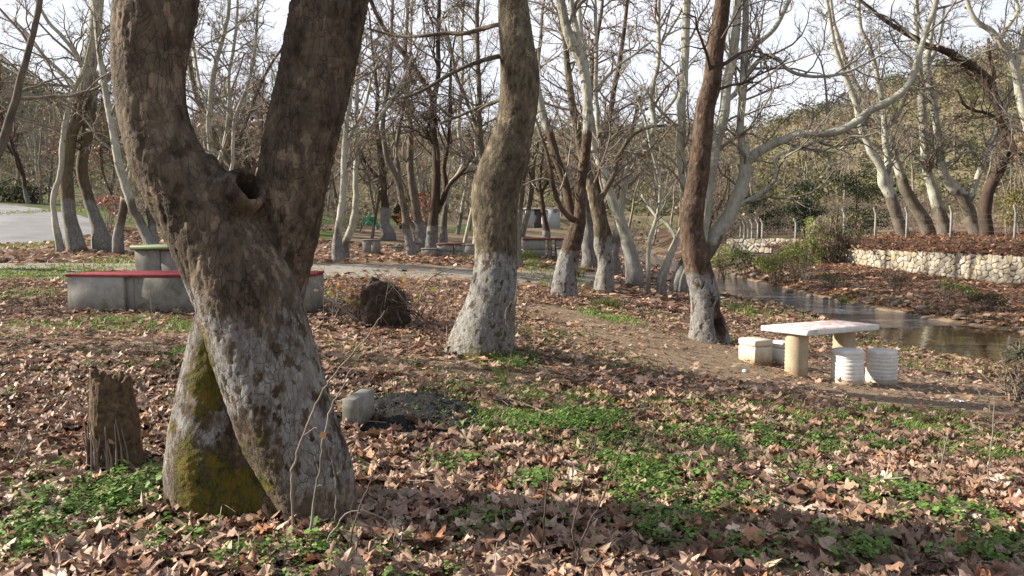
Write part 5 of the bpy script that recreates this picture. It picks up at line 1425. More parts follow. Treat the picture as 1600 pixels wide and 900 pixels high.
# ------------------------------------------------------------------ stone wall, terrace, fence
WA, WB, WC = np.array((17.0, 41.6)), np.array((20.0, 31.4)), np.array((23.4, 22.0))
WTOP = .36
def wall_xy(s):
    l1 = np.linalg.norm(WB - WA)
    return WA + (WB - WA) * s / l1 if s <= l1 else WB + (WC - WB) * (s - l1) / np.linalg.norm(WC - WB)
def clip_poly(poly, m, nrm):
    out = []
    for i in range(len(poly)):
        a, b = poly[i], poly[(i + 1) % len(poly)]
        da, db = (a - m) @ nrm, (b - m) @ nrm
        if da <= 0: out.append(a)
        if da * db < 0: out.append(a + (b - a) * da / (da - db))
    return out
def stone_wall(name, label, A, B, zt_f, zb_f, size, n_max, thick=.35, seed=5, origin=None):
    r = np.random.default_rng(seed)
    d = B - A; Ln = np.linalg.norm(d); d = d / Ln; nrm = np.array((d[1], -d[0]))
    mid = (A + B) / 2
    if nrm @ (-mid) < 0: nrm = -nrm
    root = thing(name, label, 'wall', (A[0], A[1], zb_f(0)))
    O = np.array((A[0], A[1], zb_f(0)))
    seeds = []
    s = 0
    while s < Ln:
        zb, zt = zb_f(s / Ln), zt_f(s / Ln)
        rows = max(1, round((zt - zb) / (size * .82)))
        for j in range(rows):
            seeds.append((s + size * (.5 + .32 * r.normal()), zb + (j + .5 + .25 * r.normal()) * (zt - zb) / rows))
        s += size
    seeds = np.array(seeds)
    # core of mortar behind the faces
    g = Geo()
    m = 40; ss = np.linspace(0, Ln, m)
    V = []
    for q in ss:
        zb, zt = zb_f(q / Ln) - .5, zt_f(q / Ln)
        for off, z in ((-.05, zb), (-.05, zt - .04), (-thick, zt - .03), (-thick, zb)):
            V.append((*(A + d * q + nrm * off), z))
    V = np.array(V) - O; i = np.arange(m * 4).reshape(m, 4)
    g.add(V, Q=np.stack([i[:-1], np.roll(i, -1, 1)[:-1], np.roll(i, -1, 1)[1:], i[1:]], -1).reshape(-1, 4), polys=[list(i[0]), list(i[-1][::-1])])
    g.build('mortar_core', M['mortar'], root, smooth=False)
    cnt = 0
    for k, c in enumerate(seeds):
        zb, zt = zb_f(np.clip(c[0] / Ln, 0, 1)), zt_f(np.clip(c[0] / Ln, 0, 1))
        poly = [np.array(p) for p in ((c[0] - size, zb - .12), (c[0] + size, zb - .12), (c[0] + size, zt + .03 * r.normal()), (c[0] - size, zt + .03 * r.normal()))]
        dd = np.hypot(*(seeds - c).T)
        for j in np.argsort(dd)[1:14]:
            if dd[j] > size * 2.6: break
            mvec = seeds[j] - c
            poly = clip_poly(poly, c + mvec / 2 - mvec / dd[j] * .010, mvec / dd[j])
            if len(poly) < 3: break
        if len(poly) < 3 or cnt >= n_max: continue
        poly = np.array(poly); cen = poly.mean(0)
        # drop slivers' corners
        out = .03 + .03 * r.random()
        rings = [(1.0, -.07), (1.0, out * .55), (.93, out * .9), (.6, out * (1 + .10 * r.random()))]
        V, Q, T = [], [], []
        mm = len(poly)
        jit = r.normal(size=(mm, 2)) * size * .045
        for sc, o_ in rings:
            for p in (cen + (poly - cen + jit) * sc):
                V.append((*(A + d * p[0] + nrm * (o_ + .008 * r.normal())), p[1]))
        for a in range(3):
            for b in range(mm):
                Q.append((a * mm + b, a * mm + (b + 1) % mm, (a + 1) * mm + (b + 1) % mm, (a + 1) * mm + b))
        gg = Geo().add(np.array(V) - O, Q=Q, polys=[[3 * mm + b for b in range(mm)]])
        gg.build('stone', M['stone'], root, smooth=False); cnt += 1
    return root
def zb_main(t): 
    p = WA + (WB - WA) * t
    return h1(p[0] - .25, p[1] - .1) - .02
stone_wall('stone_wall', 'long retaining wall of pale rubble stones across the stream, under the fenced terrace', WA, WB + (WC - WB) * .28, lambda t: WTOP - .05 * t, lambda t: float(np.interp(t, [0, .5, 1], [-.46, -.74, -.86])), .27, 296, seed=5)
pA, pB = px(1146, 378, 50), px(1262, 378, 47)
stone_wall('stone_wall', 'short far wall of pale stones beyond the brush heap upstream', pA[:2], pB[:2], lambda t: pA[2] + .22, lambda t: pA[2] - .5, .34, 60, seed=6)

def terrace():
    # level above the wall, from its top back to the wood
    line = [WA + np.array((-3.2, 1.2)), WA + np.array((-.1, .32)), WA + (WB - WA) * .5 + np.array((.3, .1)), WB + np.array((.32, .1)), WC + np.array((.32, .1)), WC + np.array((6, -12.))]
    n_u, n_v = 90, 50
    L = np.array(line); d = np.concatenate([[0], np.cumsum(np.linalg.norm(np.diff(L, axis=0), axis=1))]); s = np.linspace(0, d[-1], n_u)
    bx, by = np.interp(s, d, L[:, 0]), np.interp(s, d, L[:, 1])
    t = np.linspace(0, 1, n_v) ** 2.0
    dirx, diry = .72, .69
    D = t * 75
    X = bx[:, None] + dirx * D[None]; Y = by[:, None] + diry * D[None]
    Z = WTOP + .02 + .38 * sstep(0, 5, D)[None] + .012 * np.clip(D - 5, 0, 99)[None] + .06 * n2(X, Y, .7, 41, 3) * sstep(0, .6, D)[None] + 0 * X
    Z[:, 0] = WTOP - .06
    X = np.concatenate([X[:, :1], X], 1); Y = np.concatenate([Y[:, :1], Y], 1); Z = np.concatenate([Z[:, :1] - 1.6, Z], 1)
    n_v += 1
    i = np.arange(n_u * n_v).reshape(n_u, n_v)
    Q = np.stack([i[:-1, :-1], i[:-1, 1:], i[1:, 1:], i[1:, :-1]], -1).reshape(-1, 4)
    C = np.tile((.85, .12, 0), (X.size, 1)); C[:, 1] = (.15 + .4 * n2(X, Y, .25, 42, 2) * sstep(40, 60, Y)).ravel()
    Geo().add(np.stack([X.ravel(), Y.ravel(), Z.ravel()], 1), Q=Q, C=C).build('terrace_ground', M['earth'], kind='structure')
    return X[:, 1:], Y[:, 1:], Z[:, 1:]
TX, TY, TZ = terrace()
def terrace_z(x, y):
    i = np.argmin((TX - x) ** 2 + (TY - y) ** 2)
    return float(TZ.ravel()[i])

def fence(label, posts, h, wires, group=None):
    p0 = posts[0]
    root = thing('wire_fence', label, 'fence', p0, 0, group); O = np.array(p0)
    tops = []
    for p in posts:
        p = np.array(p); g = Geo()
        arm = np.array((-.62, -.5, 0)) / .8
        P = np.array([p + (0, 0, -.4), p + (0, 0, h * .5), p + (0, 0, h * .80), p + np.array((0, 0, h * .86)) + arm * .03, p + np.array((0, 0, h)) + arm * .26]) - O
        tube(g, P, np.array([.075, .072, .068, .066, .055]) * 1.0, 4, .04, 9, 1)
        g.build('fence_post', M['fence_concrete'], root, smooth=False)
        tops.append(P)
    for w in wires:
        g = Geo()
        for a, b in zip(tops[:-1], tops[1:]):
            A_ = a[1] * 0 + np.array((a[0][0], a[0][1], a[0][2] + .4 + h * w)); B_ = np.array((b[0][0], b[0][1], b[0][2] + .4 + h * w))
            t = np.linspace(0, 1, 6)[:, None]
            Pw = A_ + (B_ - A_) * t - np.array((0, 0, .03)) * (4 * t * (1 - t)) + np.array((0, -.07, 0))
            tube(g, Pw, np.full(6, .003), 4, cap=False)
        g.build('wire', M['wire'], root)
    return root
fp = []
for u, v, Y in ((1720, 378, 34.5), (1585, 378, 38), (1485, 380, 41.5), (1416, 380, 44), (1367, 380, 46), (1318, 380, 48.5)):
    p = px(u, v, Y); p[2] = terrace_z(p[0], p[1]) - .02; fp.append(p)
fence('fence of bent-topped concrete posts and wires along the leafy terrace over the stone wall', fp, 1.75, (.12, .3, .48, .64, .78))
fp = []
for u, v, Y in ((1272, 376, 47.5), (1243, 376, 48), (1191, 376, 49.3), (1184, 376, 50.5), (1175, 376, 51.5), (1169, 376, 52.5), (1163, 376, 54), (1157, 376, 55.5)):
    p = px(u, 378, Y); fp.append(p - np.array((0, 0, .1)))
fence('far fence of thin concrete posts over the short far stone wall', fp, 1.5, (.2, .45, .7))

# ------------------------------------------------------------------ picnic table and stools by the stream
def slab(geo, corners, z0, z1, bev=.012, C=None, chip=0):
    """a plate with the given ground-plan corners and a small chamfer"""
    c = np.array(corners, float); cen = c.mean(0); V = []
    if chip:
        c = np.concatenate([a + (b - a) * np.linspace(0, 1, 24, endpoint=False)[:, None] for a, b in zip(c, np.roll(c, -1, 0))])
        w = np.stack([c[:, 0], c[:, 1], 0 * c[:, 0]], 1)
        c = c * (1 - chip * np.clip(vnoise(w, 11, 3, 3), 0, 1) - chip * .5 * np.clip(vnoise(w, 30, 4, 2), 0, 1))[:, None]
    m = len(c)
    for z, k in ((z0, bev), (z0 + bev, 0), (z1 - bev, 0), (z1, bev)):
        e = c - cen; e = e * (1 - k / np.linalg.norm(e, axis=1, keepdims=True))
        for p in cen + e: V.append((*p, z))
    Q = [(r * m + i, r * m + (i + 1) % m, (r + 1) * m + (i + 1) % m, (r + 1) * m + i) for r in range(3) for i in range(m)]
    geo.add(np.array(V), Q=Q, polys=[list(range(m))[::-1], [3 * m + i for i in range(m)]], C=C)
def lathe(geo, prof, k=40, c=(0, 0), wob=0, seed=0):
    a = np.linspace(0, 2 * np.pi, k, endpoint=False); V = []
    for r_, z in prof:
        V += [(c[0] + r_ * math.cos(t), c[1] + r_ * math.sin(t), z) for t in a]
    V = np.array(V)
    if wob: V[:, :2] *= (1 + wob * vnoise(V, 5, seed, 2))[:, None] if c == (0, 0) else 1
    m = len(prof); i = np.arange(m * k).reshape(m, k); j = np.roll(i, -1, 1)
    geo.add(V, Q=np.stack([i[:-1], j[:-1], j[1:], i[1:]], -1).reshape(-1, 4), polys=[list(i[0][::-1]), list(i[-1])])
tc = np.array((4.2, 10.85)); tz = h1(*tc)
TT = .215
def picnic_table():
    root = thing('picnic_table', 'white concrete picnic table with worn reddish top beside the stream', 'table', (tc[0], tc[1], tz))
    O = np.array((tc[0], tc[1], tz))
    corners = [px(1262, 518, 10.4)[:2] - O[:2], px(1374, 510, 11.05)[:2] - O[:2], px(1303, 504, 11.6)[:2] - O[:2], px(1189, 511, 10.95)[:2] - O[:2]]
    zt = TT - tz
    g = Geo(); slab(g, corners, zt - .075, zt, .010, None, .035)
    # the red worn paint lies on the top face only
    o = g.build('table_top', M['white_paint'], root, smooth=False)
    o.data.materials.append(M['worn_top'])
    for p in o.data.polygons:
        if p.normal.z > .9: p.material_index = 1
    for (u, v, Y, r_) in ((1244, 580, 10.75, .150), (1318, 560, 11.35, .150)):
        c = px(u, v, Y)[:2]; zb = h1(*c)
        prof = []
        hh = zt - .077 - (zb - tz) + .06
        for q in range(25):
            z = (zb - tz) - .06 + hh * q / 24
            prof.append((r_ + (.004 if q % 2 else -.003), z))
        g = Geo(); lathe(g, prof, 40, (c[0] - O[0], c[1] - O[1]))
        g.build('leg', M['concrete_tan'], root)
picnic_table()
def drum_stool(label, u, v, Y, w, h, seed):
    c = px(u, v, Y)[:2]; zb = h1(*c)
    root = thing('concrete_stool', label, 'stool', (c[0], c[1], zb), seed * .7, 'concrete stools round the picnic table')
    r_ = w / 2; prof = [(r_ * .99, -.06)]
    n = 9
    for k in range(n):
        z0, z1 = h * k / n, h * (k + 1) / n
        e = .0035 * random.uniform(-1, 1); prof += [(r_ - .004 + e, z0 + .002), (r_ + e, z0 + .010), (r_ + .001 + e, (z0 + z1) / 2), (r_ + e, z1 - .009), (r_ - .003 + e, z1 - .002)]
    prof[-1] = (r_ - .012, h); prof += [(r_ - .03, h + .006), (r_ * .5, h + .007)]
    g = Geo(); lathe(g, prof, 48, (0, 0), .012, seed)
    g.build('drum', M['white_paint'], root)
drum_stool('white ribbed cylinder stool in front of the table, the nearer of two', 1323, 598, 10.62, .405, .46, 1)
drum_stool('white ribbed cylinder stool, mossy grey on one side, nearest the pool', 1377, 590, 10.95, .405, .455, 2)
def box_stool(label, u, v, Y, sx, sy, h, rz, mat):
    c = px(u, v, Y)[:2]; zb = h1(*c)
    root = thing('concrete_stool', label, 'stool', (c[0], c[1], zb), rz, 'concrete stools round the picnic table')
    g = Geo(); g.box((0, 0, h * .36 - .03), (sx, sy, h * .72 + .06), 0, bevel=.012); g.build('base_block', M[mat], root, smooth=False)
    g = Geo(); g.box((.003, .002, h * .865), (sx + .008, sy + .006, h * .27 - .004), 0, bevel=.012); g.build('seat_block', M[mat], root, smooth=False)
box_stool('square yellowed concrete block stool with a horizontal seam, by the hollow-footed tree', 1180, 560, 11.7, .33, .36, .36, rad(24), 'white_block')
box_stool('tall narrow white block stool half hidden by the front table leg', 1221, 556, 11.75, .17, .24, .37, rad(20), 'white_paint')
def lump(name, label, cat, u, v, s, mat, seed, sc=(1, .8, .6), group=None, at=None, lift=.3):
    c = ground_px(u, v) if at is None else at
    me_r = np.random.default_rng(seed)
    g = Geo()
    k, m = 12, 8
    V = []
    for i in range(m + 1):
        ph = math.pi * i / m
        for j in range(k):
            th = 2 * math.pi * j / k
            V.append((math.sin(ph) * math.cos(th), math.sin(ph) * math.sin(th), -math.cos(ph)))
    V = np.array(V); V = V * (1 + .28 * vnoise(V, 1.5, seed, 3))[:, None]
    V = np.sign(V) * np.abs(V) ** .85 * np.array(sc) * s + np.array((0, 0, s * sc[2] * lift))
    i = np.arange((m + 1) * k).reshape(m + 1, k); j = np.roll(i, -1, 1)
    g.add(V, Q=np.stack([i[:-1], j[:-1], j[1:], i[1:]], -1).reshape(-1, 4))
    o = g.build(name, M[mat], smooth=False, loc=[float(q) for q in c])
    o.rotation_euler = (0, 0, seed * 1.1)
    return tag(o, label, cat, group)
lump('white_stone', 'small white stone lying at the foot of the front table leg', 'stone', 1219, 567, .055, 'white_plastic', 3)
lump('plastic_bottle', 'crushed bluish clear plastic scrap on the leaves left of the table', 'litter', 1163, 581, .05, 'white_plastic', 4, (1.5, .6, .4))
lump('white_stone', 'flat white chip lying on the turf past the stools', 'stone', 1496, 627, .05, 'white_plastic', 5, (1.6, .8, .3))
lump('white_stone', 'pale flat chip in the grass, the nearer one towards the pool', 'stone', 1472, 679, .05, 'white_plastic', 6, (1.8, .8, .3))
RK = [(1180, 432, .42, 'brownish boulder with flat face at the head of the riffle'), (1150, 430, .22, 'pale stone in shallow water left of the boulder'), (1196, 437, .25, 'dark boulder tucked behind the flat-faced one'),
      (1230, 464, .32, 'leaf-covered mossy rock in the middle of the riffle'), (1265, 468, .25, 'flat brown rock at the riffle beside the leaf-covered one'), (1312, 481, .12, 'small black rock standing in the water with a green sprig'),
      (1400, 478, .25, 'dark flat rock at the foot of the leaf slope'), (1440, 486, .28, 'wide flat stone at the pool edge below the leaf slope'), (1360, 474, .2, 'low grey stone on the far shore between two others'),
      (1452, 562, .16, 'pale square stone on the near shore of the pool'), (1432, 560, .18, 'dark long stone on the near shore of the pool'), (1500, 497, .22, 'brown stone on the far shore of the pool'), (1290, 470, .16, 'small pale stone at the end of the riffle')]
for k, (u, v, s, lb) in enumerate(RK):
    c = ground_px(u, v); c[2] = max(c[2], WATER - .02)
    lump('stream_rock', lb, 'rock', u, v, s * .72, 'river_rock', 400 + k, (1, .75, .5), 'rocks along the stream', c, .45)
for k, (u, v, s) in enumerate(((1213, 428, .2), (1170, 440, .15), (1250, 452, .15), (1330, 472, .18), (1385, 482, .14), (1425, 490, .16), (1470, 500, .16), (1530, 510, .2))):
    pass
shrub('water_plant', 'bright green sprig growing on the black rock in the water', 'plant', 1318, 472, 27.0, .22, .14, 90, .06, GRN * 1.3, seed=345, stems=5, twn=0)
def drift():
    g = Geo(); P = np.array([px(1462, 570, 15.2), px(1480, 567, 15.4), px(1498, 568, 15.3), px(1512, 572, 15.1)])
    for p in P: p[2] = h1(p[0], p[1]) + .05
    P, R_, _ = resample(P, np.array([.03, .07, .06, .03]), 12); tube(g, P, R_, 8, .2, 6, 3)
    tag(g.build('driftwood', M['concrete_tan']), 'bleached piece of driftwood on the near shore of the pool', 'driftwood')
drift()

# ------------------------------------------------------------------ red bench and green table on the verge
def red_bench():
    A = px(107, 480, 12.3); zb = h1(-5.2, 12.6) - .05
    root = thing('concrete_bench', 'long concrete block bench with red wooden slats behind the forked tree', 'bench', (A[0], A[1], zb))
    O = np.array((A[0], A[1], zb))
    top = px(107, 429, 12.3)[2] - zb
    g = Geo()
    W_ = 1.55; D_ = .92
    x1 = 3.72
    def blk(name, x0, x1_, mat, hh=top - .05, z0=.10, y0=0, y1=D_):
        gg = Geo(); gg.box(((x0 + x1_) / 2, (y0 + y1) / 2, (z0 + hh) / 2), (x1_ - x0, y1 - y0, hh - z0), 0, bevel=.009)
        q = gg.V[0]; gg.V[0] = q + (.006 * np.stack([vnoise(q, 3, 1), vnoise(q, 3, 2), 0 * q[:, 0]], 1))
        gg.build(name, M[mat], root, smooth=False)
    blk('block', 0, .86, 'concrete_pale', top - .045, .10, -.02, D_)
    blk('infill_block', .86, 1.02, 'concrete_grey', top - .06, .0, .05, D_)
    blk('block', 1.02, 1.98, 'concrete_grey', top - .045, .02, .015, D_)
    blk('block', 2.0, 2.9, 'concrete_grey', top - .045, .02, .01, D_)
    blk('block', 2.92, x1, 'concrete_grey', top - .045, .08, 0, D_)
    gg = Geo(); gg.box((x1 / 2, D_ / 2 + .02, -.03), (x1 - .05, D_ - .12, .28), 0, bevel=.03); gg.build('footing', M['concrete_grey'], root, smooth=False)
    n = 7
    for k in range(n):
        gg = Geo(); w = (D_ + .05) / n
        gg.box((x1 / 2 + .01 * random.uniform(-1, 1), -.03 + (k + .5) * w, top - .018 + random.uniform(-.004, .004)), (x1 + .03, w - .022, .042), random.uniform(-.004, .004), bevel=.005)
        gg.build('slat', M['red_paint'], root, smooth=False)
red_bench()
def green_table():
    A = px(205, 385, 13.6); zb = h1(A[0] + .5, 13.9) - .04
    root = thing('concrete_table', 'concrete picnic table with flat green top behind the red bench', 'table', (A[0], A[1], zb))
    zt = px(205, 384, 13.6)[2] - zb
    g = Geo(); g.box((1.25, .42, zt - .03), (2.5, .95, .07), 0, bevel=.008); g.build('table_top', M['green_paint'], root, smooth=False)
    for x in (.04, 1.62):
        g = Geo(); g.box((x + .22, .40, (zt - .07) / 2 - .05), (.42, .8, zt + .03), 0, bevel=.012); g.build('block', M['concrete_grey'], root, smooth=False)
        g = Geo(); g.box((x + .62, .42, (zt - .07) / 2 - .05), (.36, .8, zt + .02), 0, bevel=.012); g.build('block', M['concrete_grey'], root, smooth=False)
green_table()

# far picnic sets
def far_table(label, u0, u1, vt, vb, Y, depth, legs, top_mat, over=0):
    a, b = px(u0, vb, Y), px(u1, vb, Y); zt = px(u0, vt, Y)[2]; zb = h1((a[0] + b[0]) / 2, Y) - .05
    root = thing('picnic_table', label, 'table', (a[0], Y, zb))
    w = b[0] - a[0]; H = zt - zb
    g = Geo(); g.box((w / 2, depth / 2, H - .04), (w, depth, .08), 0, bevel=.01); g.build('table_top', M[top_mat], root, smooth=False)
    for p, q in legs:
        x0, x1 = w * p, w * q
        rows = 2
        for r_ in range(rows):
            hh = (H - .082) / rows
            g = Geo(); g.box(((x0 + x1) / 2, depth / 2 - .02 * r_, hh * (r_ + .5)), (x1 - x0, depth * .82, hh - .012), 0, bevel=.01); g.build('block', M['concrete_pale'], root, smooth=False)
def far_seat(label, u0, u1, vt, vb, Y, mat='concrete_pale', topm='concrete_grey'):
    a, b = px(u0, vb, Y), px(u1, vb, Y); zt = px(u0, vt, Y)[2]; zb = h1((a[0] + b[0]) / 2, Y) - .05
    root = thing('concrete_bench', label, 'seat', (a[0], Y, zb)); w = b[0] - a[0]; H = max(.25, zt - zb)
    n = max(1, round(w / .45))
    for k in range(n):
        g = Geo(); g.box((w * (k + .5) / n, .25, (H - .06) / 2), (w / n - .015, .46, H - .06), 0, bevel=.012); g.build('block', M[mat], root, smooth=False)
    g = Geo(); g.box((w / 2, .25, H - .028), (w + .04, .52, .055), 0, bevel=.01); g.build('seat_slab', M[topm], root, smooth=False)
far_table('concrete block picnic table with a dark red top across the track', 682, 724, 380, 402, 34.5, .8, ((.02, .62), (.68, .96)), 'red_worn')
far_table('concrete block picnic table with red top and gaps between its blocks, past the curved tree', 817, 881, 372, 402, 34, 1.0, ((.0, .55), (.62, .72), (.80, .97)), 'red_worn')
far_seat('pale two-block concrete seat left of the dark red table', 658, 682, 388, 402, 34.2)
far_seat('mossy green-grey concrete seat right of the dark red table', 722, 746, 381.5, 401, 34.5)
far_seat('small red-topped concrete seat behind the pale two-block seat', 636.5, 654, 380, 392, 38, 'concrete_pale', 'red_worn')
far_seat('low pale slab seat at the far left of the picnic sets', 610, 628, 385, 393, 38)
far_seat('pale concrete seat at the end of the red table past the curved tree', 870, 891, 386, 401, 33.5)
far_seat('broken grey concrete seat on the verge near the white-stemmed planes', 566, 592, 374, 386, 33, 'concrete_grey')
for k, (u, v, h_, w_, Y, mat, nm, lb, ct) in enumerate(((800, 387, .95, .11, 33.5, 'blue_paint', 'blue_post', 'blue post mostly hidden behind the curved mid-clearing trunk', 'post'), (148, 318, .75, .12, 44, 'white_paint', 'marker_post', 'small white marker post beside the road', 'post'))):
    p = px(u, v, Y); z = h1(p[0], Y)
    root = thing(nm, lb, ct, (p[0], Y, z))
    g = Geo(); lathe(g, [(w_, -.2), (w_, h_ * .96), (w_ * .8, h_)], 14); g.build('shaft', M[mat], root)
    g = Geo(); lathe(g, [(w_ * 1.12, h_ * .78), (w_ * 1.12, h_ * .86)], 14); g.build('band', M['white_paint'] if k == 0 else M['concrete_grey'], root)
def sheet():
    p = px(577, 345, 58); z = float(land(p[:1], np.array([58.]))[0])
    n = 12; u, v = np.meshgrid(np.linspace(-.75, .75, n), np.linspace(0, 1, n))
    x = u * (.5 + .5 * v[::-1]); zz = .75 * v * (1 - .35 * u ** 2); y = .15 * np.sin(u * 9) + .12 * n2(u, v, 6, 3)
    V = np.stack([x.ravel(), y.ravel(), zz.ravel()], 1); i = np.arange(n * n).reshape(n, n)
    Q = np.stack([i[:-1, :-1], i[:-1, 1:], i[1:, 1:], i[1:, :-1]], -1).reshape(-1, 4)
    o = Geo().add(V, Q=Q).build('plastic_sheet', M['green_plastic'], loc=(p[0], 58, max(z, p[2] - .35)))
    m = o.modifiers.new('t', 'SOLIDIFY'); m.thickness = .02
    tag(o, 'crumpled green plastic sheet left among the trees of the wood', 'plastic sheet')
sheet()

def shed():
    Y = 85; a, b = px(820, 358, Y), px(877, 358, Y); z = float(land(np.array([a[0]]), np.array([Y]))[0]) - .1
    zt = px(820, 327, Y)[2] - z
    root = thing('shed', 'small flat-roofed blue-grey shed with a dark doorway at the end of the clearing', 'shed', (a[0], Y, z))
    w = b[0] - a[0]
    g = Geo()
    for bx_ in (((.1, 1.0, 0, zt)), ((1.0, 1.75, 2.05, zt)), ((1.75, w - .1, 0, zt))):
        x0, x1, z0, z1 = bx_
        if z1 - z0 < .02: continue
        g.box(((x0 + x1) / 2, 1.4, (z0 + z1) / 2), (x1 - x0, 2.6, z1 - z0))
    g.build('wall', M['shed_wall'], root, smooth=False)
    g = Geo(); g.box((w / 2 - .05, 1.35, zt + .07), (w + .3, 3.1, .14), 0, bevel=.02); g.build('roof', M['shed_roof'], root, smooth=False)
    g = Geo(); g.box((1.375, .25, 1.02), (.74, .06, 2.04), 0, bevel=.01); dr = g.build('door', M['shed_door'], root, smooth=False)
    g = Geo(); g.box((1.65, .20, 1.0), (.04, .06, .14), 0, bevel=.01); g.build('handle', M['wire'], dr, smooth=False)
    g = Geo()
    for k in range(3): g.box((w - .75 + k * .12, .085, zt - .25), (.05, .02, .22))
    g.build('vent', M['shed_door'], root, smooth=False)
    g = Geo(); g.box((w / 2, .0, -.02), (w + .4, .3, .16), 0, bevel=.02); g.build('step', M['white_paint'], root, smooth=False)
shed()

# ------------------------------------------------------------------ stumps and the fire pit
def stump():
    Y = 4.95; b = px(188, 748, Y); z = h1(b[0], Y)
    root = thing('tree_stump', 'rotten upright stump with a ragged hollow top beside the big forked tree', 'stump', (b[0], Y, z))
    O = np.array((b[0], Y, z))
    top = px(180, 588, Y)[2] - z
    k, m = 90, 60; V = []
    sd_ = np.random.default_rng(4)
    for i in range(m):
        t = i / (m - 1); zz = -.12 + (top + .12) * t
        r_ = np.interp(t, [0, .08, .2, .4, .62, .85, 1], [.25, .185, .15, .125, .135, .118, .105])
        cx = np.interp(t, [0, .3, .6, 1], [.03, .0, -.02, -.03])
        for j in range(k):
            a = 2 * math.pi * j / k
            V.append((cx + r_ * math.cos(a), r_ * math.sin(a), zz))
    V = np.array(V); A_ = np.arctan2(V[:, 1], V[:, 0])
    q = np.stack([np.cos(A_) * 2.2, np.sin(A_) * 2.2, V[:, 2] * 1.2], 1)
    k1 = 1 + .26 * vnoise(q, 1.3, 7, 3) + .07 * vnoise(q * np.array((3, 3, .6)), 2, 8, 3) - .06 * (1 - sstep(0, .2, np.abs(vnoise(q * np.array((4, 4, .5)), 2, 10, 2))))
    V[:, 0] *= k1; V[:, 1] *= k1
    V[:, 2] += sstep(.6, 1, V[:, 2] / top) * .08 * vnoise(q * np.array((.8, .8, .2)), 2.0, 9, 3)
    i = np.arange(m * k).reshape(m, k); j = np.roll(i, -1, 1)
    Q = np.stack([i[:-1], j[:-1], j[1:], i[1:]], -1).reshape(-1, 4)
    # hollow inside
    top_r = V[-k:]; ins = top_r * np.array((.72, .72, 1)); ins2 = top_r * np.array((.55, .55, 1)) - np.array((0, 0, .12))
    V = np.concatenate([V, ins, ins2]); i2 = np.arange((m - 1) * k, (m + 2) * k).reshape(3, k); j2 = np.roll(i2, -1, 1)
    Q = np.concatenate([Q, np.stack([i2[:-1], j2[:-1], j2[1:], i2[1:]], -1).reshape(-1, 4)])
    Geo().add(V, Q=Q, polys=[list(i2[-1])]).build('trunk', M['wood_rot'], root)
    g = Geo(); r = np.random.default_rng(5)
    for n_ in range(34):
        a = r.uniform(1.8, 5.6); x, y = .14 * math.cos(a) - .02, .14 * math.sin(a)
        h_ = r.uniform(.25, .6) * top
        P = np.array([(x * 1.15, y * 1.15, .02), (x * 1.12, y * 1.12, h_ * .5), (x * 1.05 + .02 * r.normal(), y * 1.1, h_)]); P, R_, _ = resample(P, np.array([.009, .006, .003]), 7)
        tube(g, P, R_, 5)
    g.build('dead_shoots', M['twig_brown'], root, kind='stuff')
    lf_ = Geo(); cling(lf_, np.array([(0.02, -.17, top * .42)]), 1, .075, np.array([(.30, .18, .11)]), r); lf_.build('caught_leaf', M['dead_leaf'], root, smooth=False)
stump()
def root_stump():
    Y = 11.6; b = px(590, 500, Y); z = h1(b[0], Y)
    root = thing('tree_stump', 'dark upturned root stump sprouting thin shoots between the two big planes', 'stump', (b[0], Y, z))
    r = np.random.default_rng(8)
    k, m = 60, 32; V = []
    for i in range(m + 1):
        ph = math.pi * i / m
        for j in range(k):
            th = 2 * math.pi * j / k; V.append((math.sin(ph) * math.cos(th), math.sin(ph) * math.sin(th), -math.cos(ph)))
    V = np.array(V); V *= (1 + .42 * vnoise(V, 1.9, 3, 3) + .22 * vnoise(V * np.array((1, 1, .3)), 6, 4, 3))[:, None]
    V = np.sign(V) * np.abs(V) ** .8 * np.array((.36, .33, .40)) + np.array((.05 + .1 * V[:, 2:3].mean(), 0, .22))
    i = np.arange((m + 1) * k).reshape(m + 1, k); j = np.roll(i, -1, 1)
    Geo().add(V, Q=np.stack([i[:-1], j[:-1], j[1:], i[1:]], -1).reshape(-1, 4)).build('root_ball', M['root_wood'], root)
    g = Geo()
    base = np.array([(.06, 0, .05), (.06, 0, .5)]); 
    P0 = []
    for n_ in range(80):
        q = r.normal(size=3); q /= np.linalg.norm(q); q[2] = abs(q[2]) * .8
        a = q * np.array((.35, .33, .32)) + np.array((.06, 0, .20)); d = q + np.array((0, 0, -.9)) + r.normal(size=3) * .3
        L_ = r.uniform(.15, .4); t = np.linspace(0, 1, 5)[:, None]
        P0.append(a + q * .12 * np.sin(t * 2.5) + d / np.linalg.norm(d) * t ** 1.5 * L_)
    tubes(g, np.array(P0), np.tile(np.linspace(.008, .003, 5), (80, 1)), 4); g.build('roots', M['twig_dark'], root, kind='stuff')
    g = Geo(); P = []
    for n_ in range(34):
        a = np.array((r.uniform(-.75, .8), r.uniform(-.35, .35), .05)); d = np.array((r.normal() * .45, r.normal() * .35, 1)); L_ = r.uniform(.35, 1.1)
        t = np.linspace(0, 1, 8)[:, None]; P.append(a + d * t * L_ + np.array((r.normal() * .25, r.normal() * .2, -.18)) * t ** 2 * L_)
    P = np.array(P); Rr = np.tile(np.linspace(.007, .0025, 8), (len(P), 1)); tubes(g, P, Rr, 4)
    P1, R1 = spawn(P, Rr, 5, .25, 1, .35, 5, (30, 65), .02, .3, .7, .002, r); tubes(g, P1, R1, 3)
    g.build('shoots', M['twig_brown'], root, kind='stuff')
    lg = Geo(); cling(lg, np.concatenate([P[:8, -1], P1[:30, -1]]), 46, .085, np.array([(.34, .32, .04), (.42, .30, .05), (.40, .17, .06), (.30, .09, .06)]), r)
    lg.build('autumn_leaves', M['green_leaf'], root, smooth=False, kind='stuff')
root_stump()
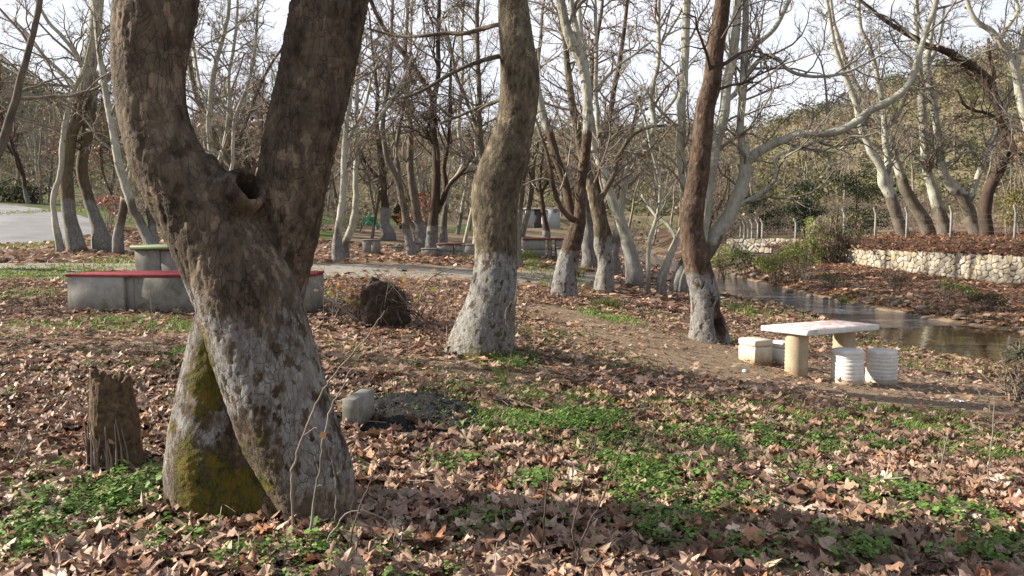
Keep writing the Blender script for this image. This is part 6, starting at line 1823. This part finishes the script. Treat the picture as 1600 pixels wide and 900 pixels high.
def fire_pit():
    c = ground_px(640, 655)
    root = thing('fire_pit', 'patch of black ashes held by a low concrete kerb behind the big tree', 'fire pit', c)
    O = c
    a = ground_px(562, 684); top = px(562, 612, a[1])[2]
    g = Geo(); g.box((a[0] - O[0] - .06, a[1] - O[1] + .30, (top - O[2]) / 2 - .07), (.12, .40, top - O[2] - .02), rad(-10), bevel=.010)
    q = g.V[0]; g.V[0] = q + .002 * np.stack([vnoise(q, 6, 1), vnoise(q, 6, 2), vnoise(q, 6, 3)], 1)
    g.build('kerb_block', M['concrete_grey'], root, smooth=False)
    b = ground_px(640, 692)
    g = Geo(); g.box((b[0] - O[0] - .12, b[1] - O[1] + .06, -.012), (.5, .14, .09), rad(-7), bevel=.03); g.build('rim', M['concrete_grey'], root, smooth=False)
    n = 70; xs = np.linspace(-1, 1, n); X, Y_ = np.meshgrid(xs * .85, xs * .95)
    m = ash_f(X + ASH_C[0], Y_ + ASH_C[1])
    Z = height(X + ASH_C[0], Y_ + ASH_C[1]) + (-.03 + .065 * m + .06 * m * np.exp(-(((X + .05) / .45) ** 2 + ((Y_ - .35) / .35) ** 2))) + m * (.030 * n2(X, Y_, 9, 3, 3) + .016 * n2(X, Y_, 38, 5))
    V = np.stack([(X + ASH_C[0] - O[0]).ravel(), (Y_ + ASH_C[1] - O[1]).ravel(), Z.ravel() - O[2]], 1)
    i = np.arange(n * n).reshape(n, n)
    Q = np.stack([i[:-1, :-1], i[:-1, 1:], i[1:, 1:], i[1:, :-1]], -1).reshape(-1, 4)
    mm = m.ravel(); Q = Q[(mm[Q] > .02).any(1)]
    Geo().add(V, Q=Q).build('ashes', M['ash'], root, kind='stuff')
    # crumbs of charcoal
    r = np.random.default_rng(3); N = 900
    p = r.uniform(-1, 1, (N, 2)) * np.array((.7, .8)) ; k = ash_f(p[:, 0] + ASH_C[0], p[:, 1] + ASH_C[1]) > .3; p = p[k]
    z = height(p[:, 0] + ASH_C[0], p[:, 1] + ASH_C[1]) + .035 + .06 * np.exp(-(((p[:, 0] + .05) / .45) ** 2 + ((p[:, 1] - .35) / .35) ** 2))
    s = r.uniform(.006, .02, (len(p), 1, 1))
    tet = r.normal(size=(len(p), 4, 3)); tet /= np.linalg.norm(tet, axis=2, keepdims=True)
    V = np.stack([p[:, 0] + ASH_C[0] - O[0], p[:, 1] + ASH_C[1] - O[1], z - O[2]], 1)[:, None] + tet * s
    i = np.arange(len(p))[:, None] * 4
    T = np.concatenate([i + np.array([f]) for f in ((0, 1, 2), (0, 2, 3), (0, 3, 1), (1, 3, 2))])
    Geo().add(V.reshape(-1, 3), T=T).build('charcoal', M['ash'], root, smooth=False, kind='stuff')
fire_pit()

# ------------------------------------------------------------------ bare shoots in the front
def shoot(label, tracks, Y, mat='twig_brown', leaves=0, name='bare_shoot', seed=0, side=3, cols=RUST):
    r = np.random.default_rng(seed)
    b = px(tracks[0][0][0], tracks[0][0][1], Y); z = h1(b[0], Y)
    root = thing(name, label, 'shoot', (b[0], Y, z)); O = np.array((b[0], Y, z))
    tw = Geo(); tips = []
    for i, t in enumerate(tracks):
        P = np.array([px(p[0], p[1], Y + (p[3] if len(p) > 3 else 0)) for p in t]) - O; Rd = np.array([p[2] * .33 * Y / FPX for p in t])
        if i == 0: P[0, 2] = min(P[0, 2], 0) - .03
        C = catmull(np.concatenate([P, Rd[:, None]], 1), 6); C[1:, :3] += r.normal(size=(len(C) - 1, 3)) * .0028
        g = Geo(); tube(g, C[:, :3], np.maximum(C[:, 3], .0012), 6, .12, 30, i); g.build('stem', M[mat], root)
        if side:
            P1, R1 = spawn(*[q[None] for q in resample(C[:, :3], C[:, 3], 12)[:2]], side, .3, 1, .16, 5, (30, 60), .05, .25, .6, .0012, r); tubes(tw, P1, R1, 4); tips.append(P1[:, -1])
    if tw.n: tw.build('twigs', M[mat], root, kind='stuff')
    if leaves and tips:
        lg = Geo(); cling(lg, np.concatenate(tips), leaves, .06, cols, r); lg.build('leaf', M['dead_leaf'], root, smooth=False)
    return root
shoot('smooth ochre shoot leaning up in front of the forked tree foot', [[(460, 812, 7), (456, 760, 6.5), (462, 715, 6), (480, 665, 5.5), (502, 615, 5), (530, 575, 4), (570, 530, 3.5), (600, 485, 2)]], 3.92, 'twig_brown', 1, seed=1, side=1)
shoot('grey twin shoot rising just right of the ochre one at the tree foot', [[(482, 815, 8), (492, 775, 7), (500, 735, 5.5), (505, 690, 5), (517, 640, 4), (535, 605, 3), (548, 575, 2)], [(524, 815, 4), (525, 770, 3.5), (522, 735, 3), (512, 700, 2.5)]], 3.88, 'twig_grey', 0, seed=2, side=2)
shoot('thin arched stem bending to the ground right of the tree foot', [[(495, 810, 5), (540, 803, 4.5), (590, 806, 4), (612, 822, 4), (630, 850, 3.5), (645, 872, 2.5)]], 3.8, 'twig_grey', 0, seed=3, side=2)
shoot('tall dark bramble shoot branching before the lit leaves', [[(898, 905, 7), (902, 870, 6), (915, 830, 5.5), (935, 790, 5), (955, 745, 4.5), (975, 695, 4), (992, 655, 3), (1010, 620, 2)], [(903, 870, 5), (895, 830, 4.5), (905, 780, 4), (915, 735, 3.5), (930, 690, 3), (945, 660, 2)]], 3.7, 'twig_dark', 0, seed=4, side=5)
shoot('dark forked shoot at the bottom between the trees and the lit leaves', [[(850, 910, 6), (848, 860, 5), (852, 800, 4.5), (858, 740, 4), (866, 680, 3), (868, 640, 2)], [(850, 880, 4), (830, 840, 3.5), (815, 800, 3), (805, 760, 2)]], 3.75, 'twig_dark', 0, seed=5, side=4)
shoot('dark shoots crossing at the lower edge under the big tree', [[(530, 910, 6), (545, 860, 5), (560, 800, 4.5), (580, 750, 4), (592, 720, 3)], [(545, 905, 4), (556, 860, 3.5), (568, 825, 3)]], 3.6, 'twig_dark', 0, seed=6, side=3)
shoot('fine upright straw stalk in the grass near the pool side', [[(1539, 790, 4), (1543, 740, 3.5), (1550, 690, 3), (1554, 640, 2.5), (1552, 615, 1.5)]], 5.2, 'twig_grey', 0, seed=7, side=0, name='dry_stalk')
shoot('short forked straw stalk left of the tall one in the grass', [[(1466, 760, 3.5), (1472, 720, 3), (1480, 680, 2.5), (1485, 665, 1.5)]], 5.4, 'twig_grey', 0, seed=8, side=2, name='dry_stalk')
shoot('straight straw stalk standing before the red bench', [[(240, 545, 3), (238, 510, 2.5), (236, 470, 2), (235, 455, 1.5)]], 8.6, 'twig_grey', 0, seed=9, side=1, name='dry_stalk')
shoot('dark leafless shoots growing beside the curved mid-clearing plane', [[(798, 520, 5), (802, 490, 4), (806, 465, 3), (808, 440, 2)], [(795, 520, 4), (790, 490, 3), (800, 470, 2)], [(802, 520, 3), (818, 490, 2.5), (826, 465, 2)]], 9.4, 'twig_brown', 4, seed=10, side=5)
shoot('reddish thicket of shoots left of the curved mid-clearing plane', [[(700, 520, 4), (698, 490, 3), (705, 455, 2)], [(560, 500, 4), (520, 470, 3), (495, 440, 2), (470, 425, 1.5)], [(655, 470, 4), (668, 440, 3.5), (690, 425, 3), (720, 415, 2)]], 10.4, 'twig_brown', 8, seed=11, side=6)

# ------------------------------------------------------------------ leaf litter
def plane_leaf(seed, detail):
    """a five-lobed curled plane leaf about one unit across"""
    r = np.random.default_rng(seed)
    if detail:
        pts = []
        for a, L_ in ((-112, .62), (-55, .86), (0, .96), (55, .86), (112, .62)):
            pts += [(a - 16, L_ * .74), (a - 7, L_ * .80), (a, L_), (a + 8, L_ * .80), (a + 16, L_ * .73)]
        for a, L_ in ((-84, .47), (-28, .56), (28, .56), (84, .47), (-150, .36), (150, .36), (180, .08)): pts.append((a, L_))
    else:
        pts = [(-115, .6), (-82, .46), (-55, .86), (-28, .56), (0, .96), (28, .56), (55, .86), (82, .46), (115, .6), (180, .12)]
    pts.sort()
    A_ = np.radians([p[0] for p in pts]) + r.normal(size=len(pts)) * .03; Rr = np.array([p[1] for p in pts]) * (1 + r.normal(size=len(pts)) * .05)
    x, y = Rr * np.sin(A_), Rr * np.cos(A_) - .25
    cx, cy = r.uniform(-.6, 1.9), r.uniform(-.5, 1.7)
    z = .42 * cx * x ** 2 + .38 * cy * y ** 2 + .10 * np.sin(3 * A_ + r.uniform(0, 6)) + .12 * x * y * r.normal() + .07 * r.normal(size=len(x)) * (detail + .3)
    V = np.concatenate([[(0, -.15, .02 * r.normal())], np.stack([x, y, z], 1)])
    m = len(x)
    T = np.array([(0, 1 + i, 1 + (i + 1) % m) for i in range(m)])
    return V * .5, T
LV = [plane_leaf(k, True) for k in range(14)]; LS = [plane_leaf(50 + k, False) for k in range(8)]
LCOL = np.array([(.43, .295, .22), (.51, .365, .28), (.35, .22, .155), (.22, .125, .09), (.36, .18, .105), (.58, .45, .35), (.30, .20, .15), (.46, .32, .245)])
LP = np.array([.22, .16, .17, .12, .06, .07, .10, .10])
def rot_to(r, n, tilt):
    """n random orientation matrices: spin about z then tilt about a random level axis"""
    sp = r.uniform(0, 2 * np.pi, n); ta = r.uniform(0, 2 * np.pi, n); t = np.abs(r.normal(size=n)) * tilt
    c, s = np.cos(sp), np.sin(sp); Z = np.zeros(n); I = np.ones(n)
    Rz = np.stack([np.stack([c, -s, Z], 1), np.stack([s, c, Z], 1), np.stack([Z, Z, I], 1)], 1)
    ax, ay = np.cos(ta), np.sin(ta); ct, st_ = np.cos(t), np.sin(t)
    Rt = np.stack([np.stack([ct + ax * ax * (1 - ct), ax * ay * (1 - ct), ay * st_], 1), np.stack([ax * ay * (1 - ct), ct + ay * ay * (1 - ct), -ax * st_], 1), np.stack([-ay * st_, ax * st_, ct], 1)], 1)
    return Rt @ Rz
def scatter(r, n, box, dens):
    out = []
    while sum(len(o) for o in out) < n:
        x = r.uniform(box[0], box[1], 3 * n); y = r.uniform(box[2], box[3], 3 * n)
        # leave out what lies well outside the view
        k = (np.abs(x) < .78 * y + 2.2)
        x, y = x[k], y[k]
        k = r.random(len(x)) < dens(x, y)
        out.append(np.stack([x[k], y[k]], 1))
        if len(out) > 12: break
    return np.concatenate(out)[:n]
def litter(geo, xy, templates, size, tilt, lift, r, zf=None, cols=LCOL, p=LP):
    z = height(xy[:, 0], xy[:, 1]) if zf is None else zf(xy[:, 0], xy[:, 1])
    z = np.maximum(z, WATER - .01) + r.random(len(xy)) ** 1.5 * lift + .008
    Rm = rot_to(r, len(xy), tilt); s = size * r.uniform(.42, 1.35, len(xy))
    C0 = cols[r.choice(len(cols), len(xy), p=p)] * r.uniform(.42, 1.12, (len(xy), 1)) * np.array((1.0, .95, .88))
    kk = r.integers(0, len(templates), len(xy))
    for k, (V, T) in enumerate(templates):
        i = np.nonzero(kk == k)[0]
        if not len(i): continue
        W_ = np.einsum('nij,vj->nvi', Rm[i], V) * s[i][:, None, None] + np.concatenate([xy[i], z[i][:, None]], 1)[:, None]
        m = len(V); idx = (np.arange(len(i)) * m)[:, None, None] + T[None]
        shade = np.ones((len(i), m, 1))
        geo.add(W_.reshape(-1, 3), T=idx.reshape(-1, 3), C=(C0[i][:, None] * shade).reshape(-1, 3))
r = np.random.default_rng(71)
def dens_trunks(x, y):
    return leaf_density(x, y)
g = Geo()
litter(g, scatter(r, 20000, (-7, 7, 2.3, 8.2), leaf_density), LV, .192, .29, .06, r)
litter(g, scatter(r, 26000, (-13, 11, 8.0, 20), leaf_density), LS, .165, .34, .08, r)
litter(g, scatter(r, 26000, (-30, 22, 19, 42), leaf_density), [(np.array([(-.5, -.4, .1), (.5, -.4, .1), (.45, .45, .05), (-.4, .5, .12)]), np.array([(0, 1, 2), (0, 2, 3)]))], .165, .4, .07, r)
# the leaf slope across the stream and the terrace
bank = scatter(r, 19000, (9, 24, 19, 42), lambda x, y: np.where((river_d(x, y) > .1) & (x > 9.5), .9, 0) * np.clip(.7 + .5 * n2(x, y, .6, 81, 2), .15, 1))
litter(g, bank, LS, .19, .35, .07, r, cols=LCOL * np.array((.95, .78, .66)))
# crumbled leaf scraps, on the bare soil too
BIT = [(np.array([(-.5, -.3, .1), (.4, -.5, .0), (.5, .4, .12), (-.3, .5, .0)]), np.array([(0, 1, 2), (0, 2, 3)]))]
litter(g, scatter(r, 15000, (-8, 11, 2.4, 17), lambda x, y: .55 * (river_d(x, y) > .2) * sstep(-.3, .5, n2(x, y, .9, 57, 3) + .2) * (1 - .8 * ash_f(x, y))), BIT, .052, .35, .03, r)
lit = g.build('leaf_litter', M['dead_leaf'], smooth=False, kind='stuff')
g = Geo()
i = r.integers(0, TX.shape[0], 16000); j = (r.random(16000) ** 1.2 * 26).astype(int)
xy = np.stack([TX[i, j] + r.normal(size=len(i)) * .25, TY[i, j] + r.normal(size=len(i)) * .25], 1)
z0 = TZ[i, j]; k = (xy[:, 1] < 62)
litter(g, xy[k], LS, .27, .4, .16, r, zf=lambda x, y: z0[k], cols=LCOL * np.array((.72, .60, .52)))
g.build('terrace_leaves', M['dead_leaf'], smooth=False, kind='stuff')
# the biggest leaves in front, one by one
front = scatter(r, 300, (-3.4, 3.4, 2.9, 5.4), lambda x, y: leaf_density(x, y) * (np.hypot(x + 1.4, y - 4.35) > .75) * (np.hypot(x + 2.42, y - 4.95) > .25))
fm = []
for q, (V, T) in enumerate(LV):
    me = Geo().add(V * .2, T=T, C=LCOL[q % len(LCOL)] * (1.0 + .03 * q)).mesh('leaf', smooth=False); me.materials.append(M['dead_leaf']); fm.append(me)
Rm = rot_to(r, len(front), .32)
hz = height(front[:, 0], front[:, 1])
from mathutils import Matrix
for q, (x, y) in enumerate(front):
    o = bpy.data.objects.new('leaf', fm[q % len(fm)]); COL.objects.link(o); o.parent = lit
    o.matrix_local = Matrix.Translation((x, y, hz[q] + r.uniform(.045, .075))) @ Matrix(Rm[q].tolist()).to_4x4() @ Matrix.Scale(r.uniform(.75, 1.2), 4)

# pebbles in the trodden soil
pg = Geo()
xy = scatter(r, 2600, (0, 11, 7, 17), lambda x, y: 1.0 * (line_d(DIRT, x, y) < .3) * (river_d(x, y) > .1))
pz = height(xy[:, 0], xy[:, 1]); tet = r.normal(size=(len(xy), 5, 3)); tet /= np.linalg.norm(tet, axis=2, keepdims=True); tet[..., 2] *= .6
V = np.stack([xy[:, 0], xy[:, 1], pz + .004], 1)[:, None] + tet * r.uniform(.005, .022, (len(xy), 1, 1)) * r.choice([.7, 1, 1.5], (len(xy), 1, 1), p=[.6, .3, .1])
i = np.arange(len(xy))[:, None] * 5
pg.add(V.reshape(-1, 3), T=np.concatenate([i + np.array([f]) for f in ((0, 1, 2), (0, 2, 3), (0, 3, 1), (1, 3, 4), (1, 2, 4), (2, 3, 4))])).build('pebbles', M['river_rock'], smooth=False, kind='stuff')
# fallen twigs among the leaves
g = Geo()
xy = scatter(r, 520, (-7, 8, 2.6, 15), lambda x, y: .5 * (river_d(x, y) > .3) + 0 * x)
n = len(xy); a = r.uniform(0, 6.28, n); Ls = r.uniform(.12, .6, n); t = np.linspace(-.5, .5, 6)[None]
bend = r.normal(size=(n, 1)) * .25
X = xy[:, :1] + np.cos(a)[:, None] * t * Ls[:, None] - np.sin(a)[:, None] * bend * Ls[:, None] * t ** 2
Y_ = xy[:, 1:] + np.sin(a)[:, None] * t * Ls[:, None] + np.cos(a)[:, None] * bend * Ls[:, None] * t ** 2
Z_ = height(X, Y_) + .05 + r.uniform(0, .04, (n, 1)) + r.normal(size=(n, 1)) * t * .12
Pt = np.stack([X, Y_, Z_], 2); Rt = np.linspace(1, .5, 6)[None] * r.uniform(.002, .0055, (n, 1))
tubes(g, Pt, Rt, 4)
b1, b2 = spawn(Pt, Rt, 2, .3, 1, Ls * .45, 4, (25, 60), .0, .2, .7, .0012, r); tubes(g, b1, b2, 3)
g.build('fallen_twigs', M['twig_grey'], kind='stuff')

# ------------------------------------------------------------------ grass and weeds
def blades(geo, xy, h, r, cols):
    n = len(xy); z = height(xy[:, 0], xy[:, 1]); a = r.uniform(0, 6.28, n); H = h * r.uniform(.4, 1.2, n)
    b = np.stack([xy[:, 0], xy[:, 1], z - .01], 1)
    d = np.stack([np.cos(a), np.sin(a), 0 * a], 1); w = np.stack([-np.sin(a), np.cos(a), 0 * a], 1) * (.0022 + .00035 * xy[:, 1])[:, None]
    up = np.array((0, 0, 1.0))
    mid = b + up * (H * .6)[:, None] + d * (H * .2)[:, None]; tip = b + up * (H * .85)[:, None] + d * (H * .62)[:, None]
    V = np.stack([b - w, b + w, mid + w, mid - w, tip], 1).reshape(-1, 3); i = np.arange(n)[:, None] * 5
    geo.add(V, Q=i + np.array([[0, 1, 2, 3]]), T=i + np.array([[3, 2, 4]]), C=np.repeat(cols[r.integers(0, len(cols), n)] * r.uniform(.7, 1.2, (n, 1)), 5, 0))
def in_patches(lst, n, r, spread=.62):
    ar = np.array([p[2] * p[3] * p[4] for p in lst]); ar /= ar.sum()
    k = r.choice(len(lst), n, p=ar); L_ = np.array(lst)[k]
    xy = L_[:, :2] + r.normal(size=(n, 2)) * L_[:, 2:4] * spread
    keep = n2(xy[:, 0], xy[:, 1], 3.2, 55, 2) + .55 * r.random(n) > .26
    return xy[keep]
GC = np.array([(.15, .24, .045), (.19, .28, .06), (.12, .20, .035), (.24, .29, .08), (.26, .25, .11)])
g = Geo()
near = [p for p in GRASS if p[1] < 20]
xy = in_patches(near, 85000, r, .75); blades(g, xy[(river_d(xy[:, 0], xy[:, 1]) > .1) & (line_d(DIRT, xy[:, 0], xy[:, 1]) > -.5)], .085, r, GC)
farp = [p for p in GRASS if p[1] >= 20 and p[1] < 60]
xy = in_patches(farp, 9000, r); blades(g, xy, .18, r, GC * np.array((1.1, .95, 1)))
xy = scatter(r, 16000, (-9, 9, 3, 18), lambda x, y: .4 * (river_d(x, y) > .2) * sstep(.0, .3, n2(x, y, 1.2, 91, 3) + .12 * sstep(-1.5, 1, x)) * sstep(1.1, .5, leaf_density(x, y)) * sstep(.1, .9, line_d(DIRT, x, y))); blades(g, xy, .085, r, GC)
xy = scatter(r, 4200, (4, 14, 12, 30), lambda x, y: 1.0 * (river_d(x, y) > .15) * (river_d(x, y) < 1.9)); blades(g, xy, .13, r, OLV * 1.5)
g.build('grass', M['green_leaf'], smooth=False, kind='stuff')
WC_ = np.array([(.125, .22, .045), (.15, .26, .055), (.10, .18, .035), (.18, .28, .075)])
def weeds(geo, xy, r, size=.0125):
    n = len(xy); z = height(xy[:, 0], xy[:, 1]); H = r.uniform(.03, .11, n)
    stem = r.normal(size=(n, 2)) * .35; big_ = r.choice([.8, 1.0, 1.7], n, p=[.4, .45, .15])
    C0 = WC_[r.integers(0, len(WC_), n)] * r.uniform(.75, 1.2, (n, 1))
    for q in range(9):
        t = r.uniform(.45, 1.1, n)
        c = np.stack([xy[:, 0] + stem[:, 0] * H * t + r.normal(size=n) * .022, xy[:, 1] + stem[:, 1] * H * t + r.normal(size=n) * .022, z + H * t + .01], 1)
        a = r.uniform(0, 6.28, n); s = (size * big_ * r.uniform(.55, 1.2, n))[:, None]
        d = np.stack([np.cos(a), np.sin(a), r.normal(size=n) * .35], 1); e = np.stack([-np.sin(a), np.cos(a), r.normal(size=n) * .35], 1)
        V = np.stack([c - d * s, c - d * s * .2 + e * s * .7, c + d * s * .75 + e * s * .45, c + d * s, c + d * s * .75 - e * s * .45, c - d * s * .2 - e * s * .7], 1).reshape(-1, 3)
        i = np.arange(n)[:, None] * 6
        geo.add(V, Q=np.concatenate([i + np.array([[0, 1, 2, 5]]), i + np.array([[5, 2, 3, 4]])]), C=np.repeat(C0 * r.uniform(.8, 1.15, (n, 1)), 6, 0))
g = Geo()
xy = in_patches([p for p in WEEDS], 6400, r, .70)
weeds(g, xy[np.hypot(xy[:, 0] + 1.4, xy[:, 1] - 4.4) > .5], r)
xy = scatter(r, 420, (-5, 5, 3, 8), lambda x, y: .3 * (n2(x, y, 1.6, 95, 2) > .2)); weeds(g, xy, r)
g.build('weeds', M['green_leaf'], smooth=False, kind='stuff')
